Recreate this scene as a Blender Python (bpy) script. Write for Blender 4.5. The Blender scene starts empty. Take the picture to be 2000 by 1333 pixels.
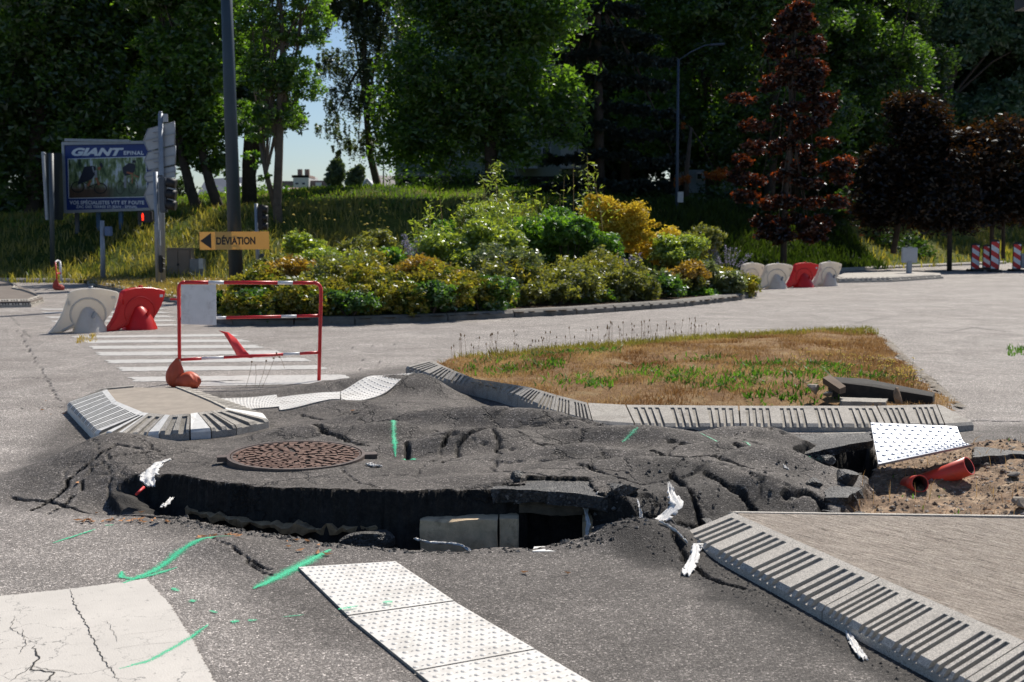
import bpy, bmesh, math, random
import numpy as np
from mathutils import Vector, Matrix
random.seed(7); rng = np.random.default_rng(7)
S = bpy.context.scene; COL = S.collection
# ---------------------------------------------------------------- camera, sky, sun, exposure
CH = 1.6; F = 2500.0; PITCH = math.atan((666.5-445)/F)
cam = bpy.data.cameras.new('camera'); camo = bpy.data.objects.new('camera', cam); COL.objects.link(camo)
cam.sensor_width = 36; cam.lens = 36*F/2000; cam.clip_start = 0.05; cam.clip_end = 3000
camo.location = (0, 0, CH); camo.rotation_euler = (math.pi/2-PITCH, 0, 0)
cam.dof.use_dof = True; cam.dof.focus_distance = 7.6; cam.dof.aperture_fstop = 5.0
S.camera = camo
AZ, EL = math.radians(32), math.radians(47)
w = bpy.data.worlds.new('World'); S.world = w; w.use_nodes = True
nt = w.node_tree; bg = nt.nodes['Background']
sky = nt.nodes.new('ShaderNodeTexSky'); sky.sky_type = 'NISHITA'; sky.sun_disc = False
sky.sun_elevation = EL; sky.sun_rotation = AZ; sky.dust_density = 0.9; sky.ozone_density = 5.0; sky.air_density = 1.0; sky.altitude = 400
nt.links.new(sky.outputs[0], bg.inputs[0]); bg.inputs[1].default_value = 0.076
sl = bpy.data.lights.new('sun', 'SUN'); sl.energy = 4.9; sl.angle = math.radians(.5); sl.color = (1.0, .935, .84)
so = bpy.data.objects.new('sun', sl); COL.objects.link(so)
sd_ = Vector((math.sin(AZ)*math.cos(EL), math.cos(AZ)*math.cos(EL), math.sin(EL)))
so.rotation_euler = sd_.to_track_quat('Z', 'Y').to_euler(); so.location = (10, 10, 30)
S.view_settings.view_transform = 'Standard'; S.view_settings.look = 'None'
S.view_settings.exposure = 0.40; S.view_settings.gamma = 1.0
S.cycles.max_bounces = 6; S.cycles.transparent_max_bounces = 6
try: S.cycles.caustics_reflective = False; S.cycles.caustics_refractive = False
except Exception: pass
# ---------------------------------------------------------------- where a thing stands
cp, sp = math.cos(PITCH), math.sin(PITCH)
def ray(px, py):
    u = (px-1000)/F; v = (666.5-py)/F
    return np.array((u, cp+v*sp, -sp+v*cp))
def W(px, py, z=0.0):
    d = ray(px, py); t = (z-CH)/d[2]
    return np.array((d[0]*t, d[1]*t, z))
def at(px, py, Y):
    d = ray(px, py); t = Y/d[1]
    return np.array((d[0]*t, Y, CH+d[2]*t))
# ---------------------------------------------------------------- object helpers
def tag(o, label=None, cat=None, group=None, kind=None):
    if label: o['label'] = label
    if cat: o['category'] = cat
    if group: o['group'] = group
    if kind: o['kind'] = kind
    return o
def empty(name, loc, rz=0.0):
    o = bpy.data.objects.new(name, None); COL.objects.link(o)
    o.location = [float(c) for c in loc]; o.rotation_euler = (0, 0, rz); o.empty_display_size = .2
    return o
class MB:
    def __init__(s): s.v = []; s.f = []; s.m = []; s.sm = []
    def add(s, vs, fs, mi=0, smooth=False):
        b = len(s.v); s.v += [tuple(float(c) for c in p) for p in vs]
        for f in fs: s.f.append(tuple(i+b for i in f)); s.m.append(mi); s.sm.append(smooth)
        return s
    def box(s, c, d, rz=0, mi=0, rx=0, ry=0, bev=0.0):
        hx, hy, hz = d[0]/2, d[1]/2, d[2]/2
        if bev > 0:
            b = min(bev, hx*.45, hy*.45, hz*.45); vs = []
            bm = bmesh.new(); bmesh.ops.create_cube(bm, size=1)
            for v in bm.verts: v.co = (v.co.x*2*hx, v.co.y*2*hy, v.co.z*2*hz)
            bmesh.ops.bevel(bm, geom=bm.edges[:], offset=b, segments=2, affect='EDGES')
            vs = [v.co.copy() for v in bm.verts]; bm.verts.index_update()
            fs = [[v.index for v in f.verts] for f in bm.faces]; bm.free()
        else:
            vs = [Vector((x, y, z)) for x in (-hx, hx) for y in (-hy, hy) for z in (-hz, hz)]
            fs = [(0,1,3,2),(4,6,7,5),(0,4,5,1),(2,3,7,6),(0,2,6,4),(1,5,7,3)]
        R = Matrix.Rotation(rz,3,'Z') @ Matrix.Rotation(ry,3,'Y') @ Matrix.Rotation(rx,3,'X')
        return s.add([R@v+Vector([float(k) for k in c]) for v in vs], fs, mi)
    def tube(s, pts, rad, n=8, cap=True, mi=0, smooth=True):
        pts = [Vector([float(c) for c in p]) for p in pts]
        if not hasattr(rad, '__len__'): rad = [rad]*len(pts)
        vs = []; fs = []; prev = None
        for i, p in enumerate(pts):
            t = (pts[min(i+1, len(pts)-1)]-pts[max(i-1, 0)])
            t = t.normalized() if t.length > 1e-9 else Vector((0,0,1))
            a = (prev if prev is not None else (Vector((1,0,0)) if abs(t.x) < .9 else Vector((0,1,0))))
            a = (a-t*a.dot(t)); a = a.normalized() if a.length > 1e-6 else t.orthogonal().normalized()
            prev = a; b = t.cross(a)
            for k in range(n):
                an = 2*math.pi*k/n; vs.append(p+(a*math.cos(an)+b*math.sin(an))*rad[i])
        for i in range(len(pts)-1):
            for k in range(n):
                k2 = (k+1) % n; fs.append((i*n+k, i*n+k2, (i+1)*n+k2, (i+1)*n+k))
        b0 = len(s.v); s.add(vs, fs, mi, smooth)
        if cap:
            s.f.append(tuple(b0+k for k in reversed(range(n)))); s.m.append(mi); s.sm.append(False)
            s.f.append(tuple(b0+(len(pts)-1)*n+k for k in range(n))); s.m.append(mi); s.sm.append(False)
        return s
    def prism(s, poly, y0, y1, mi=0, M=None):   # poly in (x,z), extruded along y
        n = len(poly); vs = [Vector((p[0], y0, p[1])) for p in poly]+[Vector((p[0], y1, p[1])) for p in poly]
        if M: vs = [M@v for v in vs]
        fs = [tuple(range(n)), tuple(reversed(range(n, 2*n)))]+[(i, i+n, (i+1) % n+n, (i+1) % n) for i in range(n)]
        return s.add(vs, fs, mi)
    def slab(s, poly, z0, z1, mi=0):            # poly in (x,y)
        n = len(poly); vs = [(p[0], p[1], z0) for p in poly]+[(p[0], p[1], z1) for p in poly]
        fs = [tuple(reversed(range(n))), tuple(range(n, 2*n))]+[(i, (i+1) % n, (i+1) % n+n, i+n) for i in range(n)]
        return s.add(vs, fs, mi)
    def build(s, name, mats, parent=None, fix=True):
        me = bpy.data.meshes.new(name); me.from_pydata(s.v, [], s.f)
        if not isinstance(mats, (list, tuple)): mats = [mats]
        for m in mats: me.materials.append(m)
        me.polygons.foreach_set('material_index', s.m); me.polygons.foreach_set('use_smooth', s.sm)
        if fix:
            bm = bmesh.new(); bm.from_mesh(me); bmesh.ops.recalc_face_normals(bm, faces=bm.faces[:]); bm.to_mesh(me); bm.free()
        me.update(); o = bpy.data.objects.new(name, me); COL.objects.link(o)
        if parent: o.parent = parent
        return o
def np_mesh(name, V, Fq, mat, parent=None, attrs=None, smooth=False, mats=None):
    V = np.asarray(V, dtype=np.float32); Fq = np.asarray(Fq, dtype=np.int32); k = Fq.shape[1]
    me = bpy.data.meshes.new(name); me.vertices.add(len(V)); me.vertices.foreach_set('co', V.ravel())
    me.loops.add(Fq.size); me.loops.foreach_set('vertex_index', Fq.ravel())
    me.polygons.add(len(Fq)); me.polygons.foreach_set('loop_start', np.arange(len(Fq), dtype=np.int32)*k)
    me.update(calc_edges=True)
    me.polygons.foreach_set('use_smooth', np.full(len(Fq), smooth))
    for m in (mats or [mat]): me.materials.append(m)
    for n_, a in (attrs or {}).items():
        at_ = me.attributes.new(n_, 'FLOAT', 'POINT'); at_.data.foreach_set('value', np.asarray(a, dtype=np.float32))
    me.update(); o = bpy.data.objects.new(name, me); COL.objects.link(o)
    if parent: o.parent = parent
    return o
def copy_tree(o, parent=None):
    c = o.copy(); COL.objects.link(c); c.parent = parent
    for ch in list(o.children):
        copy_tree(ch, c)
    return c
# ---------------------------------------------------------------- numpy noise and polygon distance
def vnoise(x, y, seed=0):
    xi = np.floor(x).astype(np.int64); yi = np.floor(y).astype(np.int64); fx = x-xi; fy = y-yi
    def h(a, b):
        n = (a*374761393+b*668265263+seed*1274126177) & 0x7fffffff
        n = (n ^ (n >> 13))*1274126177 & 0x7fffffff
        return ((n ^ (n >> 16)) & 0xffff)/65535.0
    sx = fx*fx*(3-2*fx); sy = fy*fy*(3-2*fy)
    return (h(xi,yi)*(1-sx)+h(xi+1,yi)*sx)*(1-sy)+(h(xi,yi+1)*(1-sx)+h(xi+1,yi+1)*sx)*sy
def fbm(x, y, f, o=3, seed=0):
    r = 0; a = 1; t = 0
    for i in range(o):
        r = r+a*(vnoise(x*f+17.3*i, y*f-9.1*i, seed+i)-.5); t += a; a *= .5; f *= 2.03
    return r/t*2
def poly_sd(x, y, pts):      # >0 inside
    d = np.full(x.shape, 1e9); ins = np.zeros(x.shape, bool); n = len(pts)
    for i in range(n):
        ax, ay = pts[i][0], pts[i][1]; bx, by = pts[(i+1) % n][0], pts[(i+1) % n][1]
        ex, ey = bx-ax, by-ay; L = ex*ex+ey*ey+1e-12
        t = np.clip(((x-ax)*ex+(y-ay)*ey)/L, 0, 1)
        d = np.minimum(d, np.hypot(x-ax-t*ex, y-ay-t*ey))
        c = ((ay > y) != (by > y)) & (x < ex*(y-ay)/(ey if abs(ey) > 1e-9 else 1e-9)+ax)
        ins ^= c
    return np.where(ins, d, -d)
def line_d(x, y, pts):
    d = np.full(x.shape, 1e9)
    for i in range(len(pts)-1):
        ax, ay = pts[i][0], pts[i][1]; bx, by = pts[i+1][0], pts[i+1][1]
        ex, ey = bx-ax, by-ay; L = ex*ex+ey*ey+1e-12
        t = np.clip(((x-ax)*ex+(y-ay)*ey)/L, 0, 1)
        d = np.minimum(d, np.hypot(x-ax-t*ex, y-ay-t*ey))
    return d
def ss(a, b, x):
    t = np.clip((x-a)/(b-a), 0, 1); return t*t*(3-2*t)
# ---------------------------------------------------------------- materials
def new_mat(name):
    m = bpy.data.materials.new(name); m.use_nodes = True
    return m, m.node_tree, m.node_tree.nodes['Principled BSDF']
def N(nt, t, **kw):
    n = nt.nodes.new(t)
    for k, v in kw.items():
        if k in n.inputs.keys() if isinstance(k, str) else False: n.inputs[k].default_value = v
        else: setattr(n, k, v)
    return n
def noise_n(nt, scale, detail=4, rough=.6, vec=None, dist=0):
    n = nt.nodes.new('ShaderNodeTexNoise'); n.inputs['Scale'].default_value = scale
    n.inputs['Detail'].default_value = detail; n.inputs['Roughness'].default_value = rough
    n.inputs['Distortion'].default_value = dist
    if vec is not None: nt.links.new(vec, n.inputs['Vector'])
    return n
def ramp_n(nt, fac, stops):
    r = nt.nodes.new('ShaderNodeValToRGB'); nt.links.new(fac, r.inputs[0]); e = r.color_ramp.elements
    while len(e) < len(stops): e.new(.5)
    for i, (p, c) in enumerate(stops):
        e[i].position = p; e[i].color = (c, c, c, 1) if not hasattr(c, '__len__') else tuple(c)+(1,)
    return r
def mix_n(nt, fac, a, b, mode='MIX'):
    m = nt.nodes.new('ShaderNodeMix'); m.data_type = 'RGBA'; m.blend_type = mode
    for sock, v in ((0, fac), (6, a), (7, b)):
        if hasattr(v, 'is_linked') or isinstance(v, bpy.types.NodeSocket): nt.links.new(v, m.inputs[sock])
        elif hasattr(v, '__len__'): m.inputs[sock].default_value = tuple(v)+(1,) if len(v) == 3 else v
        else: m.inputs[sock].default_value = v
    return m.outputs[2]
def math_n(nt, op, a, b=0.0, clamp=False):
    m = nt.nodes.new('ShaderNodeMath'); m.operation = op; m.use_clamp = clamp
    for i, v in ((0, a), (1, b)):
        if isinstance(v, bpy.types.NodeSocket): nt.links.new(v, m.inputs[i])
        else: m.inputs[i].default_value = v
    return m.outputs[0]
def coord(nt, kind='Object'):
    return nt.nodes.new('ShaderNodeTexCoord').outputs[kind]
def attr_n(nt, name):
    a = nt.nodes.new('ShaderNodeAttribute'); a.attribute_name = name; return a.outputs['Fac']
def bump_n(nt, bs, h, strength=.5, dist=.01, prev=None):
    b = nt.nodes.new('ShaderNodeBump'); b.inputs['Strength'].default_value = strength; b.inputs['Distance'].default_value = dist
    nt.links.new(h, b.inputs['Height'])
    if prev is not None: nt.links.new(prev, b.inputs['Normal'])
    if bs is not None: nt.links.new(b.outputs[0], bs.inputs['Normal'])
    return b.outputs[0]
_mc = {}
def plain(name, col, rough=.5, metal=0.0, var=.15, scale=6.0, bump=.0, dirt=None, spec=.5):
    if name in _mc: return _mc[name]
    m, nt, b = new_mat(name); c = coord(nt)
    n = noise_n(nt, scale, 5, .65, c)
    lo = tuple(k*(1-var) for k in col); hi = tuple(min(1, k*(1+var)) for k in col)
    r = ramp_n(nt, n.outputs[0], [(.3, lo), (.7, hi)]); out = r.outputs[0]
    if dirt:
        n2 = noise_n(nt, scale*.6, 6, .75, c, .5); r2 = ramp_n(nt, n2.outputs[0], [(.52, 0), (.72, 1)])
        out = mix_n(nt, math_n(nt, 'MULTIPLY', r2.outputs[0], dirt[1]), out, dirt[0])
    nt.links.new(out, b.inputs['Base Color']); b.inputs['Roughness'].default_value = rough
    b.inputs['Metallic'].default_value = metal; b.inputs['Specular IOR Level'].default_value = spec
    if bump: bump_n(nt, b, noise_n(nt, scale*12, 4, .7, c).outputs[0], bump, .004)
    _mc[name] = m; return m
def leaf_mat(name, lo, hi, trans=.45, gloss=.08, rough=.4, tcol=None):
    m, nt, b = new_mat(name); nt.nodes.remove(b); out = nt.nodes['Material Output']
    a = attr_n(nt, 'v'); r = ramp_n(nt, a, [(0, lo), (1, hi)])
    d = nt.nodes.new('ShaderNodeBsdfDiffuse'); t = nt.nodes.new('ShaderNodeBsdfTranslucent'); g = nt.nodes.new('ShaderNodeBsdfGlossy')
    g.inputs['Roughness'].default_value = rough; g.inputs['Color'].default_value = (.9, .95, 1, 1)
    tc = mix_n(nt, 1.0, r.outputs[0], tcol or (1.9, 1.9, .7), 'MULTIPLY')
    nt.links.new(r.outputs[0], d.inputs[0]); nt.links.new(tc, t.inputs[0])
    m1 = nt.nodes.new('ShaderNodeMixShader'); m1.inputs[0].default_value = trans
    nt.links.new(d.outputs[0], m1.inputs[1]); nt.links.new(t.outputs[0], m1.inputs[2])
    m2 = nt.nodes.new('ShaderNodeMixShader'); m2.inputs[0].default_value = gloss
    nt.links.new(m1.outputs[0], m2.inputs[1]); nt.links.new(g.outputs[0], m2.inputs[2])
    nt.links.new(m2.outputs[0], out.inputs[0]); return m
# ================================================================ the ground
# front line of the heave (x -> y) and how wide the slope there is
FX = [-9, -4.2, -2.95, -2.5, -2.2, -1.9, -1.5, -1.3, -.9, .3, .6, .9, 1.3, 2.0, 9]
FY = [7.6, 7.55, 7.42, 7.30, 7.36, 7.22, 6.9, 6.8, 6.62, 6.6, 6.6, 6.72, 7.0, 7.0, 7.0]
WX = [-9, -2.9, -2.5, -2.2, -1.9, .5, .8, 1.2, 2, 9]; WY = [.5, .75, .6, .15, .06, .06, .30, .35, .3, .3]
_q = random.Random(17); CELLS = []
for _i in range(18):
    for _j in range(13): CELLS.append((-3.8+_i*.45+_q.uniform(-.2,.2), 6.7+_j*.42+_q.uniform(-.18,.18), _q.uniform(-.013,.016), _q.uniform(-.05,.05), _q.uniform(-.06,.06)))
KROW = [W(a, b, .03)[:2] for a, b in [(800,722),(873,746),(966,764),(1081,808),(1157,829),(1446,836),(1846,837),(1905,834)]]
ISLP = [W(a, b, .03)[:2] for a, b in [(262,760),(190,765),(125,800),(184,855),(330,860),(420,852),(530,832),(522,808),(430,777),(372,757)]]
HEAVE = [W(-40,985)[:2], W(60,860)[:2], W(120,800)[:2], W(300,772)[:2], W(430,765)[:2], W(640,742)[:2], W(770,722)[:2], W(860,735)[:2], W(1000,765)[:2],
         W(1110,812)[:2], W(1300,838)[:2], W(1560,842)[:2], W(1650,870)[:2], W(1760,950)[:2], W(1720,1010)[:2], (1.6, 6.3), (.9, 5.6), (-1, 5.6), (-3, 6.3)]
PIT = [(-2.26,7.62), (-2.05,7.60), (-1.95,7.42), (-1.62,7.12), (-1.30,6.98), (-1.0,6.86), (-.6,6.87), (-.2,6.92), (.02,6.96), (.10,7.12), (.44,7.12), (.46,6.86), (.60,6.74), (.78,6.66),
       (.60,6.50), (.42,6.36), (.2,6.30), (0,6.28), (-.35,6.22), (-.66,6.29), (-.95,6.40), (-1.25,6.60), (-1.5,6.74), (-1.8,6.98), (-2.08,7.12), (-2.3,7.3), (-2.42,7.5)]
SOIL = [W(1700,905)[:2], W(1730,886)[:2], W(1830,878)[:2], W(1960,880)[:2], W(2080,900)[:2], W(2300,960)[:2], (4.6, 6.2), (1.9, 6.2), (1.75, 6.9), W(1690,950)[:2]]
VOID = [W(1545,905)[:2], W(1600,878)[:2], W(1700,856)[:2], W(1722,925)[:2], W(1640,930)[:2]]
# hummocks: (px, py, z, height, half width x, half width y, turn)
HUM = [(600,792,.06,.05,.8,.16,.05), (700,762,.05,.07,.7,.18,-.1), (850,757,.06,.08,.45,.22,.1), (720,815,.10,.06,.9,.16,-.08),
       (930,830,.10,.09,.6,.16,-.25), (1080,842,.08,.05,.45,.14,-.3), (905,878,.15,.065,.40,.15,.08), (1010,872,.14,.03,.3,.14,.3), (1240,876,.11,.08,.6,.13,.0), (1450,868,.08,.06,.5,.13,.05), (1150,905,.14,.06,.5,.10,.05),
       (1300,930,.13,.07,.5,.12,-.1), (1500,925,.09,.06,.4,.12,.1), (1400,905,.1,.05,.35,.1,.2), (60,930,.05,.04,.5,.3,.3), (240,890,.10,.05,.40,.3,.2), (650,850,.12,.04,.7,.12,-.12),
       (800,893,.14,-.03,.35,.14,.0), (1110,885,.1,-.03,.3,.12,-.05), (1200,1055,.0,.05,.3,.2,0), (430,1078,0,.05,.28,.18,.2), (1290,1065,0,.06,.25,.2,0), (980,945,.16,.02,.5,.10,0),
       (1000,795,.02,-.07,.5,.25,-.5), (1085,815,.0,-.06,.3,.2,-.4), (250,980,.0,-.06,.25,.18,.2), (760,860,.1,.04,.3,.13,.2), (560,845,.1,.03,.4,.14,.1), (1620,900,.05,-.04,.3,.2,0)]
HUM = [(W(a,b,c)[0], W(a,b,c)[1], h, sx, sy, r) for a, b, c, h, sx, sy, r in HUM]
def pxl(pts, z=.0): return [tuple(W(a, b, z)[:2]) for a, b in pts]
CRACKS = [  # centre line, width, depth
 (pxl([(20,975),(80,980),(150,990),(250,1003),(330,1012)]), .035, .07),
 (pxl([(60,962),(150,925),(230,905),(310,905)], .1), .022, .05), (pxl([(90,975),(180,930),(290,915)], .08), .014, .04),
 (pxl([(150,885),(190,868)], .1), .02, .04), (pxl([(610,840),(660,850),(725,870)], .15), .02, .05), (pxl([(790,880),(800,905)], .15), .02, .05),
 (pxl([(865,905),(900,880),(960,868),(985,895)], .17), .016, .03), (pxl([(900,835),(925,850),(905,862),(870,880)], .17), .018, .04),
 (pxl([(1050,882),(1100,872),(1150,880)], .15), .02, .035), (pxl([(1300,880),(1400,890),(1480,895),(1560,905)], .12), .018, .04),
 (pxl([(1310,945),(1370,975),(1430,990)], .12), .02, .045), (pxl([(1140,985),(1230,1000),(1330,990),(1400,985)], .1), .034, .09),
 (pxl([(1430,905),(1540,915),(1590,905)], .1), .02, .05), (pxl([(1130,925),(1200,940),(1260,950)], .15), .018, .04), (pxl([(1530,965),(1580,960),(1640,985),(1690,990)], .08), .032, .06),
 (pxl([(690,782),(735,785),(760,800)], .15), .02, .04), (pxl([(1295,1055),(1340,1100),(1390,1135),(1450,1155)]), .018, .035),
 (pxl([(410,1060),(480,1085),(530,1115)], .03), .008, .02), (pxl([(500,1100),(530,1115)]), .012, .03), (pxl([(0,800),(60,798),(130,795)]), .02, .03),
 (pxl([(30,640),(60,690),(90,740),(115,785)]), .02, .01), (pxl([(590,785),(640,800),(700,812)], .12), .016, .03),
 (pxl([(700,850),(760,842),(850,850),(880,860)], .13), .012, .03), (pxl([(1000,845),(1060,850),(1120,862),(1180,858)], .12), .014, .03), (pxl([(1200,865),(1260,858),(1330,866),(1400,862)], .1), .014, .035), (pxl([(560,815),(600,826),(690,832),(740,845)], .1), .010, .025), (pxl([(860,800),(930,812),(990,822)], .1), .012, .03), (pxl([(1250,900),(1300,912),(1380,915),(1440,930),(1520,935)], .13), .016, .04), (pxl([(1380,950),(1450,960),(1530,985)], .1), .02, .05), (pxl([(980,950),(1040,940),(1100,955),(1160,960)], .18), .014, .03), (pxl([(110,870),(170,895),(210,930),(230,985)], .08), .010, .025), (pxl([(260,880),(300,890),(330,902)], .14), .012, .03),
 (pxl([(640,683),(760,674),(900,664),(1010,655)]), .02, .008), (pxl([(680,700),(730,706),(765,712)]), .02, .012), (pxl([(700,722),(780,712)]), .012, .01), (pxl([(1860,822),(1930,824),(2040,826)]), .025, .012), (pxl([(0,740),(60,738),(100,742)]), .012, .01),
 (pxl([(640,900),(700,935),(760,950)], .18), .006, .015), (pxl([(980,920),(1060,935),(1100,950)], .18), .012, .03)]
LUMP = [W(1150,990)[:2], W(1330,965)[:2], W(1440,985)[:2], W(1600,1000)[:2], (1.75,6.65), (1.1,6.75), (.85,6.5), (.6,6.6)]
def bankH(x, y):
    toe = np.interp(x, [-60, -22, -15, -8, 0, 8, 16, 30, 80], [44, 40, 38, 36, 38, 44, 52, 66, 100])
    t = (y-toe)
    hb = np.interp(x, [-60, -20, -13, -8, 0, 10, 22, 40], [2.2, 2.4, 2.9, 3.1, 3.25, 3.2, 2.5, 2.2])
    a = ss(0, 9, t)*.72+ss(9, 13, t)*.02+ss(13, 19, t)*.26
    return .10*ss(-.3, .4, t)+hb*a+fbm(x, y, .35, 3, 5)*.22*ss(0, 5, t), t
def Hfun(x, y, full=False):
    x = np.asarray(x, float); y = np.asarray(y, float)
    wx = x+fbm(x, y, 3.1, 3, 11)*.035; wy = y+fbm(x, y, 3.3, 3, 21)*.035
    sdq = poly_sd(wx, wy, HEAVE); q = ss(0, .75, sdq)
    fl = np.interp(wx, FX, FY); fw = np.interp(wx, WX, WY)
    fr = ss(0, 1, (wy-fl)/fw)
    z = q*fr*(np.interp(y, [6.5, 8.2, 9.3, 10.5, 13], [.178, .168, .095, .05, .035])+.008*fbm(x, y, .9, 2, 3))
    hv = np.clip(q*1.3, 0, 1)*fr
    for cx, cy, h, sx, sy, r in HUM:
        dx, dy = x-cx, y-cy; a = dx*math.cos(r)+dy*math.sin(r); b = -dx*math.sin(r)+dy*math.cos(r)
        z = z+h*(1.75 if cy > 7.6 else 1.3)*np.exp(-(a/sx)**2-(b/(sy*1.2))**2)
    rough_zone = hv*np.clip(1-np.exp(-((x+.95)/.75)**2-((y-7.75)/.6)**2)*1.2, 0, 1)
    z = z+rough_zone*(fbm(x, y*1.7, .9, 3, 31)*.042+np.abs(fbm(x, y*1.5, 1.9, 4, 41))*.05*ss(-.2, .5, fbm(x, y, .6, 2, 77))-.012+fbm(x, y, 7, 3, 33)*.008)
    # sunken tread in front of the pit
    z = z+fbm(x, y, .5, 2, 51)*.008
    # the sheet is snapped into plates: each one a little off its neighbours
    fxm = x+fbm(x, y, 4, 3, 141)*.07; fym = y+fbm(x, y, 4, 3, 142)*.07; d1 = np.full(x.shape, 9.); d2 = np.full(x.shape, 9.); of = np.zeros_like(x)
    for (qx, qy, qo, qa, qb) in CELLS:
        d = np.hypot(fxm-qx, (fym-qy)*1.25); nw = d < d1; d2 = np.where(nw, d1, np.minimum(d2, d)); of = np.where(nw, qo+(x-qx)*qa+(y-qy)*qb, of); d1 = np.where(nw, d, d1)
    pm = hv*ss(-.05, .25, fbm(x, y, .75, 2, 151)+.25*ss(.1, 1.2, x)+.25*ss(-1.9, -2.6, x))*(1-np.exp(-((x+1.15)/.62)**2-((y-7.8)/.5)**2)); gap = 1-ss(.0, .022, d2-d1)
    z = z+pm*(of*.7-gap*.016); pcrk = gap*pm
    isd = poly_sd(x, y, ISLP); z = z*(1-.88*ss(-.85, -.15, isd))
    kd = line_d(x, y, KROW); fz = ss(.10, .62, kd); z = z*fz-(1-fz)*np.interp(x, [-1.3, .2, 1.0], [.03, .05, -.005])*q
    crk = pcrk*.9
    cx_ = x+fbm(x, y, 9, 3, 61)*.035; cy_ = y+fbm(x, y, 9, 3, 62)*.045
    for pts, wd, dp in CRACKS:
        if pts[0][0] < -1.8: wd, dp = wd*.55, dp*.6
        d = line_d(cx_, cy_, pts); k = 1-ss(0, wd, d); z = z-dp*k; crk = np.maximum(crk, 1-ss(0, wd*1.1, d))
    lump = ss(-.05, .12, poly_sd(wx, wy, LUMP))
    z = z+lump*(fbm(x, y, 1.8, 3, 71)*.05-.005)
    px_ = x+fbm(x, y, 7, 4, 81)*.05+fbm(x, y, 22, 3, 83)*.02; py_ = y+fbm(x, y, 7, 4, 82)*.045+fbm(x, y, 22, 3, 84)*.03
    sp_ = poly_sd(px_, py_, PIT); pit = ss(0, .035, sp_)
    bottom = np.interp(x, [-2.4, -2.1, -1.6, 1], [.03, -.07, -.33, -.33])+fbm(x, y, 4, 3, 91)*.09
    z = z*(1-pit)+bottom*pit
    sv = poly_sd(px_, py_, VOID); void = ss(0, .05, sv); z = z*(1-void)+(-.22)*void
    s2 = poly_sd(px_, py_, SOIL); soil = ss(-.02, .05, s2); z = z*(1-soil)+(-.09+np.clip(x-2.35, 0, 2)*.13+fbm(x, y, 2.2, 4, 101)*.07+np.abs(fbm(x, y, 14, 3, 102))*.02)*soil
    if full: return z, hv, crk, np.maximum(pit, void), soil, lump
    return z
def Hz(x, y): return float(Hfun(np.array([x]), np.array([y]))[0])
ys = [-25, -12, -4, 0, 2, 3, 3.8]
y = 4.2
while y < 14: ys.append(y); y *= 1.0028
while y < 50: ys.append(y); y *= 1.014
while y < 1500: ys.append(y); y *= 1.12
ys = np.array(ys)
us = np.concatenate([[-3,-2,-1.3,-.9,-.7,-.58,-.5], np.linspace(-.45, .45, 470), [.5,.58,.7,.9,1.3,2,3]])
YY, UU = np.meshgrid(ys, us, indexing='ij'); XX = UU*np.maximum(YY, 6.0)
near = (YY < 20)
Zg = np.zeros_like(XX); hv = np.zeros_like(XX); ck = np.zeros_like(XX); pt = np.zeros_like(XX); sl_ = np.zeros_like(XX); lu = np.zeros_like(XX)
r_ = Hfun(XX[near], YY[near], True)
for A, B in zip((Zg, hv, ck, pt, sl_, lu), r_): A[near] = B
Zg[YY >= 20] = fbm(XX[YY >= 20], YY[YY >= 20], .2, 2, 55)*.01
nr, nc = XX.shape
idx = np.arange(nr*nc).reshape(nr, nc)
FG = np.stack([idx[:-1,:-1], idx[:-1,1:], idx[1:,1:], idx[1:,:-1]], -1).reshape(-1, 4)
# how dark and fresh the asphalt is: new patch round the heave and along the right-hand kerb, old and pale elsewhere
NEWP = [W(-60,990)[:2], W(130,790)[:2], W(640,735)[:2], W(790,715)[:2], W(1100,820)[:2], W(1560,850)[:2], W(1930,830)[:2], W(2300,830)[:2], (4.5,6), (3,3), (1.1,3), (.4,3.6), (-.35,4.4), W(520,1200)[:2], W(360,1090)[:2], W(200,1010)[:2]]
new = ss(-.15, .25, poly_sd(XX, YY, NEWP)+fbm(XX, YY, 1.2, 3, 7)*.2)
BAND = [W(a,b)[:2] for a, b in [(1150,1060),(1240,1045),(1335,1048),(1880,1340),(1730,1345),(1560,1265),(1400,1180),(1290,1120),(1180,1090)]]
bnd = (ss(-.06, .12, poly_sd(XX, YY, BAND)+fbm(XX, YY, 5, 4, 19)*.12))
attrs = dict(band=bnd.ravel(), heave=hv.ravel(), crk=ck.ravel(), pit=pt.ravel(), soil=sl_.ravel(), fresh=new.ravel(), lump=lu.ravel())
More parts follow.
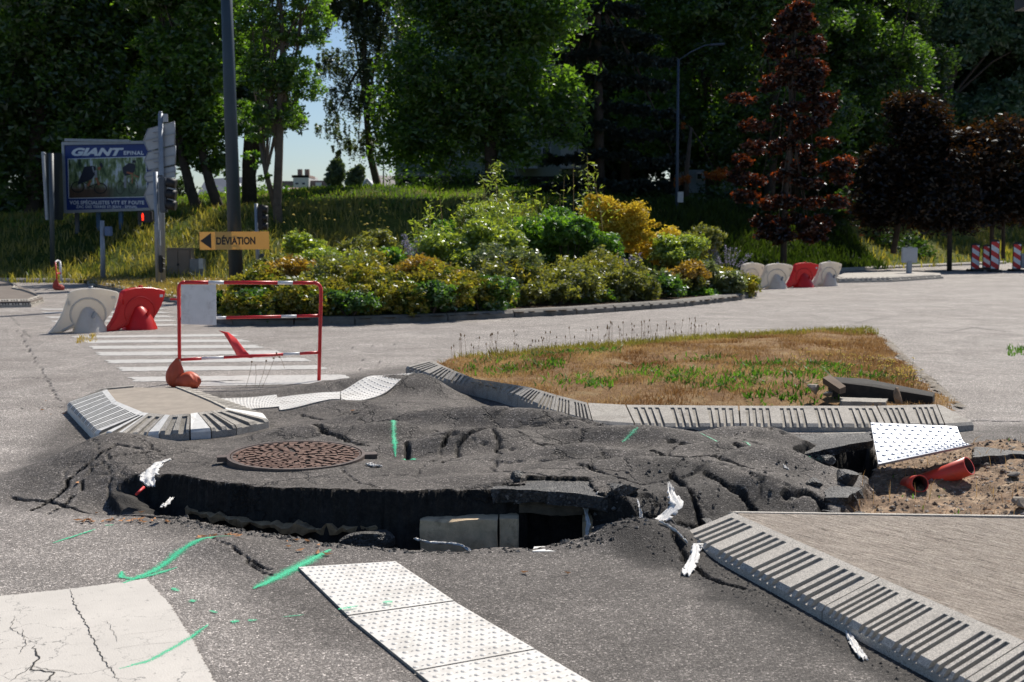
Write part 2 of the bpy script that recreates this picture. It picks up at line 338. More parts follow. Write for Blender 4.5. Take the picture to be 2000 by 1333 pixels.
def asphalt_mat():
    m, nt, b = new_mat('asphalt'); c = coord(nt, 'Object')
    fresh = attr_n(nt, 'fresh'); heave = attr_n(nt, 'heave'); crk = attr_n(nt, 'crk'); pit = attr_n(nt, 'pit'); soil = attr_n(nt, 'soil'); lump = attr_n(nt, 'lump')
    v = nt.nodes.new('ShaderNodeTexVoronoi'); v.inputs['Scale'].default_value = 135; dv = nt.nodes.new('ShaderNodeVectorMath'); dv.operation = 'ADD'; dn_ = noise_n(nt, 60, 3, .7, c); ds_ = nt.nodes.new('ShaderNodeVectorMath'); ds_.operation = 'SCALE'; ds_.inputs['Scale'].default_value = .012; nt.links.new(dn_.outputs['Color'], ds_.inputs[0]); nt.links.new(c, dv.inputs[0]); nt.links.new(ds_.outputs[0], dv.inputs[1]); nt.links.new(dv.outputs[0], v.inputs['Vector'])
    v2 = nt.nodes.new('ShaderNodeTexVoronoi'); v2.inputs['Scale'].default_value = 240; nt.links.new(dv.outputs[0], v2.inputs['Vector'])
    sep2 = nt.nodes.new('ShaderNodeSeparateColor'); nt.links.new(v2.outputs['Color'], sep2.inputs[0])
    big = noise_n(nt, .7, 5, .6, c); mid = noise_n(nt, 5, 5, .7, c)
    sepc = nt.nodes.new('ShaderNodeSeparateColor'); nt.links.new(v.outputs['Color'], sepc.inputs[0])
    old = ramp_n(nt, big.outputs[0], [(.3, (.285,.257,.235)), (.7, (.365,.334,.308))]).outputs[0]
    nw = ramp_n(nt, mid.outputs[0], [(.3, (.132,.119,.108)), (.7, (.190,.172,.158))]).outputs[0]
    hv_ = ramp_n(nt, mid.outputs[0], [(.3, (.090,.080,.072)), (.7, (.158,.141,.127))]).outputs[0]
    col = mix_n(nt, fresh, old, nw); col = mix_n(nt, math_n(nt, 'MULTIPLY', heave, .85), col, hv_)
    col = mix_n(nt, math_n(nt, 'MULTIPLY', lump, .7), col, (.050,.046,.043))
    col = mix_n(nt, math_n(nt, 'MULTIPLY', attr_n(nt, 'band'), .88), col, (.040,.036,.033))
    # aggregate: dark binder between stones, the odd pale chip
    sp1 = ramp_n(nt, sepc.outputs[0], [(0, .5), (.55, .95), (.88, 1.25), (.94, 2.0), (1, 3.1)]).outputs[0]
    col = mix_n(nt, .9, col, sp1, 'MULTIPLY')
    col = mix_n(nt, .9, col, ramp_n(nt, sep2.outputs[0], [(0, .55), (.5, 1.0), (.9, 1.2), (1, 2.2)]).outputs[0], 'MULTIPLY')
    edge = ramp_n(nt, v.outputs['Distance'], [(0, 1.12), (.45, 1.0), (.75, .62)]).outputs[0]
    col = mix_n(nt, .8, col, edge, 'MULTIPLY')
    st = ramp_n(nt, noise_n(nt, 1.6, 6, .75, c, .8).outputs[0], [(.42, .74), (.62, 1.08)]).outputs[0]
    col = mix_n(nt, .8, col, st, 'MULTIPLY')
    # hair cracks in the heaved sheet
    wv = nt.nodes.new('ShaderNodeVectorMath'); wv.operation = 'ADD'; nz = noise_n(nt, 4, 4, .7, c)
    sc = nt.nodes.new('ShaderNodeVectorMath'); sc.operation = 'SCALE'; sc.inputs['Scale'].default_value = .35; nt.links.new(nz.outputs['Color'], sc.inputs[0])
    nt.links.new(c, wv.inputs[0]); nt.links.new(sc.outputs[0], wv.inputs[1])
    vc = nt.nodes.new('ShaderNodeTexVoronoi'); vc.feature = 'DISTANCE_TO_EDGE'; vc.inputs['Scale'].default_value = 2.6; nt.links.new(wv.outputs[0], vc.inputs['Vector'])
    hc = ramp_n(nt, vc.outputs['Distance'], [(0, 1), (.034, 0)]).outputs[0]
    hm = ramp_n(nt, noise_n(nt, 1.1, 2, .5, c).outputs[0], [(.44, 0), (.56, 1)]).outputs[0]
    hc = math_n(nt, 'MULTIPLY', math_n(nt, 'MULTIPLY', hc, hm), math_n(nt, 'MULTIPLY', heave, .85))
    allc = math_n(nt, 'MAXIMUM', hc, crk)
    col = mix_n(nt, math_n(nt, 'MULTIPLY', allc, .8), col, (.022,.021,.020))
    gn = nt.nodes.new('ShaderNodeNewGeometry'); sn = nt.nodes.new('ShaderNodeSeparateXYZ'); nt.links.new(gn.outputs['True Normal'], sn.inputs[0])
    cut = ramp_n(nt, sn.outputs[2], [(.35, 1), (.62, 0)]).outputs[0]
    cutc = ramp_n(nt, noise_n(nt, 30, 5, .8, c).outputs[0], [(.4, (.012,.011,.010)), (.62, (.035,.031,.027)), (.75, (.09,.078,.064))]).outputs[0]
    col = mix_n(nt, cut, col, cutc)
    # pit: dark gravelly broken stuff; soil patch: tan earth
    pc = ramp_n(nt, noise_n(nt, 18, 5, .75, c).outputs[0], [(.35, (.018,.017,.017)), (.62, (.05,.046,.042)), (.75, (.14,.12,.10))]).outputs[0]
    col = mix_n(nt, pit, col, pc)
    vs_ = nt.nodes.new('ShaderNodeTexVoronoi'); vs_.inputs['Scale'].default_value = 38; nt.links.new(c, vs_.inputs['Vector'])
    s3 = nt.nodes.new('ShaderNodeSeparateColor'); nt.links.new(vs_.outputs['Color'], s3.inputs[0])
    sc_ = ramp_n(nt, noise_n(nt, 6, 6, .75, c).outputs[0], [(.3, (.12,.07,.04)), (.5, (.25,.165,.10)), (.7, (.36,.27,.18))]).outputs[0]
    sc_ = mix_n(nt, .7, sc_, ramp_n(nt, s3.outputs[0], [(0, .6), (.8, 1.1), (1, 1.9)]).outputs[0], 'MULTIPLY')
    col = mix_n(nt, soil, col, sc_)
    nt.links.new(col, b.inputs['Base Color'])
    b.inputs['Roughness'].default_value = .8; b.inputs['Specular IOR Level'].default_value = .22
    h = math_n(nt, 'MULTIPLY', v.outputs['Distance'], -1.0)
    n0 = bump_n(nt, None, sep2.outputs[1], .35, .003); n1 = bump_n(nt, None, h, .6, .007, n0)
    n2 = bump_n(nt, None, noise_n(nt, 34, 5, .75, c).outputs[0], .45, .014, n1)
    n3 = bump_n(nt, b, math_n(nt, 'MULTIPLY', allc, -1.0), .8, .02, n2)
    return m
M_ASPH = asphalt_mat()
ground = np_mesh('ground', np.stack([XX, YY, Zg], -1).reshape(-1, 3), FG, M_ASPH, attrs=attrs, smooth=True)
tag(ground, 'grey asphalt road, heaved and cracked around the collapsed hole', kind='structure')
def drape(name, poly, mat, dz=.004, res=.03, parent=ground, thick=0, warp=0, attrs_fn=None, kill=None):
    xs = [p[0] for p in poly]; ys_ = [p[1] for p in poly]
    nx = max(2, int((max(xs)-min(xs))/res)+2); ny = max(2, int((max(ys_)-min(ys_))/res)+2)
    gx, gy = np.meshgrid(np.linspace(min(xs), max(xs), nx), np.linspace(min(ys_), max(ys_), ny), indexing='ij')
    z = Hfun(gx.ravel(), gy.ravel()).reshape(gx.shape) if min(ys_) < 20 else np.zeros_like(gx)
    V = np.stack([gx, gy, z+dz], -1).reshape(-1, 3)
    i = np.arange(nx*ny).reshape(nx, ny); fq = np.stack([i[:-1,:-1], i[1:,:-1], i[1:,1:], i[:-1,1:]], -1).reshape(-1, 4)
    c = V[fq].mean(1); sd = poly_sd(c[:,0], c[:,1], poly); keep = sd > 0
    if kill is not None: keep &= ~kill(c[:,0], c[:,1])
    fq = fq[keep]; used = np.unique(fq); rm = np.full(len(V), -1); rm[used] = np.arange(len(used))
    Vu = V[used]; sv = poly_sd(Vu[:,0], Vu[:,1], poly)
    for q in np.where(sv < res*.45)[0]:
        best = None
        for k in range(len(poly)):
            a, b = np.array(poly[k][:2], float), np.array(poly[(k+1) % len(poly)][:2], float); e = b-a
            t = np.clip(np.dot(Vu[q,:2]-a, e)/(e.dot(e)+1e-12), 0, 1); p = a+t*e; d = np.linalg.norm(Vu[q,:2]-p)
            if best is None or d < best[0]: best = (d, p)
        if best[0] < res*1.2: Vu[q,:2] = best[1]+rng.normal(0, res*.04*(1+8*(warp > 0)), 2)*.5
    if min(ys_) < 20: Vu[:,2] = Hfun(Vu[:,0], Vu[:,1])+dz
    return np_mesh(name, Vu, rm[fq], mat, parent=parent, smooth=True)
def paint_mat(name, col, wear=.5, crack=True):
    m, nt, b = new_mat(name); c = coord(nt)
    n = noise_n(nt, 3, 5, .7, c); base = ramp_n(nt, n.outputs[0], [(.3, tuple(k*.86 for k in col)), (.7, col)]).outputs[0]
    w_ = ramp_n(nt, noise_n(nt, 22, 6, .8, c).outputs[0], [(.60+.1*(1-wear), 0), (.70+.1*(1-wear), 1)]).outputs[0]
    v = nt.nodes.new('ShaderNodeTexVoronoi'); v.inputs['Scale'].default_value = 135; nt.links.new(c, v.inputs['Vector'])
    base = mix_n(nt, w_, base, (.16,.15,.14))
    if crack:
        wv = nt.nodes.new('ShaderNodeVectorMath'); wv.operation = 'ADD'; nz = noise_n(nt, 5, 4, .7, c)
        sc = nt.nodes.new('ShaderNodeVectorMath'); sc.operation = 'SCALE'; sc.inputs['Scale'].default_value = .3; nt.links.new(nz.outputs['Color'], sc.inputs[0])
        nt.links.new(c, wv.inputs[0]); nt.links.new(sc.outputs[0], wv.inputs[1])
        vc = nt.nodes.new('ShaderNodeTexVoronoi'); vc.feature = 'DISTANCE_TO_EDGE'; vc.inputs['Scale'].default_value = 3.2; nt.links.new(wv.outputs[0], vc.inputs['Vector'])
        hc = ramp_n(nt, vc.outputs['Distance'], [(0, 1), (.012, 0)]).outputs[0]
        hm = ramp_n(nt, noise_n(nt, 1.5, 2, .5, c).outputs[0], [(.45, 0), (.58, .9)]).outputs[0]
        base = mix_n(nt, math_n(nt, 'MULTIPLY', hc, hm), base, (.05,.05,.05))
    nt.links.new(base, b.inputs['Base Color']); b.inputs['Roughness'].default_value = .6
    bump_n(nt, b, v.outputs['Distance'], .25, .003); return m
M_PAINT = paint_mat('road_paint', (.56,.525,.475), 1.0); M_PAINTF = paint_mat('crossing_paint', (.50,.485,.46), 1.6, False)
o = drape('painted_stripe', [W(-160,1178)[:2], W(5,1165)[:2], W(150,1150)[:2], W(286,1132)[:2], W(330,1180)[:2], W(375,1250)[:2], W(425,1345)[:2], W(480,1480)[:2], W(-60,1480)[:2], W(-15,1300)[:2], W(0,1200)[:2]], M_PAINT, .004, .012, warp=.006)
o['label'] = 'wide cracked off-white painted stripe at lower left'
# cracks across the near stripe
M_CRACK = plain('crack_void', (.03,.028,.026), .95, var=.3)
def ribbon(name, pts, wid, mat, dz=.006, parent=ground, jit=.0, seed=0, n=None, spotty=0):
    r = random.Random(seed); P = [np.array(p[:2], float) for p in pts]
    L = sum(np.linalg.norm(P[i+1]-P[i]) for i in range(len(P)-1)); n = n or max(4, int(L/.02))
    cum = [0]
    for i in range(len(P)-1): cum.append(cum[-1]+np.linalg.norm(P[i+1]-P[i]))
    Q = []
    for k in range(n+1):
        s_ = cum[-1]*k/n; j = max(i for i in range(len(P)) if cum[i] <= s_+1e-9); j = min(j, len(P)-2)
        t = (s_-cum[j])/(cum[j+1]-cum[j]+1e-9); Q.append(P[j]*(1-t)+P[j+1]*t+np.array([r.uniform(-jit, jit), r.uniform(-jit, jit)]))
    Q = np.array(Q); T = np.gradient(Q, axis=0); T /= (np.linalg.norm(T, axis=1, keepdims=True)+1e-9); Nn = np.stack([-T[:,1], T[:,0]], -1)
    wv = np.array([wid*(.75+.5*r.random())*min(1, 4*k/n+.3, 4*(n-k)/n+.25) for k in range(n+1)])[:,None]
    rows = 7; V = []; E = []
    if mat.name.startswith('green'): wv = wv*2.1
    for a in np.linspace(-.5, .5, rows):
        E += [abs(a)*2]*(n+1); p = Q+Nn*wv*a; V.append(np.column_stack([p, Hfun(p[:,0], p[:,1])+dz]))
    V = np.concatenate(V); i = np.arange(rows*(n+1)).reshape(rows, n+1)
    fq = np.stack([i[:-1,:-1], i[:-1,1:], i[1:,1:], i[1:,:-1]], -1).reshape(-1, 4)
    return np_mesh(name, V, fq, mat, parent=parent, smooth=True, attrs={'e': np.array(E)+spotty*.6})
for k, (pts, wd) in enumerate([([(137,1152),(143,1180),(165,1215),(180,1250),(190,1275),(212,1305),(238,1340)], .016), ([(30,1205),(20,1230),(60,1250)], .008), ([(65,1265),(75,1290),(60,1310),(105,1318),(80,1345)], .026), ([(20,1335),(60,1305),(150,1320)], .010),
        ([(210,1215),(230,1258)], .006), ([(235,1245),(300,1237),(335,1233)], .004), ([(220,1272),(290,1262),(370,1256)], .004), ([(45,1230),(50,1262),(38,1280)], .009)]):
    ribbon('stripe_crack', [W(a, b) for a, b in pts], wd*.26, M_CRACK, .006, jit=.006, seed=k)
# far zebra crossing on the left
zs = [((262,738),(330,752)), ]
zeb = [(262,747,690,742,9),(237,727,640,722,8),(213,711,610,706,7),(195,696,560,692,7),(183,683,520,680,6),(170,671,490,668,5),(148,661,470,657,4),(118,640,360,637,3.5),(108,630,350,628,3),(98,622,345,620,3),(90,613,335,612,2.6),(85,606,330,605,2.4)]
for a, b, c, d, h in zeb:
    drape('painted_stripe', [W(a, b)[:2], W(c, d)[:2], W(c-20, d-h)[:2], W(a-10, b-h)[:2]], M_PAINTF, .004, .07, warp=.05)
drape('painted_stripe', [W(345,756)[:2], W(620,752)[:2], W(680,742)[:2], W(665,738)[:2], W(340,750)[:2]], M_PAINTF, .004, .05, warp=.04)
def spray_m():
    m, nt, b = new_mat('green_spray'); c = coord(nt); b.inputs['Roughness'].default_value = .6; b.inputs['Base Color'].default_value = (.05,.56,.29,1)
    n = noise_n(nt, 160, 3, .8, c); e = attr_n(nt, 'e'); k = math_n(nt, 'SUBTRACT', math_n(nt, 'ADD', math_n(nt, 'MULTIPLY', n.outputs[0], 3.4), -.85), e)
    nt.links.new(ramp_n(nt, k, [(.08, 0), (.75, .97)]).outputs[0], b.inputs['Alpha']); return m
M_SPRAY = spray_m()
for k, (pts, wd, z, s_) in enumerate([([(240,1128),(300,1105),(350,1080),(400,1062),(452,1058)], .045, .03, .12), ([(238,1118),(236,1128),(262,1132),(300,1124),(346,1112)], .028, 0, .15),
        ([(495,1152),(530,1135),(580,1110),(645,1076)], .05, 0, .12), ([(102,1062),(140,1050),(187,1034)], .016, 0, .15), ([(203,1027),(224,1026)], .012, 0, .2),
        ([(232,1310),(290,1295),(345,1265),(375,1247),(408,1222)], .022, 0, .3), ([(336,1150),(349,1157)], .02, 0, .3), ([(372,1174),(380,1178)], .03, 0, .3), ([(410,1195),(425,1200)], .02, 0, .3),
        ([(450,1217),(468,1217)], .03, 0, .2), ([(484,1215),(502,1214)], .025, 0, .3), ([(552,1208),(594,1204)], .012, 0, .4),
        ([(768,833),(771,860),(772,883)], .026, .17, .1), ([(785,893),(797,903),(812,908)], .05, .15, .3), ([(795,897),(808,892)], .05, .15, .3), ([(1365,874),(1400,880),(1440,892),(1480,905)], .016, .12, .35),
        ([(1580,920),(1590,908),(1600,902)], .03, .1, .3), ([(1215,876),(1245,870)], .03, .14, .5)]):
    ribbon('spray_mark', [W(a, b, z) for a, b in pts], wd, M_SPRAY, .0045, jit=.002, seed=k+20, spotty=s_)
M_JOINT = plain('road_joint_tar', (.17,.155,.14), .9, var=.4, scale=4)
# ================================================================ kerbs and islands
M_KERB = plain('kerb_concrete', (.37,.345,.305), .85, var=.14, scale=30, bump=.35, dirt=((.17,.155,.14), .7))
M_KERBL = plain('kerb_concrete_speckled', (.45,.42,.375), .85, var=.2, scale=140, bump=.5, dirt=((.22,.21,.2), .35))
M_KERBP = plain('kerb_painted', (.66,.65,.62), .7, var=.1, scale=30, bump=.2, dirt=((.25,.23,.21), .55))
M_KERBG = plain('kerb_groove', (.33,.31,.275), .9, var=.2, scale=40, bump=.3)
M_ISLE = plain('island_concrete', (.29,.25,.205), .9, var=.16, scale=9, bump=.5, dirt=((.2,.17,.14), .4))
def concrete(name, col, dirtc, amt, sc=290):
    m, nt, b = new_mat(name); c = coord(nt); v = nt.nodes.new('ShaderNodeTexVoronoi'); v.inputs['Scale'].default_value = sc; nt.links.new(c, v.inputs['Vector'])
    s3 = nt.nodes.new('ShaderNodeSeparateColor'); nt.links.new(v.outputs['Color'], s3.inputs[0])
    r = mix_n(nt, .9, col, ramp_n(nt, s3.outputs[0], [(0, .45), (.25, .85), (.7, 1.08), (1, 1.45)]).outputs[0], 'MULTIPLY')
    d = ramp_n(nt, noise_n(nt, 5, 8, .8, c, .5).outputs[0], [(.48, 0), (.70, amt)]).outputs[0]; r = mix_n(nt, d, r, dirtc)
    d = ramp_n(nt, noise_n(nt, 42, 4, .8, c).outputs[0], [(.66, 0), (.72, .7)]).outputs[0]; r = mix_n(nt, d, r, dirtc)
    nt.links.new(r, b.inputs['Base Color']); b.inputs['Roughness'].default_value = .88
    p = bump_n(nt, None, s3.outputs[1], .5, .003); bump_n(nt, b, noise_n(nt, 30, 5, .75, c).outputs[0], .5, .006, p); return m
M_KERB = concrete('kerb_concrete_rough', (.40,.37,.325), (.15,.13,.11), .75); M_KERBL = concrete('kerb_concrete_clean', (.47,.435,.385), (.22,.20,.175), .45); M_KERBG = concrete('kerb_groove_rough', (.33,.305,.265), (.13,.115,.095), .8)
M_KERBGL = plain('kerb_groove_speckled', (.41,.385,.34), .9, var=.25, scale=140, bump=.5)
def kerb(parent, oa, ob, ia, ib, groups=4, per=4, depth=.014, mats=None, base=None, v1=.87, frac=.42, name='kerb_stone', gap=.006, flat=.0):
    """oa, ob: outer lip ends; ia, ib: inner top edge ends (3-D points); grooves run across the slope"""
    oa, ob, ia, ib = [Vector([float(c) for c in p]) for p in (oa, ob, ia, ib)]
    L = (ob-oa).length; e = gap/L
    P = lambda u, v: (oa.lerp(ob, e+u*(1-2*e))).lerp(ia.lerp(ib, e+u*(1-2*e)), v)
    m = MB(); up = Vector((0,0,1)); zb = (min(oa.z, ob.z)-.16 if base is None else base)
    vin = 1+flat
    us_ = [(0, 1, False)] if groups == 0 else []
    if groups:
        gw = 1/groups; sw = (gw*.195 if per >= 4 else gw*.70/(per*2-1)*2)
        cur = 0
        for g in range(groups):
            st = g*gw+gw*.16
            for k in range(per):
                a = st+k*sw
                if a > cur: us_.append((cur, a, False))
                us_.append((a, a+sw*.56, True)); cur = a+sw*.56
        us_.append((cur, 1, False))
    dn = -up*depth
    r = .06
    kr = random.Random(int(abs(oa.x*1000+oa.y*317)))
    for a, b, gr in us_:
        dn = -up*depth
        if not gr:
            # lip slightly rounded
            q = [P(a,0)-up*.018, P(b,0)-up*.018, P(b,r), P(a,r), P(b,1), P(a,1)]
            m.add(q, [(0,1,2,3), (3,2,4,5)], 0)
            A, B = P(a,0)-up*.018, P(b,0)-up*.018
            m.add([A, B, Vector((B.x,B.y,zb)), Vector((A.x,A.y,zb))], [(0,1,2,3)], 0)
        else:
            A, B, C, D = P(a,0)+dn-up*.012, P(b,0)+dn-up*.012, P(b,v1)+dn, P(a,v1)+dn
            m.add([A,B,C,D], [(0,1,2,3)], 1)
            m.add([D,C,P(b,v1),P(a,v1)], [(0,1,2,3)], 1)
            m.add([P(a,v1),P(b,v1),P(b,1),P(a,1)], [(0,1,2,3)], 0)
            for uu, X, Y in ((a,A,D),(b,B,C)): m.add([X, Y, P(uu,v1), P(uu,r), P(uu,0)-up*.018], [(0,1,2,3,4)], 1)
            m.add([A, B, Vector((B.x,B.y,zb)), Vector((A.x,A.y,zb))], [(0,1,2,3)], 0)
    for uu in (0, 1):
        O, I = P(uu,0)-up*.018, P(uu,1)
        m.add([O, P(uu,r), I, Vector((I.x,I.y,zb)), Vector((O.x,O.y,zb))], [(0,1,2,3,4)], 0)
    I0, I1 = P(0,1), P(1,1); m.add([I0, I1, Vector((I1.x,I1.y,zb)), Vector((I0.x,I0.y,zb))], [(0,1,2,3)], 0)
    return m.build(name, mats or [M_KERB, M_KERBG], parent, fix=False)
# --- left splitter island
c0 = W(330, 805, .15)
isl = empty('traffic_island', (0,0,0)); tag(isl, 'small concrete traffic island with fanned ribbed kerb stones, tilted by the heave at left', 'traffic island')
zo, zi = .085, .185
oc = [(262,752),(196,760),(131,787),(158,815),(184,842),(233,849),(287,846),(311,844),(371,841),(413,838),(462,832),(525,819),(517,808),(470,790),(430,777),(372,757)]
ic = [(262,754),(207,759),(209,761),(227,784),(280,806),(290,807),(322,810),(332,811),(372,808),(386,806),(412,803),(440,799),(441,797),(412,783),(386,772),(343,755)]
oc3 = [W(a, b, zo) for a, b in oc]; ic3 = [W(a, b, zi) for a, b in ic]
kinds = [(0,0,0),(1,3,3),(2,4,3),(3,4,3),(4,1,2),(5,1,2),(6,0,0),(7,1,2),(8,0,0),(9,1,2),(10,1,2),(11,0,0),(12,2,2),(13,2,2),(14,2,2)]
for i, g, per in kinds:
    mats = [M_KERBP, M_KERBG] if i in (4,6,8,11) else [M_KERB, M_KERBG]
    if 2 <= i <= 3: mats = [M_KERBP, M_KERBG]
    kerb(isl, oc3[i], oc3[i+1], ic3[i], ic3[i+1], g, per, .012, mats, base=-.05)
M_ISL2 = M_ISLE
pl = [(p[0], p[1]) for p in ic3]
cx = sum(p[0] for p in pl)/len(pl); cy = sum(p[1] for p in pl)/len(pl)
pl = [(cx+(p[0]-cx)*.985, cy+(p[1]-cy)*.985) for p in pl]
MB().slab(pl, 0, zi-.012).build('concrete_top', M_ISLE, isl)
# --- right foreground island
ri = empty('traffic_island', (1.5, 5.2, 0)); ri.location = (0,0,0); tag(ri, 'brushed concrete island edged by a slotted kerb at lower right', 'traffic island')
o1, o2, o3 = W(1332,1042,.055), W(1606,1187,.055), W(1880,1331,.055)
i1, i2, i3 = W(1432,1001,.15), W(1718,1128,.15), W(2002,1253,.15)
d = o3-o2; o4 = o3+d; o5 = o4+d; d2 = i3-i2; i4 = i3+d2; i5 = i4+d2
for a, b, c, e in ((o1,o2,i1,i2),(o2,o3,i2,i3),(o3,o4,i3,i4),(o4,o5,i4,i5)):
    kerb(ri, a, b, c, e, 4, 4, .0125, [M_KERBL, M_KERBGL], base=-.1, gap=.0035)
def brushed_mat():
    m, nt, b = new_mat('brushed_concrete'); c = coord(nt)
    mp = nt.nodes.new('ShaderNodeMapping'); mp.inputs['Rotation'].default_value = (0, 0, math.radians(54)); nt.links.new(c, mp.inputs['Vector'])
    mp2 = nt.nodes.new('ShaderNodeMapping'); mp2.inputs['Scale'].default_value = (3.4, 34, 1); nt.links.new(mp.outputs[0], mp2.inputs['Vector'])
    n = noise_n(nt, 1.5, 6, .72, mp2.outputs[0], 1.6); n2 = noise_n(nt, 3, 6, .7, c); n3 = noise_n(nt, 90, 3, .7, c)
    st = ramp_n(nt, n.outputs[0], [(.36, (.07,.052,.040)), (.41, (.30,.25,.205)), (.56, (.42,.36,.30)), (.70, (.52,.455,.39))]).outputs[0]
    st = mix_n(nt, .6, st, ramp_n(nt, n2.outputs[0], [(.3, .8), (.7, 1.1)]).outputs[0], 'MULTIPLY')
    st = mix_n(nt, .6, st, ramp_n(nt, n3.outputs[0], [(.35, .45), (.62, 1.3)]).outputs[0], 'MULTIPLY')
    rs = ramp_n(nt, noise_n(nt, 5, 4, .8, mp2.outputs[0]).outputs[0], [(.66, 0), (.72, .5)]).outputs[0]
    st = mix_n(nt, rs, st, (.22,.12,.075))
    nt.links.new(st, b.inputs['Base Color']); b.inputs['Roughness'].default_value = .92
    p = bump_n(nt, None, n.outputs[0], 1.0, .03); bump_n(nt, b, n3.outputs[0], .5, .004, p); return m
M_BR = brushed_mat()
tl = W(1442,997,.15); tr = W(2100,1010,.15)
sl2 = [tuple(i1[:2]+np.array([.02,-.01])), tuple(tl[:2]), tuple(tr[:2]), (4.8, 6.25), (4.8, i5[1]), tuple(i5[:2]+np.array([.02,0]))]
MB().slab(sl2, -.15, .136).build('concrete_slab', M_BR, ri)
em = MB(); a, b_ = Vector(tl), Vector((4.8, 6.25, .15)); em.slab([(a.x-.05,a.y),(a.x,a.y+.022),(b_.x,b_.y+.03),(b_.x,b_.y-.0)], -.2, .140)
em.build('edging_strip', M_KERBL, ri)
# --- grass island with its row of slotted kerb stones
gi = empty('grass_island', (0,0,0)); tag(gi, 'dry grass traffic island edged by a sagging row of slotted kerb stones', 'traffic island')
O = [W(792,716,.10), W(873,742,.085), W(917,752,.08), W(966,759,.10), W(1011,773,.10), W(1081,803,.07), W(1157,823,.07), W(1240,829,.06), W(1446,829,.06), W(1730,830,.06), W(1846,830,.07), W(1903,826,.06)]
I = [W(842,704,.17), W(887,724,.16), W(927,740,.15), W(980,748,.17), W(1036,757,.17), W(1087,772,.155), W(1147,787,.15), W(1222,791,.15), W(1443,793,.155), W(1712,793,.15), W(1830,790,.17), W(1842,793,.16)]
for k in range(len(O)-1):
    g, per = [(2,4),(1,4),(1,4),(1,4),(2,4),(2,4),(0,0),(3,4),(4,4),(2,4),(0,0)][k]
    kerb(gi, O[k], O[k+1], I[k], I[k+1], g, per, .011, base=-.3, gap=.006)
# the right end stone
e1, e2 = O[-1], W(1898,812,.08)
GR = [(p[0], p[1]) for p in I]+[tuple(W(1875,800,.12)[:2]), tuple(W(1800,740,.12)[:2]), tuple(W(1745,690,.1)[:2]), tuple(W(1728,668,.1)[:2]), tuple(W(1706,654,.1)[:2]), tuple(W(1675,647,.1)[:2]), tuple(W(1600,647,.1)[:2]), tuple(W(1450,656,.1)[:2]),
      tuple(W(1300,667,.1)[:2]), tuple(W(1150,680,.1)[:2]), tuple(W(1000,692,.1)[:2]), tuple(W(900,700,.1)[:2])]
_r = random.Random(8); _g = []
for _i in range(len(GR)):
    _a, _b = np.array(GR[_i]), np.array(GR[(_i+1) % len(GR)]); _n = max(1, int(np.linalg.norm(_b-_a)/.18)) if _i >= len(I)-1 else 1
    for _k in range(_n): _p = _a+(_b-_a)*_k/_n; _g.append((_p[0]+(_r.uniform(-.05,.05) if _n > 1 else 0), _p[1]+(_r.uniform(-.06,.06) if _n > 1 else 0)))
GR = _g
def GZ(x, y):
    sd = poly_sd(x, y, GR); return .11+.10*ss(0, 1.6, sd)+fbm(x, y, 1.4, 3, 200)*.045*ss(0, .4, sd)
def hump_sheet(name, poly, zf, mat, parent, res, attrs=None, grow=0):
    xs = [p[0] for p in poly]; ys_ = [p[1] for p in poly]
    nx = int((max(xs)-min(xs)+2*grow)/res)+2; ny = int((max(ys_)-min(ys_)+2*grow)/res)+2
    gx, gy = np.meshgrid(np.linspace(min(xs)-grow, max(xs)+grow, nx), np.linspace(min(ys_)-grow, max(ys_)+grow, ny), indexing='ij')
    V = np.stack([gx, gy, zf(gx, gy)], -1).reshape(-1, 3); i = np.arange(nx*ny).reshape(nx, ny)
    fq = np.stack([i[:-1,:-1], i[1:,:-1], i[1:,1:], i[:-1,1:]], -1).reshape(-1, 4)
    c = V[fq].mean(1); fq = fq[poly_sd(c[:,0], c[:,1], poly) > -grow]
    used = np.unique(fq); rm = np.full(len(V), -1); rm[used] = np.arange(len(used))
    return np_mesh(name, V[used], rm[fq], mat, parent=parent, smooth=True)
def soil_mat(name, a, b2, c2, scale=3.0):
    m, nt, b = new_mat(name); c = coord(nt)
    n = noise_n(nt, scale, 6, .7, c); n2 = noise_n(nt, scale*14, 5, .75, c)
    r = ramp_n(nt, n.outputs[0], [(.3, a), (.5, b2), (.72, c2)]).outputs[0]
    r = mix_n(nt, .7, r, ramp_n(nt, n2.outputs[0], [(.3, .6), (.7, 1.35)]).outputs[0], 'MULTIPLY')
    nt.links.new(r, b.inputs['Base Color']); b.inputs['Roughness'].default_value = .95; b.inputs['Specular IOR Level'].default_value = .15
    bump_n(nt, b, n2.outputs[0], .9, .03); return m
M_DRY = soil_mat('dry_turf', (.14,.075,.035), (.25,.15,.07), (.38,.28,.15))
hump_sheet('soil', GR, GZ, M_DRY, gi, .07)
# crumbled edge on the island's right side
M_RUB = soil_mat('crumbled_edge', (.18,.15,.11), (.36,.32,.27), (.48,.44,.39), 6)
EDG = [tuple(W(a,b)[:2]) for a, b in [(1695,645),(1745,690),(1800,740),(1850,785),(1875,800),(1886,800),(1838,755),(1785,712),(1750,678),(1722,654)]]
hump_sheet('broken_kerb_strip', EDG, lambda x, y: .012+np.maximum(0, poly_sd(x, y, EDG))*.35+fbm(x, y, 6, 3, 5)*.02, M_RUB, gi, .05)
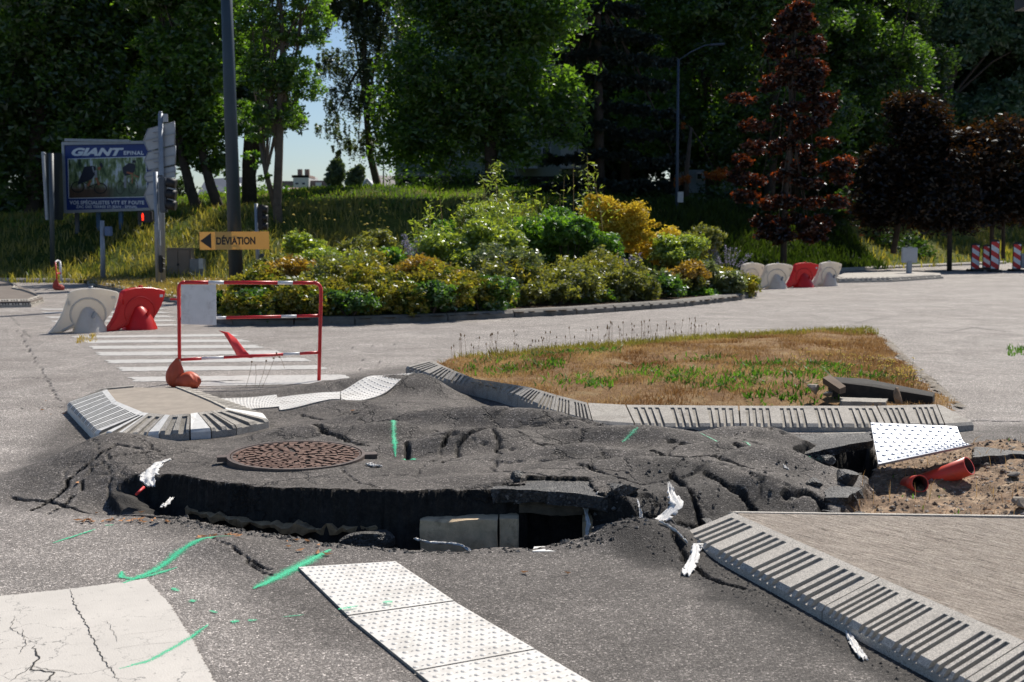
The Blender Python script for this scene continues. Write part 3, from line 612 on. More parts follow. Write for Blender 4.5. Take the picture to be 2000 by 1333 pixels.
# ---------------------------------------------------------------- blades
def blades(name, n, poly, zf, hh, wd, mat, parent=None, lean=.4, dens=None, seed=1, segs=1, kind='stuff', curve=.3, pf=2.2):
    r = np.random.default_rng(seed); xs = [p[0] for p in poly]; ys_ = [p[1] for p in poly]
    x = r.uniform(min(xs), max(xs), n*3); y = r.uniform(min(ys_), max(ys_), n*3); k = poly_sd(x, y, poly) > 0
    if dens is not None: k &= r.random(len(x)) < dens(x, y)
    x, y = x[k][:n], y[k][:n]; n = len(x); z = zf(x, y)
    h = r.uniform(hh[0], hh[1], n); a = r.uniform(0, 2*math.pi, n); ln = r.normal(0, lean, n)*h; la = r.uniform(0, 2*math.pi, n)
    dx, dy = np.cos(a)*wd, np.sin(a)*wd; ox, oy = np.cos(la)*ln, np.sin(la)*ln
    b0 = np.stack([x-dx, y-dy, z-.01], -1); b1 = np.stack([x+dx, y+dy, z-.01], -1)
    m0 = np.stack([x-dx*.8+ox*.35, y-dy*.8+oy*.35, z+h*.6], -1); m1 = np.stack([x+dx*.8+ox*.35, y+dy*.8+oy*.35, z+h*.6], -1)
    t = np.stack([x+ox, y+oy, z+h], -1); t2 = np.stack([x+ox+dx*.15, y+oy+dy*.15, z+h], -1)
    V = np.stack([b0, b1, m1, m0, t2, t], 1).reshape(-1, 3); i = np.arange(n)[:,None]*6
    fq = np.concatenate([i+np.array([[0,1,2,3]]), i+np.array([[3,2,4,5]])])
    o = np_mesh(name, V, fq, mat, parent=parent, attrs={'v': np.repeat(np.clip(r.random(n)*.5+.25+fbm(x, y, pf, 3, 91)*.9, 0, 1), 6)})
    if kind: o['kind'] = kind
    return o
L_DRY = leaf_mat('dry_grass_blades', (.20,.10,.035), (.56,.40,.20), .35, .01, .6, (1.1,1.0,.8))
L_GRN = leaf_mat('green_weed_leaves', (.03,.085,.014), (.10,.20,.035), .45, .012, .4, (1.5,1.7,.6))
L_STEM = leaf_mat('seed_stems', (.16,.11,.05), (.30,.22,.11), .3, .02, .6, (1.1,1,.8))
blades('dry_grass', 40000, GR, GZ, (.012,.055), .0032, L_DRY, gi, 1.2, lambda x, y: (.10+.9*ss(-.3, .25, fbm(x, y, 1.6, 3, 9)))*(1-np.exp(-((x-3.05)/.65)**2-((y-10.75)/.22)**2)), 3)
gp = [W(a,b,.18)[:2] for a, b in [(1030,700),(1060,712),(1000,716),(1120,738),(1155,738),(1180,745),(1385,708),(1330,748),(1400,752),(1440,748),(1250,735),(1480,722),(1520,740),(1560,760),(1520,772),(1600,715),(1650,722),(1680,728),(1700,735),(960,700),(1050,695),(1100,693),(1160,690),(1540,720),(1350,740),(1630,718),(940,712),(1640,726),(1490,735),(1580,738)]]
def gd(x, y):
    d = np.zeros_like(x)
    for p in gp: d = np.maximum(d, np.exp(-((x-p[0])/.22)**2-((y-p[1])/.26)**2))
    return d*1.3*ss(-.5,.1,fbm(x,y,5,2,8))
blades('green_weeds', 11000, GR, GZ, (.02,.075), .010, L_GRN, gi, 1.5, gd, 5)
backp = [tuple(p) for p in [W(880,702,.1)[:2], W(1000,690,.1)[:2], W(1300,665,.1)[:2], W(1700,645,.1)[:2], W(1720,655,.1)[:2], W(1500,668,.1)[:2], W(1200,695,.1)[:2], W(920,708,.1)[:2]]]
blades('green_weeds', 7000, backp, GZ, (.03,.10), .005, leaf_mat('olive_weed', (.10,.10,.03), (.22,.20,.07), .4, .01, .5), gi, .6, None, 6)
# tall seed stems at the back edge: stem plus head
def seed_stems(name, n, poly, zf, hh, parent, seed):
    r = np.random.default_rng(seed); m = MB(); R = random.Random(seed)
    xs = [p[0] for p in poly]; ys_ = [p[1] for p in poly]; k = 0
    while k < n:
        x, y = R.uniform(min(xs), max(xs)), R.uniform(min(ys_), max(ys_))
        if poly_sd(np.array([x]), np.array([y]), poly)[0] < 0: continue
        k += 1; h = R.uniform(*hh); z = float(zf(np.array([x]), np.array([y]))[0]); ex, ey = R.uniform(-.12, .12)*h, R.uniform(-.12, .12)*h
        m.tube([(x,y,z),(x+ex*.4,y+ey*.4,z+h*.6),(x+ex,y+ey,z+h)], [.0022,.002,.0015], 3, False)
        m.tube([(x+ex,y+ey,z+h-.005),(x+ex,y+ey,z+h+.01),(x+ex*1.05,y+ey,z+h+.03)], [.001,.0075,.002], 4, False)
    o = m.build(name, plain('seed_head_brown', (.20,.13,.065), .9, var=.3, scale=40), parent, fix=False); o['kind'] = 'stuff'; return o
sp1 = [tuple(p) for p in [W(860,705,.1)[:2], W(1000,690,.1)[:2], W(1350,664,.1)[:2], W(1420,672,.1)[:2], W(1150,700,.1)[:2], W(960,715,.1)[:2]]]
seed_stems('seed_stems', 95, sp1, GZ, (.08,.30), gi, 4)
sp2 = [tuple(p) for p in [W(1500,740,.15)[:2], W(1700,735,.15)[:2], W(1800,760,.1)[:2], W(1760,700,.1)[:2], W(1500,700,.15)[:2]]]
def yellow_flowers(name, pts, parent, seed, size=.012, mat=None, hh=(.05,.14)):
    R = random.Random(seed); m = MB()
    for x, y, z in pts:
        h = R.uniform(*hh); m.tube([(x,y,z),(x+R.uniform(-.02,.02),y,z+h)], .0015, 3, False, mi=1)
        for k in range(3):
            c = Vector((x+R.uniform(-.02,.02), y+R.uniform(-.02,.02), z+h+R.uniform(-.01,.01))); s_ = size*R.uniform(.6,1)
            m.add([c+Vector((s_,0,0)), c+Vector((0,s_,.3*s_)), c+Vector((-s_,0,0)), c+Vector((0,-s_,.3*s_)), c+Vector((0,0,s_))], [(0,1,4),(1,2,4),(2,3,4),(3,0,4)], 0)
    o = m.build(name, [mat or plain('yellow_petals', (.72,.50,.04), .7, var=.2), L_STEMP], parent, fix=False); o['kind'] = 'stuff'; return o
L_STEMP = plain('green_stem', (.08,.12,.03), .8)
R = random.Random(5); fp = []
while len(fp) < 130:
    px_, py_ = R.uniform(1540, 1800), R.uniform(700, 760)
    if R.random() < math.exp(-((px_-1760)/50)**2-((py_-735-(px_-1760)*.25)/14)**2)+.10:
        p = W(px_, py_, .15)
        if poly_sd(np.array([p[0]]), np.array([p[1]]), GR)[0] > .02: fp.append((p[0], p[1], float(GZ(np.array([p[0]]), np.array([p[1]]))[0])))
yellow_flowers('yellow_wildflowers', fp, gi, 8)
# the lifted dark slab and stones in the grass island
M_DKCON = plain('dark_weathered_concrete', (.028,.024,.020), .9, var=.35, scale=14, bump=.6, dirt=((.07,.06,.05), .5))
def slab_piece(name, corners, th, mat, label, cat, group=None, parent=None, jag=0.0, seed=0):
    """corners: top face 3-D points in order; thickness down"""
    r = random.Random(seed); n = len(corners); pts = []
    for i in range(n):
        a, b = Vector([float(c) for c in corners[i]]), Vector([float(c) for c in corners[(i+1) % n]]); k = max(1, int((b-a).length/.05)) if jag else 1
        for j in range(k): pts.append(a.lerp(b, j/k)+Vector((r.uniform(-jag,jag), r.uniform(-jag,jag), 0))*(1 if j else .3))
    m = MB(); n2 = len(pts); mid = sum(pts, Vector())/n2
    up = [p for p in pts]; lo = [p-Vector((r.uniform(-jag,jag), r.uniform(-jag,jag), th*r.uniform(.85,1.1))) for p in pts]
    vs = up+lo+[mid+Vector((0,0,r.uniform(0,.01)))]
    fs = [(i, (i+1) % n2, 2*n2) for i in range(n2)]+[(i+n2, (i+1) % n2+n2, (i+1) % n2, i) for i in range(n2)]+[tuple(range(n2, 2*n2))]
    m.add(vs, fs); o = m.build(name, mat, parent)
    if label: tag(o, label, cat, group)
    return o
def A3(px, py, Y): return at(px, py, Y)
slab_piece('kerb_block', [A3(1618,736,11.0), A3(1690,740,11.05), A3(1826,767,10.78), A3(1822,775,10.66), A3(1700,755,10.82), A3(1626,746,10.85)], .12, M_DKCON, 'long blackened kerb block lifted out of the dry grass island', 'kerb block', seed=3)
slab_piece('kerb_block', [A3(1607,738,10.7), A3(1622,732,10.9), A3(1652,755,10.65), A3(1640,760,10.55)], .05, plain('brown_plank', (.10,.065,.04), .9, var=.3), 'short brown broken piece leaning against the lifted black kerb block', 'kerb block', seed=4)
def rock(name, loc, size, mat, label=None, cat=None, group=None, seed=0, parent=None, rz=0, sub=2, amp=.25, jag=0.12):
    r = random.Random(seed); bm = bmesh.new(); bmesh.ops.create_icosphere(bm, subdivisions=sub, radius=1)
    ax = [Vector((r.gauss(0,1), r.gauss(0,1), r.gauss(0,1))).normalized() for _ in range(13)]; ds = [r.uniform(.38,.78) for _ in ax]
    for v in bm.verts:
        p = v.co.copy()
        for a, d in zip(ax, ds):
            k = p.dot(a)
            if k > d: p -= a*(k-d)*.98
        p *= 1+r.uniform(-jag, jag)*.6
        v.co = Vector((p.x*size[0], p.y*size[1], p.z*size[2]))
    me = bpy.data.meshes.new(name); bm.to_mesh(me); bm.free(); me.materials.append(mat)
    o = bpy.data.objects.new(name, me); COL.objects.link(o); o.location = [float(c) for c in loc]; o.rotation_euler = (r.uniform(-.3,.3), r.uniform(-.3,.3), rz)
    if parent: o.parent = parent
    if label: tag(o, label, cat, group)
    return o
M_STONE = plain('tan_stone', (.30,.255,.20), .9, var=.25, scale=12, bump=.4)
M_STONED = plain('grey_stone', (.17,.15,.13), .9, var=.25, scale=12, bump=.4)
rock('stone', at(1752,777,10.52), (.05,.045,.09), plain('brown_stone', (.24,.16,.10), .9, var=.3, scale=14, bump=.4), 'upright brown stone propping up the blackened kerb block', 'stone', seed=2)
rock('stone', at(1590,758,10.75), (.075,.07,.08), M_STONE, 'rounded tan boulder at the left end of the lifted kerb block', 'stone', seed=5)
rock('stone', at(1615,770,10.6), (.05,.05,.03), M_STONED, 'flat grey stone in the hole below the lifted kerb block', 'stone', seed=6)
slab_piece('concrete_footing', [A3(1640,776,10.7), A3(1735,779,10.7), A3(1730,786,10.5), A3(1645,784,10.5)], .06, M_KERBG, 'pale concrete footing exposed beneath the lifted black kerb block', 'concrete footing', jag=.01, seed=9)
# ================================================================ tactile tiles
def tile_mat(name, col, metal=0, rough=.5, dirt=.7):
    m, nt, b = new_mat(name); c = coord(nt)
    n = noise_n(nt, 5, 6, .7, c); r = ramp_n(nt, n.outputs[0], [(.3, tuple(k*.93 for k in col)), (.6, col)]).outputs[0]
    d = ramp_n(nt, noise_n(nt, 4.5, 8, .82, c, .6).outputs[0], [(.47, 0), (.70, dirt)]).outputs[0]
    r = mix_n(nt, d, r, tuple(k*.62 for k in (.60,.55,.48))); nt.links.new(r, b.inputs['Base Color'])
    b.inputs['Roughness'].default_value = rough; b.inputs['Metallic'].default_value = metal
    bump_n(nt, b, noise_n(nt, 120, 3, .7, c).outputs[0], .25, .002); return m
M_TILE = tile_mat('white_tile', (.68,.655,.61))
def tile(corners, label, zf=None, nu=9, nv=11, th=.008, dome=.0125, hgt=.0042, group=None, mat=None, curve=None, bend=None):
    """corners A,B,C,D going round; A-B is u, A-D is v"""
    A, B, C, D = [np.array(p, float) for p in corners]; m = MB()
    def P(u, v):
        p = (A*(1-u)+B*u)*(1-v)+(D*(1-u)+C*u)*v
        if bend: p = p+bend(u, v)
        return p
    n1, n2 = 14, 14
    g = [[P(i/n1, j/n2) for j in range(n2+1)] for i in range(n1+1)]
    if zf is not None:
        xs = np.array([p[0] for r in g for p in r]); y_ = np.array([p[1] for r in g for p in r]); zz = Hfun(xs, y_)
        # a tile is stiffer than the ground: smooth what it follows
        Zm = zz.reshape(n1+1, n2+1)
        for _ in range(3):
            Z2 = Zm.copy(); Z2[1:-1] = (Zm[:-2]+Zm[2:]+Zm[1:-1]*2)/4; Zm = Z2; Z2 = Zm.copy(); Z2[:,1:-1] = (Zm[:,:-2]+Zm[:,2:]+Zm[:,1:-1]*2)/4; Zm = Z2
        for i in range(n1+1):
            for j in range(n2+1): g[i][j][2] = Zm[i,j]+.012
    top = [tuple(g[i][j]) for i in range(n1+1) for j in range(n2+1)]
    idx_ = lambda i, j: i*(n2+1)+j
    m.add(top, [(idx_(i,j), idx_(i+1,j), idx_(i+1,j+1), idx_(i,j+1)) for i in range(n1) for j in range(n2)], 0, True)
    ring = [(i,0) for i in range(n1)]+[(n1,j) for j in range(n2)]+[(i,n2) for i in range(n1,0,-1)]+[(0,j) for j in range(n2,0,-1)]
    rt = [np.array(g[i][j]) for i, j in ring]; k = len(rt)
    m.add([tuple(p) for p in rt]+[tuple(p-np.array([0,0,th+.006])) for p in rt], [(i, i+k, (i+1) % k+k, (i+1) % k) for i in range(k)], 1)
    m.add([(p[0], p[1], p[2]-th-.006) for p in top], [(idx_(i,j), idx_(i,j+1), idx_(i+1,j+1), idx_(i+1,j)) for i in range(n1) for j in range(n2)], 1)
    def S(u, v):
        a, b = min(u*n1, n1-1e-6), min(v*n2, n2-1e-6); i, j = int(a), int(b); fu, fv = a-i, b-j
        return (np.array(g[i][j])*(1-fu)+np.array(g[i+1][j])*fu)*(1-fv)+(np.array(g[i][j+1])*(1-fu)+np.array(g[i+1][j+1])*fu)*fv
    for i in range(nu):
        for j in range(nv):
            u, v = (i+.5)/nu, (j+.5)/nv; 
            if j % 2: u += .25/nu
            else: u -= .25/nu
            c = S(u, v); e1 = S(min(u+.02,1), v)-c; e2 = S(u, min(v+.02,1))-c; e1 /= np.linalg.norm(e1)+1e-9; e2 -= e1*e2.dot(e1); e2 /= np.linalg.norm(e2)+1e-9
            nn = np.cross(e1, e2); nn = nn*(1 if nn[2] > 0 else -1)
            vs = []; K = 10
            for rr, hh in ((dome, 0), (dome*.8, hgt*.7), (dome*.4, hgt)):
                for q in range(K):
                    an = 2*math.pi*q/K; vs.append(tuple(c+e1*math.cos(an)*rr+e2*math.sin(an)*rr+nn*hh))
            fs = [(a*K+q, a*K+(q+1) % K, (a+1)*K+(q+1) % K, (a+1)*K+q) for a in range(2) for q in range(K)]+[tuple(2*K+q for q in range(K))]
            m.add(vs, fs, 0, True)
            c2 = S(min(.99,u+.5/nu), v); vs = [tuple(c2+e1*a+e2*b+nn*h_) for a, b, h_ in ((-.005,-.002,0),(.005,-.002,0),(.005,.002,0),(-.005,.002,0),(-.003,0,.003),(.003,0,.003))]
            m.add(vs, [(0,1,5,4),(2,3,4,5),(1,2,5),(3,0,4)], 0)
    o = m.build('tactile_tile', [mat or M_TILE, M_KERBG], None, fix=False); tag(o, label, 'tactile tile', group); return o
gz = True
t1 = [W(583,1113), W(772,1102), W(886,1179), W(679,1208)]
t2 = [W(680,1210), W(887,1181), W(1044,1274), W(811,1316)]
v3 = (W(1044,1274)-W(887,1181)); v4 = W(811,1316)-W(680,1210)
t3 = [W(813,1318), W(1046,1276), W(1046,1276)+v3*1.02, W(813,1318)+v4*1.02]
tile(t1, 'white studded tactile tile farthest up the near row, touching green spray paint', zf=1, nu=9, nv=13)
tile(t2, 'white studded tactile tile in the middle of the near row, with dirty studs', zf=1, nu=9, nv=13)
tile(t3, 'white studded tactile tile cut off by the bottom edge of the photo', zf=1, nu=9, nv=13)
ribbon('spray_mark', [W(660,1201), W(700,1194)], .02, M_SPRAY, .022, seed=1, spotty=.2); ribbon('spray_mark', [W(747,1188), W(767,1186)], .03, M_SPRAY, .0235, seed=2, spotty=.2)
for k, (q, lb) in enumerate([([(422,768),(540,764),(545,785),(470,790)], 'white studded tile at the left end of the buckled far row, behind the small island'), ([(541,764),(664,760),(664,779),(546,785)], 'white studded tile in the middle of the buckled far row'),
       ([(665,760),(792,743),(811,749),(668,779)], 'white studded tile tipping up at the right end of the buckled far row')]):
    zz = [.07,.1,.10][k]; tile([W(a, b, zz) for a, b in q], lb, zf=1, nu=16, nv=9, dome=.012)
M_METAL = tile_mat('bare_metal_tile', (.60,.62,.66), .45, .36, .08)
tile([at(1700,842,8.95), at(1868,850,8.75), at(1898,886,8.25), at(1715,925,8.05)], 'bent silvery studded tile standing loose above the hole at right', nu=10, nv=9, mat=M_METAL, dome=.014, hgt=.008,
     bend=lambda u, v: np.array((0, 0, -.05*math.sin(math.pi*v)*(u*.9)+.06)))
# ================================================================ manhole cover
mc = W(579, 893, .178); tilt = .03
mh = empty('manhole_cover', mc); mh.rotation_euler = (.035, .01, 0); mh.location.z = Hz(mc[0], mc[1])+.022
tag(mh, 'rusty round cast iron manhole cover set in the heaved asphalt', 'manhole cover')
M_RUST = plain('rusty_iron', (.145,.080,.056), .7, .2, .3, 22, .4, dirt=((.09,.06,.045), .6)); M_IRON = plain('dark_iron', (.03,.022,.018), .8, .2, .3, 20, .3); M_IRON2 = plain('worn_iron_ring', (.13,.10,.085), .55, .4, .25, 20, .2)
def disc(m, r0, r1, z0, z1, K=64, mi=0):
    vs = []
    for r, z in ((r1, z0), (r1, z1), (r0, z1), (r0, z0)):
        for q in range(K): vs.append((r*math.cos(2*math.pi*q/K), r*math.sin(2*math.pi*q/K), z))
    fs = [(a*K+q, a*K+(q+1) % K, (a+1)*K+(q+1) % K, (a+1)*K+q) for a in range(3) for q in range(K)]
    return m.add(vs, fs, mi)
RM = .425; m = MB(); disc(m, RM*.955, RM, -.06, .006); m.build('rim_ring', M_IRON2, mh); m = MB(); disc(m, RM*.915, RM*.94, -.06, .003); m.build('inner_ring', M_IRON2, mh)
m = MB(); m.slab([(RM*.985*math.cos(2*math.pi*q/64), RM*.985*math.sin(2*math.pi*q/64)) for q in range(64)], -.06, -.007); m.build('cover_plate', M_IRON, mh)
m = MB(); R = random.Random(3); rr = [.02,.05,.085,.12,.155,.19,.225,.26,.295,.33,.365]
for k, r0 in enumerate(rr):
    nseg = max(4, int(2*math.pi*r0/.062)); ph = R.random()
    for s_ in range(nseg):
        a0 = 2*math.pi*(s_+ph)/nseg; kind = R.random()
        if kind < .62:
            a1 = a0+2*math.pi/nseg*R.uniform(.55,.95); ri_, ro = r0+.002, r0+.024
        else:
            a1 = a0+2*math.pi/nseg*.45; ri_, ro = r0-.004, r0+.036
        vs = []
        for z in (-.0075, .003):
            for a in np.linspace(a0, a1, 4):
                vs += [(ri_*math.cos(a), ri_*math.sin(a), z), (ro*math.cos(a), ro*math.sin(a), z)]
        fs = []
        for j in range(3): fs += [(8+2*j, 8+2*j+1, 8+2*j+3, 8+2*j+2), (2*j+1, 2*j+3, 8+2*j+3, 8+2*j+1), (2*j, 8+2*j, 8+2*j+2, 2*j+2)]
        fs += [(0,1,9,8),(6,14,15,7)]; m.add(vs, fs)
m.build('raised_pattern', M_RUST, mh)
MB().box((.45,.05,-.01), (.09,.07,.03), rz=.2).build('lug', M_IRON2, mh); MB().box((-.44,-.08,-.01), (.07,.06,.03), rz=.2).build('lug', M_IRON2, mh)
# ================================================================ concrete chamber in the pit
M_CH = plain('old_chamber_concrete', (.60,.46,.30), .92, var=.3, scale=11, bump=1.0, dirt=((.16,.11,.07), .85))
cb = empty('concrete_culvert', (0,0,0)); tag(cb, 'stained concrete chamber with a dark square opening, exposed in the hole', 'culvert')
# left wall block seen head on, then the opening running away
a = W(822,1040,-.05); 
M_BASE2 = plain('dark_lintel', (.10,.085,.065), .95, var=.4, scale=14, bump=.8)
def blk(name, x0, x1, y0, y1, z0, z1, mat=M_CH, bev=.012, parent=cb, rz=0):
    bm = bmesh.new(); bmesh.ops.create_cube(bm, size=1); bmesh.ops.subdivide_edges(bm, edges=bm.edges[:], cuts=9, use_grid_fill=True); r = random.Random(int(x0*100)+7)
    for v in bm.verts:
        a, b, c = v.co.x*(x1-x0), v.co.y*(y1-y0), v.co.z*(z1-z0); n_ = float(fbm(np.array([a+x0+b]), np.array([c+b*.7]), 6, 3, 12)[0]); e_ = sum(abs(k) > .49 for k in v.co)
        k = .985 if e_ >= 2 else 1; v.co = Vector((a*k+n_*.008, b*k+n_*.012+r.uniform(-.002,.002), c*k+(n_*.018 if e_ >= 2 else n_*.006)))
    me_ = bpy.data.meshes.new(name); bm.to_mesh(me_); bm.free(); me_.materials.append(mat); o = bpy.data.objects.new(name, me_); COL.objects.link(o); o.parent = parent; o.location = ((x0+x1)/2, (y0+y1)/2, (z0+z1)/2); o.rotation_euler.z = rz; return o
blk('front_wall', -.50, -.075, 6.80, 6.98, -.55, .03); blk('side_wall', -.07, .035, 6.80, 7.65, -.55, .032); blk('side_wall', .40, .50, 6.86, 7.65, -.55, .02, rz=-.03)
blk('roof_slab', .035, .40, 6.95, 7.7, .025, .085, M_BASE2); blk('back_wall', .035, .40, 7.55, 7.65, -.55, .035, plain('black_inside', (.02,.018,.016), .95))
blk('floor_slab', .035, .40, 6.7, 7.6, -.56, -.42, M_IRON)
slab_piece('concrete_fragment', [W(1043,1068,-.01), W(1095,1066,-.01), W(1116,1072,-.0), W(1113,1077,.01), W(1040,1077,.01)], .03, M_KERBP, 'small pale concrete fragment on the lip of the hole below the culvert opening', 'concrete fragment', seed=2)
# ledges of base course under the plate on the left
M_BASE = plain('broken_base_course', (.40,.27,.15), .95, var=.45, scale=22, bump=.9, dirt=((.07,.06,.05), .7))
led = MB(); R = random.Random(9)
pts0 = [(-1.9,7.42),(-1.7,7.22),(-1.5,7.10),(-1.3,7.00),(-1.1,6.92),(-.95,6.90),(-.8,6.93),(-.66,6.97)]
pts = [(a[0]+(b[0]-a[0])*t, a[1]+(b[1]-a[1])*t) for a, b in zip(pts0, pts0[1:]) for t in (0,.2,.4,.6,.8)]+[pts0[-1]]
vt = []
for x, y in pts:
    j = R.uniform(-.03,.03); vt.append([(x,y-.10+j,-.015+R.uniform(-.022,.015)),(x,y+.15,.0),(x,y+.15,-.11),(x,y-.085+j,-.055+R.uniform(-.02,.02))])
n_ = len(pts); led.add([p for q in vt for p in q], [(4*i+a, 4*i+(a+1) % 4, 4*i+4+(a+1) % 4, 4*i+4+a) for i in range(n_-1) for a in range(4)]+[(0,1,2,3), (4*n_-1,4*n_-2,4*n_-3,4*n_-4)])
o = led.build('base_course_ledge', M_BASE); tag(o, 'tan ledge of broken road base under the overhanging asphalt in the hole', 'road base')
slab_piece('foundation_block', [(-1.35,6.95,-.17),(-.55,6.86,-.15),(-.56,6.62,-.15),(-.9,6.66,-.16),(-1.3,6.8,-.18)], .2, M_KERBG, 'grey concrete foundation at the bottom of the hole left of the culvert', 'foundation', jag=.012, seed=4)
# ================================================================ broken asphalt
def asph2():
    m, nt, b = new_mat('broken_asphalt'); c = coord(nt, 'Object')
    v = nt.nodes.new('ShaderNodeTexVoronoi'); v.inputs['Scale'].default_value = 80; nt.links.new(c, v.inputs['Vector'])
    s3 = nt.nodes.new('ShaderNodeSeparateColor'); nt.links.new(v.outputs['Color'], s3.inputs[0])
    r = ramp_n(nt, s3.outputs[0], [(0, (.018,.017,.017)), (.7, (.05,.048,.046)), (.93, (.085,.08,.075)), (1, (.22,.21,.2))]).outputs[0]
    nt.links.new(r, b.inputs['Base Color']); b.inputs['Roughness'].default_value = .6
    p = bump_n(nt, None, math_n(nt, 'MULTIPLY', v.outputs['Distance'], -1.0), .9, .01); bump_n(nt, b, noise_n(nt, 25, 5, .7, c).outputs[0], .7, .03, p); return m
M_BA = asph2(); GRP = 'lumps of broken asphalt round the hole'
def lump(px, py, z, size, label, seed, sink=.3, sub=3):
    p = W(px, py, z); h = Hz(p[0], p[1]) if z > -.04 else z
    return rock('asphalt_lump', (p[0], p[1], h+size[2]*(1-2*sink)), size, M_BA, label, 'asphalt lump', GRP, seed, sub=sub, jag=.035, rz=seed*.7)
lump(725,1066,-.09, (.20,.10,.07), 'large black asphalt lump lying in the hole left of the culvert', 1)
lump(690,1040,-.1, (.14,.1,.07), 'black asphalt lump leaning behind the big one in the hole', 2)
lump(800,1045,-.12, (.11,.09,.10), 'black asphalt lump beside the left corner of the culvert wall', 3)
lump(1180,1055,-.05, (.10,.10,.08), 'black asphalt lump in the hole just right of the culvert opening', 4)
lump(1215,1022,.0, (.13,.10,.07), 'big crumbling asphalt lump right of the culvert below the white strip', 5)
lump(1300,1015,.05, (.17,.10,.06), 'broad asphalt lump under the torn white fabric', 6)
lump(1385,1000,.05, (.13,.07,.05), 'asphalt lump behind the near kerb end', 7)
lump(1010,968,.10, (.06,.05,.03), 'small asphalt lump on the broken edge above the culvert', 8)
lump(1545,965,.08, (.06,.045,.03), 'small asphalt lump with a hollow shadow left of the leaning slab', 9)
lump(1625,990,.05, (.13,.10,.06), 'jagged asphalt lump beside the gravel at right', 10)
lump(1680,985,.03, (.11,.08,.05), 'jagged asphalt lump at the edge of the orange gravel patch', 11)
lump(1650,935,.08, (.13,.10,.06), 'rough asphalt lump in front of the metal tile', 12)
lump(1610,920,.08, (.10,.08,.05), 'rough asphalt lump with green spray near the metal tile', 13)
lump(1590,960,.05, (.07,.06,.04), 'little asphalt lump between the cracks left of the gravel', 14)
lump(1165,830,.1, (.10,.06,.05), 'black asphalt lump against the corner of the long kerb', 15)
lump(1125,828,.1, (.12,.07,.05), 'black asphalt lump wedged under the sagging kerb', 16)
lump(1320,838,.08, (.22,.05,.03), 'long black asphalt lump along the foot of the kerb row', 17)
lump(810,738,.1, (.11,.10,.075), 'round dark asphalt lump at the left tip of the grass island kerb', 18)
lump(668,741,.05, (.12,.05,.035), 'flat dark asphalt lump by the right foot of the red barrier', 19)
lump(845,745,.1, (.12,.06,.04), 'dark asphalt lump under the first kerb stone of the grass island', 20)
# two plates that broke and tipped up near the right-hand void
def plate(cs, th, label, seed):
    return slab_piece('asphalt_plate', cs, th, M_BA, label, 'asphalt plate', 'tipped plates of asphalt', jag=.02, seed=seed)
plate([at(1565,863,9.3), at(1700,843,9.3), at(1705,860,8.9), at(1640,872,8.8), at(1570,888,8.8)], .06, 'tipped asphalt plate bridging the black void left of the metal tile', 1)
plate([at(1545,848,9.6), at(1690,846,9.7), at(1660,858,9.5), at(1560,865,9.4)], .03, 'thin pale edge plate below the long kerb', 2)
plate([at(1605,948,7.6), at(1680,952,7.5), at(1655,972,7.2), at(1610,972,7.2)], .05, 'jagged asphalt plate tilted over the crack behind the near island', 3)
plate([at(1900,893,8.25), at(1990,887,8.45), at(2080,896,8.3), at(2080,880,8.9), at(1905,873,8.9)], .06, 'broken road edge overhanging the gravel patch at far right', 4)
plate([(-.12,6.90,.175),(.10,6.86,.18),(.30,6.84,.17),(.52,6.80,.15),(.66,6.85,.14),(.5,7.25,.175),(0,7.25,.178)], .075, 'thick broken asphalt lip hanging over the culvert opening', 5)
slab_piece('concrete_footing', [at(1565,845,10.0), at(1720,842,10.0), at(1700,850,9.7), at(1565,858,9.7)], .05, M_KERBG, 'pale concrete footing under the long kerb above the void', 'concrete footing', jag=.01, seed=5)
# ================================================================ orange-red pipe
M_PIPE = plain('red_plastic_pipe', (.70,.060,.030), .42, var=.12, scale=9, dirt=((.25,.12,.07), .35)); M_PIN = plain('pipe_inside', (.06,.012,.01), .7)
def hollow(name, pts, ro, ri_, label):
    m = MB(); K = 28; P = [Vector([float(c) for c in p]) for p in pts]; L = []
    m.tube(P, ro, K, False, 0); m.tube(P, ri_, K, False, 1)
    n0 = 0; n1 = len(P)*K
    for e in (0, len(P)-1):
        for q in range(K):
            m.f.append((n0+e*K+q, n0+e*K+(q+1) % K, n1+e*K+(q+1) % K, n1+e*K+q)); m.m.append(0); m.sm.append(False)
    o = m.build(name, [M_PIPE, M_PIN]); tag(o, label, 'pipe', 'broken pieces of red pipe'); return o
hollow('drain_pipe', [at(1785,950,8.2), at(1840,931,8.12), at(1893,910,8.0)], .060, .053, 'long piece of red plastic drain pipe sticking up out of the gravel')
hollow('drain_pipe', [at(1774,948,8.15), at(1797,945,7.95)], .056, .049, 'short broken end of red plastic pipe half buried beside the long piece')
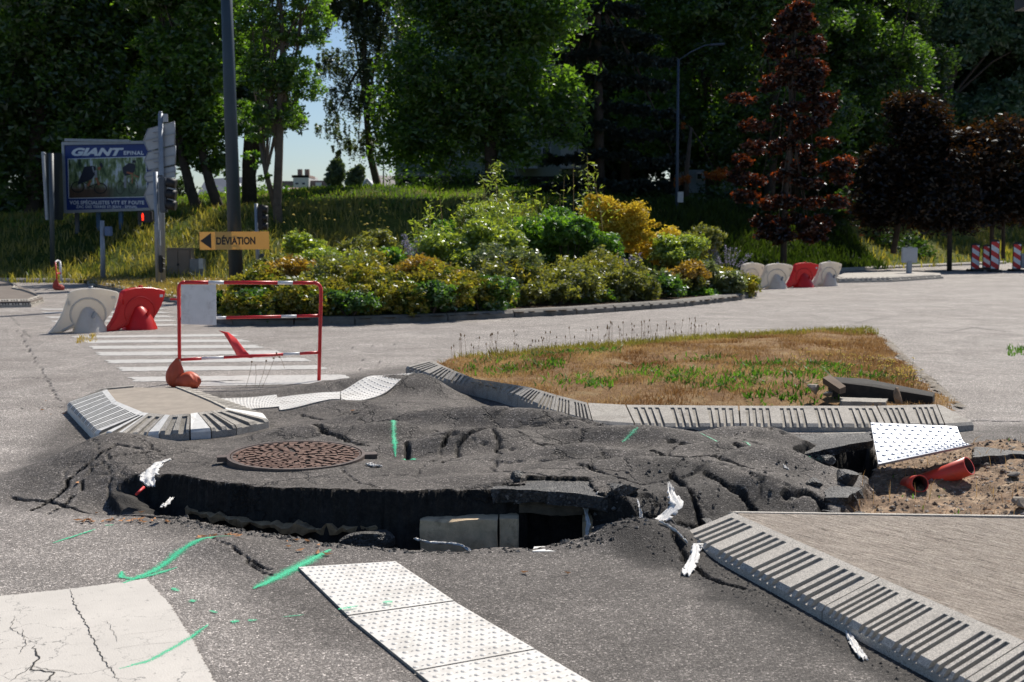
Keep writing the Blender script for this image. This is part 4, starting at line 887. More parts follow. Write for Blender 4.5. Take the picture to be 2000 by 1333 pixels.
# gravel in the soil patch
def scatter_stones(name, n, poly, mat, smin, smax, seed, parent=None, zf=None, flat=.7):
    r = np.random.default_rng(seed); xs = [p[0] for p in poly]; ys_ = [p[1] for p in poly]
    x = r.uniform(min(xs), max(xs), n*3); y = r.uniform(min(ys_), max(ys_), n*3); k = poly_sd(x, y, poly) > 0; x, y = x[k][:n], y[k][:n]; n = len(x)
    z = (zf or Hfun)(x, y); s_ = smin+(smax-smin)*r.random(n)**3
    base = np.array([(1,0,0),(-1,0,0),(0,1,0),(0,-1,0),(0,0,1),(0,0,-1)], float); V = []
    sc = r.uniform(.6,1.2,(n,6))*s_[:,None]; an = r.uniform(0,6.28,n)
    bx = base[None]*sc[...,None]; ca, sa = np.cos(an)[:,None], np.sin(an)[:,None]
    X = bx[...,0]*ca-bx[...,1]*sa+x[:,None]; Y_ = bx[...,0]*sa+bx[...,1]*ca+y[:,None]; Zz = bx[...,2]*flat+z[:,None]+s_[:,None]*.05
    V = np.stack([X, Y_, Zz], -1).reshape(-1, 3); i = np.arange(n)[:,None]*6
    T = np.array([[0,2,4],[2,1,4],[1,3,4],[3,0,4],[2,0,5],[1,2,5],[3,1,5],[0,3,5]]); fq = (i[:,None,:]+T[None]).reshape(-1, 3)
    o = np_mesh(name, V, fq, mat, attrs={'v': np.repeat(r.random(n), 6)}); o['kind'] = 'stuff'
    if parent: o.parent = parent
    return o
def vmat(name, stops, rough=.9):
    m, nt, b = new_mat(name); nt.links.new(ramp_n(nt, attr_n(nt, 'v'), stops).outputs[0], b.inputs['Base Color']); b.inputs['Roughness'].default_value = rough
    bump_n(nt, b, noise_n(nt, 80, 3, .7, coord(nt)).outputs[0], .4, .004); return m
M_GRAV = vmat('gravel', [(0, (.12,.08,.055)), (.5, (.27,.21,.15)), (.9, (.40,.34,.28)), (1, (.5,.46,.4))])
M_CRUMB = vmat('asphalt_crumbs', [(0, (.02,.02,.019)), (.8, (.06,.057,.054)), (1, (.16,.15,.14))])
g_ = scatter_stones('gravel', 5200, SOIL, M_GRAV, .004, .022, 4); tag(g_, 'orange-brown gravel and pebbles in the dug patch at right', 'gravel')
cz = [tuple(p) for p in PIT]; g_ = scatter_stones('asphalt_crumbs', 2600, [(-2.1,7.6),(-1.6,7.0),(-.9,6.7),(0,6.6),(.5,6.9),(.9,6.9),(.95,6.45),(.5,6.25),(-.4,6.15),(-1.2,6.4),(-1.9,6.85)], M_CRUMB, .004, .02, 5); tag(g_, 'black asphalt crumbs strewn in and around the hole', 'rubble')
g_ = scatter_stones('asphalt_crumbs', 420, [tuple(W(a,b,.05)[:2]) for a, b in [(1130,990),(1300,945),(1440,970),(1600,925),(1720,940),(1720,1000),(1440,1000),(1330,1040),(1150,1060)]], M_CRUMB, .004, .02, 6); tag(g_, 'black asphalt crumbs between the culvert and the gravel', 'rubble')
g_ = scatter_stones('asphalt_crumbs', 700, [tuple(W(a,b,.05)[:2]) for a, b in [(1100,825),(1560,838),(1560,865),(1300,880),(1080,870)]], M_CRUMB, .004, .02, 7); tag(g_, 'black asphalt crumbs along the foot of the long kerb', 'rubble')
g_ = scatter_stones('asphalt_crumbs', 900, [tuple(W(a,b,.0)[:2]) for a, b in [(1330,1050),(1900,1345),(1780,1345),(1560,1220),(1250,1090)]], M_CRUMB, .003, .011, 8); tag(g_, 'fine dark grit along the near slotted kerb', 'rubble')
R = random.Random(2)
for k, (a, b, s_, lb) in enumerate([(1980,945,.05,'round grey-brown pebble at the right edge of the gravel'), (1995,990,.07,'large pale stone cut by the right edge of the gravel'), (1745,972,.03,'flat pale stone in the gravel below the pipe'), (1740,990,.04,'sandy clod of earth by the island edging'), (1925,925,.03,'small brown stone on the gravel right of the pipe')]):
    p = W(a, b, 0); rock('stone', (p[0], p[1], Hz(p[0],p[1])+s_*.4), (s_, s_*.8, s_*.6), [M_STONED, M_STONE][k % 2], lb, 'stone', seed=30+k)
b_ = blades('dry_weeds', 260, SOIL, Hfun, (.04,.16), .002, L_DRY, None, .9, None, 12); tag(b_, 'dry straw stems growing in the gravel patch', 'weeds')
b_ = blades('green_sprouts', 160, SOIL, Hfun, (.01,.04), .005, L_GRN, None, .8, lambda x, y: ss(.25,.4,fbm(x,y,3,2,4)), 13); tag(b_, 'tiny green sprouts in the gravel patch', 'weeds')
# ================================================================ torn fabric, paper, leaves
def fabm():
    m, nt, b = new_mat('torn_fabric'); c = coord(nt); n = noise_n(nt, 40, 5, .8, c)
    nt.links.new(ramp_n(nt, n.outputs[0], [(.3, (.62,.61,.59)), (.6, (.8,.79,.77))]).outputs[0], b.inputs['Base Color']); b.inputs['Roughness'].default_value = .8
    bump_n(nt, b, n.outputs[0], .8, .01); return m
M_FAB = fabm()
def rag(pts, wids, label, seed, follow=True, mat=None, lift=.01):
    """pts 3-D points along the strip, crumpled sheet"""
    r = random.Random(seed); P = [Vector([float(c) for c in p]) for p in pts]; n = 26; K = 9; V = []
    cum = [0]
    for i in range(len(P)-1): cum.append(cum[-1]+(P[i+1]-P[i]).length)
    for k in range(n+1):
        s_ = cum[-1]*k/n; j = min(max(i for i in range(len(P)) if cum[i] <= s_+1e-9), len(P)-2); t = (s_-cum[j])/(cum[j+1]-cum[j]+1e-9)
        p = P[j].lerp(P[j+1], t); w_ = wids[j]*(1-t)+wids[j+1]*t; T = (P[j+1]-P[j]).normalized(); side = T.cross(Vector((0,0,1)))
        side = side.normalized() if side.length > .1 else Vector((1,0,0)); nn = side.cross(T)
        for q in range(K):
            a = (q/(K-1)-.5); edge = r.uniform(-.10,.10)*w_*(1 if q in (0,K-1) else .2)
            V.append(p+side*(a*w_+edge)+nn*(r.uniform(-.004,.004)+.006*math.sin(q*1.7+k*.35))+T*r.uniform(-.006,.006)*(1 if 0 < k < n else 2.5))
    if follow:
        A = np.array([tuple(v) for v in V]); h = Hfun(A[:,0], A[:,1]); A[:,2] = np.maximum(A[:,2], h+.004); V = A
    fs = [(k*K+q, k*K+q+1, (k+1)*K+q+1, (k+1)*K+q) for k in range(n) for q in range(K-1) if not (q in (0,K-2) and r.random() < .15)]
    m = MB(); m.add(V, fs, 0, True); o = m.build('torn_fabric', mat or M_FAB, fix=False)
    sm = o.modifiers.new('thickness', 'SOLIDIFY'); sm.thickness = .0015
    tag(o, label, 'fabric scrap', 'torn white fabric scraps'); return o
def G(a, b, z=.0, up=.01):
    p = W(a, b, z); return (p[0], p[1], Hz(p[0], p[1])+up)
rag([at(1306,943,6.95), at(1315,970,6.8), at(1322,985,6.72), at(1300,1010,6.65), at(1278,1025,6.58), at(1257,1040,6.5)], [.008,.06,.08,.07,.05,.02], 'largest torn white fabric strip, draped over the broken asphalt right of the culvert', 1)
rag([G(1340,1128), G(1352,1105), G(1362,1082), G(1385,1086), G(1404,1082), G(1410,1092)], [.05,.045,.05,.05,.03,.015], 'white fabric scrap caught at the corner of the near slotted kerb', 2)
rag([G(1650,1222), G(1662,1250), G(1674,1275), G(1688,1292)], [.02,.03,.03,.03], 'narrow white fabric scrap lying against the near slotted kerb', 3)
rag([at(1140,978,6.95), at(1145,1000,6.85), at(1150,1025,6.75), at(1143,1060,6.7)], [.03,.02,.022,.012], 'thin pale fabric strip hanging beside the culvert opening', 4, False)
rag([at(1142,980,6.92), at(1165,990,6.85)], [.03,.03], 'small pale fabric tuft above the right corner of the culvert', 5)
rag([at(810,1052,6.55), at(840,1060,6.5), at(885,1062,6.48), at(905,1066,6.45), at(920,1078,6.4), at(982,1081,6.38)], [.010,.012,.012,.012,.012,.008], 'long thin white strip trailing along the front of the culvert', 6, False)
M_BAG = leaf_mat('thin_plastic', (.45,.45,.45), (.62,.62,.63), .35, .12, .3, (1,1,1))
rag([at(330,898,7.55), at(312,905,7.5), at(296,918,7.4), at(288,935,7.3), at(294,950,7.25)], [.02,.05,.09,.10,.05], 'crumpled translucent plastic scrap at the left end of the hole', 7, True, M_FAB)
rag([at(336,974,6.95), at(318,990,6.85)], [.02,.035], 'pale rag inside the left end of the hole', 8)
o = MB().tube([at(281,952,7.2), at(266,966,7.12)], .008, 8).build('red_stick', plain('red_plastic', (.5,.02,.02), .5)); tag(o, 'short bright red stick below the crumpled plastic', 'stick')
rag([G(718,910,.17), G(730,914,.17), G(744,915,.17)], [.03,.035,.02], 'small white paper scrap right of the manhole cover', 9)
rag([at(1530,962,7.6), at(1538,955,7.6)], [.03,.02], 'small white scrap beside the hollow left of the gravel', 10)
rag([G(1292,1047,.05), G(1320,1052,.05), G(1340,1062,.05)], [.006,.008,.006], 'thin white string at the tip of the near slotted kerb', 11)
rag([at(1245,1000,6.8), at(1252,1010,6.75), at(1250,1022,6.7)], [.01,.02,.008], 'tiny white shred between two asphalt lumps', 12)
M_DL = vmat('dead_leaf', [(0, (.30,.10,.03)), (1, (.45,.22,.08))])
m = MB(); R = random.Random(12); pos = []
for a, b, c, d, n_ in ((150,1005,330,1012,30),(380,1040,560,1060,14),(560,1050,640,1075,8),(1720,960,2000,995,22),(60,950,300,1000,4),(650,800,760,820,2),(1000,1100,1200,1120,2),(1080,865,1300,890,3),(80,750,140,790,5)):
    for _ in range(n_): pos.append((R.uniform(a,c), R.uniform(b,d)))
for a, b in pos:
    p = W(a, b, .03 if b > 800 else .15); z = Hz(p[0], p[1])+.008 if b > 790 or a < 700 else float(GZ(np.array([p[0]]), np.array([p[1]]))[0])+.03
    s_ = R.uniform(.012,.03); an = R.uniform(0,6.28); ca, sa = math.cos(an), math.sin(an)
    q = [(s_,0,.004),(0,s_*.4,0),(-s_,0,.012*R.random()),(0,-s_*.4,0),(0,0,.008)]
    m.add([(p[0]+x*ca-y*sa, p[1]+x*sa+y*ca, z+zz) for x, y, zz in q], [(0,1,4),(1,2,4),(2,3,4),(3,0,4)])
o = m.build('fallen_leaves', plain('dead_leaves', (.38,.17,.06), .8, var=.4, scale=3), fix=False); tag(o, 'scattered dry orange leaves on the asphalt and gravel', 'fallen leaves', kind='stuff')
b_ = blades('crack_weeds', 130, [tuple(W(a,b)[:2]) for a, b in [(150,660),(185,655),(190,668),(150,672)]], Hfun, (.02,.07), .006, leaf_mat('yellow_weed', (.25,.18,.05), (.35,.25,.08)), None, .9, None, 15); tag(b_, 'yellowing weed growing from a road joint by the white plastic barrier', 'weeds')
b_ = blades('crack_weeds', 90, [tuple(W(a,b)[:2]) for a, b in [(1965,682),(2010,680),(2010,696),(1968,697)]], Hfun, (.02,.09), .008, L_GRN, None, .8, None, 16); tag(b_, 'green weed growing on the bare road at the right edge', 'weeds')
m = MB()
for (x0, y0, x1, y1) in ((505,757,520,705),(512,757,540,690),(480,757,492,707),(498,756,499,712),(540,690,556,720)):
    a, b = at(x0,y0,12.6), at(x1,y1,12.6); m.tube([a, (a+b)/2+np.array([.01,0,.01]), b], .002, 3, False)
for (x1, y1) in ((520,705),(540,690),(492,707),(534,700),(546,698)): m.box(at(x1,y1,12.6), (.014,.014,.014))
o = m.build('dry_weed', plain('seed_head_brown', (.2,.13,.07), .9), fix=False); tag(o, 'lone dry weed with thin branches in front of the red barrier', 'weed')

for k, pts in enumerate([[(560,650),(700,648),(850,640)], [(1480,612),(1600,600),(1750,592)], [(1000,640),(1150,632),(1330,622)], [(1180,655),(1260,648),(1330,640)], [(1580,655),(1700,625),(1900,600)], [(1850,650),(1900,640),(1980,650)], [(20,618),(60,660)], [(250,612),(420,616)]]):
    ribbon('road_joint', [W(a, b) for a, b in pts], .035, M_JOINT, .004, jit=.02, seed=60+k, n=60)
# ================================================================ red and white road barrier
M_RED = plain('red_paint', (.62,.018,.022), .38, var=.08, scale=14, dirt=((.25,.04,.03), .3)); M_WHT = plain('white_paint', (.74,.74,.74), .4, var=.06, scale=14, dirt=((.35,.32,.28), .45))
br = empty('road_barrier', W(487, 748)); br.location = (0,0,0); tag(br, 'red tubular road barrier with white bands and a blank square panel, leaning slightly', 'barrier')
YL, YR = 13.15, 13.3
def fr(px, py, t): return at(px, py, YL*(1-t)+YR*t)
R0 = .019
pts = [fr(351,750,0), fr(350,640,0), fr(349,568,0)]
import itertools
def arc_corner(a, b, c, k=6):
    a, b, c = map(np.array, (a,b,c)); return [(1-t)**2*a+2*t*(1-t)*b+t*t*c for t in np.linspace(0,1,k)]
cl = arc_corner(fr(349,566,0), fr(349,552,0), fr(362,552,.04)); cr_ = arc_corner(fr(612,553,.95), fr(627,553,1), fr(627,570,1))
MB().tube([fr(351,752,0), fr(350,640,0)]+cl, R0, 12, True, 0).build('post', M_RED, br)
MB().tube(cr_+[fr(625,650,1), fr(623,746,1)], R0, 12, True, 0).build('post', M_RED, br)
def banded(name, a, b, r, cuts):
    a, b = np.array(a), np.array(b); m = MB(); prev = 0; k = 0
    for c in list(cuts)+[1]:
        p = [a+(b-a)*prev, a+(b-a)*c]; m.tube(p, r, 12, True, k % 2); prev = c; k += 1
    return m.build(name, [M_RED, M_WHT], br)
banded('rail', fr(362,552,.04), fr(612,553,.95), R0, [.18,.30,.72,.84]); banded('rail', fr(350,623,0), fr(626,617,1), R0*.8, [.24,.33,.72,.83]); banded('rail', fr(353,703,0), fr(623,689,1), R0*.8, [.15,.31,.74,.86])
MB().box(fr(342,585,0), (.10,.02,.02)).build('bracket', M_RED, br)
M_PANEL = plain('scuffed_white_panel', (.74,.74,.74), .5, var=.05, scale=8, dirt=((.25,.22,.20), .5))
q = [fr(355,556,.02), fr(423,556,.25), fr(424,635,.25), fr(355,633,.02)]
m = MB(); m.add([tuple(p+np.array([0,-.024,0])) for p in q]+[tuple(p+np.array([0,-.030,0])) for p in q], [(0,1,2,3),(7,6,5,4),(0,4,5,1),(1,5,6,2),(2,6,7,3),(3,7,4,0)]); m.build('panel', M_PANEL, br)
# orange ballast bag hung on the left foot
M_BAGO = plain('orange_ballast_bag', (.60,.095,.035), .5, var=.2, scale=7, bump=.25, dirt=((.25,.05,.02), .4))
def bag(name, loc, sx, h, label, mat, seed=0):
    bm = bmesh.new(); r = random.Random(seed); bmesh.ops.create_icosphere(bm, subdivisions=4, radius=1)
    o_ = MB()
    for v in bm.verts:
        p = v.co; a = math.atan2(p.y, p.x); k = 1+.05*math.sin(a*7+p.z*3)+.03*math.sin(a*13)
        v.co = Vector((p.x*sx*k, p.y*sx*.62*k, max(-.75, p.z)*sx*.55*(1+.2*math.sin(p.x*3))+sx*.41))
    me = bpy.data.meshes.new(name); bm.to_mesh(me); bm.free(); me.materials.append(mat)
    for p in me.polygons: p.use_smooth = True
    root = empty(name, loc); b1 = bpy.data.objects.new('ballast', me); COL.objects.link(b1); b1.parent = root; b1.rotation_euler.z = -.3; b1.location = (sx*.45, 0, 0)
    bm = bmesh.new(); bmesh.ops.create_icosphere(bm, subdivisions=4, radius=1)
    for v in bm.verts:
        p = v.co; t = (p.z+1)/2; wdt = (1-t)**.6*.95+.18*t; a = math.atan2(p.y, p.x); k = 1+.09*math.sin(a*5+t*4)*t+.04*math.sin(a*11)
        v.co = Vector((p.x*sx*wdt*k*.75-.25*sx+.5*sx*t*t*.4, p.y*sx*.5*wdt*k, t*h))
    me = bpy.data.meshes.new(name); bm.to_mesh(me); bm.free(); me.materials.append(mat)
    for p in me.polygons: p.use_smooth = True
    b2 = bpy.data.objects.new('bag_neck', me); COL.objects.link(b2); b2.parent = root
    tag(root, label, 'sandbag'); return root
p = W(349, 757); bag('sandbag', (p[0]-.0, p[1], 0), .16, .30, 'orange plastic ballast bag slumped over the left foot of the red barrier', M_BAGO, 1)
m = MB(); m.tube([fr(352,702,0)+np.array([0,-.03,0]), fr(356,715,0)+np.array([0,-.05,0]), fr(352,735,0)+np.array([0,-.05,0])], .006, 6); o = m.build('cord', plain('black_rubber', (.02,.02,.02), .6)); tag(o, 'black cord tying the orange bag to the barrier', 'cord')
# red tape hanging through the barrier
m = MB(); A = [at(427,646,13.6), at(447,650,13.6), at(462,662,13.5), at(478,683,13.35), at(494,700,13.2)]; B = [at(437,652,13.6), at(452,676,13.5), at(462,694,13.4), at(470,698,13.3), at(490,700,13.2)]
m.add([tuple(p) for ab in zip(A,B) for p in ab], [(2*i, 2*i+2, 2*i+3, 2*i+1) for i in range(4)], 0, True); o = m.build('red_strip', plain('red_sheet', (.72,.05,.05), .5), fix=False); so_ = o.modifiers.new('thickness','SOLIDIFY'); so_.thickness = .003; tag(o, 'loose bright red plastic strip hanging behind the lower barrier rail', 'plastic strip')
# ================================================================ interlocking plastic barriers
M_PW = plain('white_plastic', (.70,.69,.66), .42, var=.06, scale=2.2, dirt=((.36,.30,.23), .6)); M_PR = plain('red_plastic_shell', (.60,.022,.022), .35, var=.08, scale=3, dirt=((.35,.06,.04), .3))
def glow_through(m, amount, col):
    nt = m.node_tree; b = nt.nodes['Principled BSDF']; out = nt.nodes['Material Output']; t = nt.nodes.new('ShaderNodeBsdfTranslucent'); t.inputs[0].default_value = tuple(col)+(1,)
    mx = nt.nodes.new('ShaderNodeMixShader'); mx.inputs[0].default_value = amount; nt.links.new(b.outputs[0], mx.inputs[1]); nt.links.new(t.outputs[0], mx.inputs[2]); nt.links.new(mx.outputs[0], out.inputs[0])
glow_through(M_PW, .38, (.95,.85,.68)); glow_through(M_PR, .3, (.9,.03,.02))
M_GREY = plain('grey_metal', (.30,.31,.33), .5, .5); M_REFL = plain('reflective_patch', (.6,.6,.6), .3)
def plastic_barrier(mat, label, a, b, H=.67, group='interlocking plastic road barriers'):
    """a: foot of the left tip, b: foot under the right end (ground points)"""
    a, b = np.array(a), np.array(b); L = math.hypot(*(b-a)[:2]); root = empty('plastic_barrier', (a[0], a[1], 0), math.atan2(b[1]-a[1], b[0]-a[0])); sx = L/1.08; k = H/.67
    prof = [(0,.0),(.06,.06),(.12,.13),(.18,.22),(.235,.33),(.27,.43),(.30,.52),(.315,.585),(.345,.625),(.42,.652),(.54,.67),(.68,.672),(.82,.662),(.95,.638),(1.05,.612),(1.078,.59),(1.07,.54),(1.045,.46),(1.0,.36),(.93,.25),(.86,.17),(.74,.11),(.60,.10),(.45,.095),(.33,.055),(.22,.01)]
    bm = bmesh.new(); f = bm.faces.new([bm.verts.new((x*sx, -.06, z*k)) for x, z in prof]); r = bmesh.ops.extrude_face_region(bm, geom=[f])
    for v in r['geom']:
        if isinstance(v, bmesh.types.BMVert): v.co.y = .06
    bmesh.ops.recalc_face_normals(bm, faces=bm.faces[:])
    es = [e for e in bm.edges if abs(e.verts[0].co.y-e.verts[1].co.y) < 1e-6]
    bmesh.ops.bevel(bm, geom=es, offset=.018, segments=3, affect='EDGES', profile=.5)
    me = bpy.data.meshes.new('shell'); bm.to_mesh(me); bm.free(); me.materials.append(mat)
    o = bpy.data.objects.new('shell', me); COL.objects.link(o); o.parent = root
    # foot: a flared skirt in front and behind
    m = MB(); K = 20; rings = [(0,.27,.29,0),(.08,.245,.26,0),(.18,.20,.22,-.01),(.27,.15,.17,-.02),(.34,.11,.12,-.03),(.385,.06,.07,-.035)]; vs = []
    for z, rx, ry, dx in rings:
        for q in range(K):
            an = 2*math.pi*q/K; cc = math.cos(an); ss_ = math.sin(an); fl = 1-.10*(abs(math.sin(an*2)) > .93)*(z < .1)
            vs.append(((.63+dx+cc*rx)*sx, ss_*ry*fl, z*k))
    fs = [(i*K+q, i*K+(q+1) % K, (i+1)*K+(q+1) % K, (i+1)*K+q) for i in range(len(rings)-1) for q in range(K)]+[tuple((len(rings)-1)*K+q for q in range(K))]
    m.add(vs, fs, 0, True); m.build('foot', mat, root)
    # moulded arch
    m = MB(); pp = []
    for t in np.linspace(math.radians(-35), math.radians(215), 16): pp.append((( .60+.27*math.cos(t))*sx, -.058, (.27+.25*math.sin(t))*k))
    m.tube(pp+[((.20)*sx, -.058, .03*k)], [.008]+[.016]*14+[.014, .02, .012][:len(pp)-15+2], 6, True); m.build('moulded_arch', mat, root)
    MB().box((.66*sx,-.19,.27*k), (.05,.05,.11), ry=.4, bev=.012).build('drain_plug', M_GREY if mat == M_PW else mat, root)
    MB().tube([(.66*sx,0,.66*k),(.66*sx,0,.70*k)], .035, 12).build('filler_cap', M_GREY if mat == M_PW else mat, root)
    MB().box((.99*sx,-.064,.52*k), (.06,.012,.045)).build('reflector', M_REFL if mat == M_PR else mat, root)
    MB().box((.315*sx,-.05,.45*k), (.035,.06,.08), bev=.01).build('coupling', mat, root)
    tag(root, label, 'plastic barrier', group); return root
plastic_barrier(M_PW, 'white plastic barrier at the left end, linked to the red one on the zebra crossing', at(94,656,19.4), at(233,650,19.9))
plastic_barrier(M_PR, 'red plastic barrier next to the white one on the zebra crossing at left', at(203,648,19.7), at(321,642,20.6), .66)
for a, b, ya, yb, mt, lb in ((1432,1490,34.0,34.6,M_PW,'white plastic barrier half hidden behind the end of the flower bed'), (1473,1546,33.4,34.0,M_PW,'white plastic barrier just left of the red one across the road'), (1531,1596,34.2,34.8,M_PR,'red plastic barrier between two white ones across the road'), (1583,1641,35.0,35.6,M_PW,'white plastic barrier at the right end of the row across the road')):
    plastic_barrier(mt, lb, at(a,562,ya)[:2], at(b,562,yb)[:2], .66)
# ================================================================ lamp mast and diversion sign
def mast(px, Y, r0, r1, htop, mat, label, arm=None, cat='street lamp', base_z=.05, toppx=None, plate=None, group=None):
    p = at(px, 560, Y); root = empty('street_lamp', (p[0], Y, base_z)); m = MB(); tx = 0 if toppx is None else toppx
    m.tube([(0,0,0),(tx*.5,0,htop/2),(tx,0,htop)], [r0,(r0+r1)/2,r1], 24).build('mast', mat, root)
    MB().tube([(0,0,0),(0,0,.3)], r0*1.25, 24).build('base_sleeve', mat, root)
    if arm:
        ax, az = arm; MB().tube([(tx,0,htop-.05),(tx+ax*.35,0,htop+az*.5),(tx+ax*.75,0,htop+az*.95),(tx+ax,0,htop+az)], r1*.55, 10).build('arm', mat, root)
        MB().box((tx+ax*1.1,0,htop+az+.01), (abs(ax)*.42,.22,.08), bev=.03, ry=-.06).build('lamp_head', mat, root)
    tag(root, label, cat, group); return root
M_MAST = plain('blue_grey_mast', (.022,.042,.062), .5, .0, .12, 3); M_MAST2 = plain('dull_grey_mast', (.035,.055,.085), .6, .1)
l1 = mast(462, 28, .158, .105, 9.5, M_MAST, 'tall blue-grey lamp mast behind the yellow diversion sign', (1.6,.4), toppx=-.14)
l2 = mast(1320, 50, .07, .045, 8.0, M_MAST2, 'slim street lamp with curved arm rising behind the golden shrub', (1.35,.55), toppx=.0)
MB().box((.13,-.06,2.78-.05), (.22,.1,.40)).build('notice_box', plain('pale_box', (.45,.47,.47), .5), l2)
l3 = mast(-24, 52, .09, .07, 7.2, M_MAST2, 'dim street lamp at the far left under the dark trees', (1.2,.15))
M_YEL = plain('yellow_sign_face', (.78,.50,.16), .45, var=.04, scale=2); glow_through(M_YEL, .34, (.9,.66,.28)); M_BLK = plain('black_print', (.012,.012,.014), .5, var=.1)
def text(name, s, loc, size, mat, parent, rx=math.pi/2, ext=.002, align='CENTER', bold=.0, shear=0, sx=1, spacing=1):
    cu = bpy.data.curves.new(name, 'FONT'); cu.body = s; cu.size = size; cu.extrude = ext; cu.align_x = align; cu.align_y = 'CENTER'; cu.offset = bold; cu.shear = shear; cu.space_character = spacing
    t = bpy.data.objects.new(name, cu); COL.objects.link(t); bpy.context.view_layer.update()
    me = bpy.data.meshes.new_from_object(t.evaluated_get(bpy.context.evaluated_depsgraph_get())); bpy.data.objects.remove(t)
    me.materials.clear(); me.materials.append(mat); o = bpy.data.objects.new(name, me); COL.objects.link(o); o.location = [float(c) for c in loc]; o.rotation_euler = (rx, 0, 0); o.scale = (sx,1,1); o.parent = parent; return o
c = at(458, 470.5, 27.72); ds = empty('diversion_sign', c); ds.rotation_euler.y = -.008
MB().box((0,-.008,0), (1.50,.003,.385)).build('board', M_YEL, ds)
m = MB(); m.prism([(-.735,0),(-.50,.17),(-.50,-.17)], -.013, -.016).build('arrow', M_BLK, ds)
text('lettering', 'DÉVIATION', (.03,-.012,-.012), .215, M_BLK, ds, bold=.008, sx=.74, spacing=1.04)
for z in (-.1,.1): MB().tube([(.02+.17*math.cos(a), .17+.17*math.sin(a), z) for a in np.linspace(0, 2*math.pi, 16)], .01, 5).build('clamp', M_GREY, ds)
tag(ds, 'yellow DÉVIATION sign with black left arrow strapped to the lamp mast', 'diversion sign')
# ================================================================ direction signs and traffic lights
M_GALV = plain('galvanised_grey', (.27,.30,.34), .5, .25, .12, 8); M_BACK = plain('sign_back_grey', (.36,.385,.42), .5, .2, .08, 4); M_DARK = plain('black_housing', (.012,.013,.016), .6, var=.2)
YS = 34.5
sp_ = empty('direction_sign_post', at(313,565,YS)*np.array([1,1,0])+np.array([0,0,.05])); tag(sp_, 'grey direction sign post seen from behind, with five arrow boards', 'direction sign')
def loc_(root, p): return tuple(float(a-b) for a, b in zip(p, root.location))
MB().tube([loc_(sp_, at(318,566,YS)), loc_(sp_, at(316,400,YS)), loc_(sp_, at(313.5,222,YS))], [.085,.075,.065], 14).build('post', M_GALV, sp_)
MB().tube([loc_(sp_, at(313.5,222,YS)), loc_(sp_, at(313.5,218,YS))], .05, 12).build('cap', M_GALV, sp_)
for k, b in enumerate([[(278,275),(287,252),(339,238),(340,282),(287,294.5)], [(280,314),(287,298),(341,285),(341,320),(288,332)], [(280,346),(284,337),(341,324),(341,345),(285,356)], [(280,382),(289,357),(341,348),(341,400),(292,410)]]):
    P = [loc_(sp_, at(x, y, YS)) for x, y in b]; m = MB(); m.prism([(p[0], p[2]) for p in P], .09, .13); o = m.build('arrow_board', M_BACK, sp_)
    a, b2 = P[0], ((P[2][0]+P[3][0])/2, 0, (P[2][2]+P[3][2])/2)
    MB().box(((a[0]+b2[0])/2, .075, (a[2]+b2[2])/2), (abs(b2[0]-a[0])*.94, .03, .035), ry=-math.atan2(b2[2]-a[2], b2[0]-a[0])).build('crossbar', M_GALV, o)
    m = MB()
    for i in range(5):
        p, q_ = P[i], P[(i+1) % 5]; m.tube([(p[0],.09,p[2]),(q_[0],.09,q_[2])], .014, 5)
    m.build('rim', M_GALV, o)
    for q_ in (-.12, .12): 
        zc = (a[2]+b2[2])/2+q_; MB().tube([(.0+.095*math.cos(t), .02+.095*math.sin(t), zc) for t in np.linspace(0, 6.28, 12)], .012, 5).build('clamp', M_GALV, sp_)
m = MB(); m.box(loc_(sp_, at(323,231,YS)), (.13,.05,.22), bev=.01).build('small_board', M_BACK, sp_)
YT = 33.5
tl_ = empty('traffic_light', at(309,562,YT)*np.array([1,1,0])+np.array([0,0,.05])); tag(tl_, 'traffic light seen from behind, in front of the direction sign post', 'traffic light')
MB().tube([loc_(tl_, at(309,564,YT)), loc_(tl_, at(303.5,336,YT))], [.065,.06], 12).build('post', M_GALV, tl_)
MB().box(loc_(tl_, at(319,381,YT)), (.17,.22,.93), bev=.03).build('housing', plain('blue_grey_housing', (.065,.08,.105), .5), tl_)
for y in (356,378,399): 
    o = MB().tube([np.array(loc_(tl_, at(326,y,YT))), np.array(loc_(tl_, at(344,y+4,YT)))], [.13,.125], 14).build('visor', M_DARK, tl_)
MB().box(loc_(tl_, at(310,344,YT)), (.2,.04,.03)).build('bracket', M_DARK, tl_)
pd = MB().box(loc_(tl_, at(285,423.5,YT)), (.34,.2,.30), bev=.02).build('pedestrian_signal', M_DARK, tl_); 
MB().box(loc_(tl_, at(300,431,YT)), (.2,.03,.03)).build('bracket', M_DARK, tl_)
m_, nt_, b_ = new_mat('red_signal_glow'); b_.inputs['Base Color'].default_value = (.3,0,0,1); b_.inputs['Emission Color'].default_value = (1,.03,.01,1); b_.inputs['Emission Strength'].default_value = 1.6; M_GLOW = m_
c = np.array(loc_(tl_, at(281,424,YT)))+np.array([0,-.11,0]); m = MB()
m.box(c+np.array([0,0,.075]), (.035,.008,.035)).box(c+np.array([0,0,.02]), (.055,.008,.07)).box(c+np.array([-.012,0,-.055]), (.02,.008,.08)).box(c+np.array([.014,0,-.055]), (.02,.008,.08)); m.build('red_figure', M_GLOW, pd)
MB().box(loc_(tl_, at(315,516,YT-.1)), (.10,.14,.46), bev=.02).build('repeater_light', M_DARK, tl_)
for y in (505,515,525): MB().box(loc_(tl_, at(319,y,YT-.1)), (.09,.1,.02), ry=.5).build('visor', M_DARK, tl_)
MB().box(loc_(tl_, at(311.5,465,YT)), (.05,.05,.40)).build('cable_box', M_GALV, tl_)
YQ = 35.5
t2_ = empty('traffic_light', at(504,560,YQ)*np.array([1,1,0])+np.array([0,0,.05])); tag(t2_, 'traffic light on a thin pole just right of the lamp mast', 'traffic light')
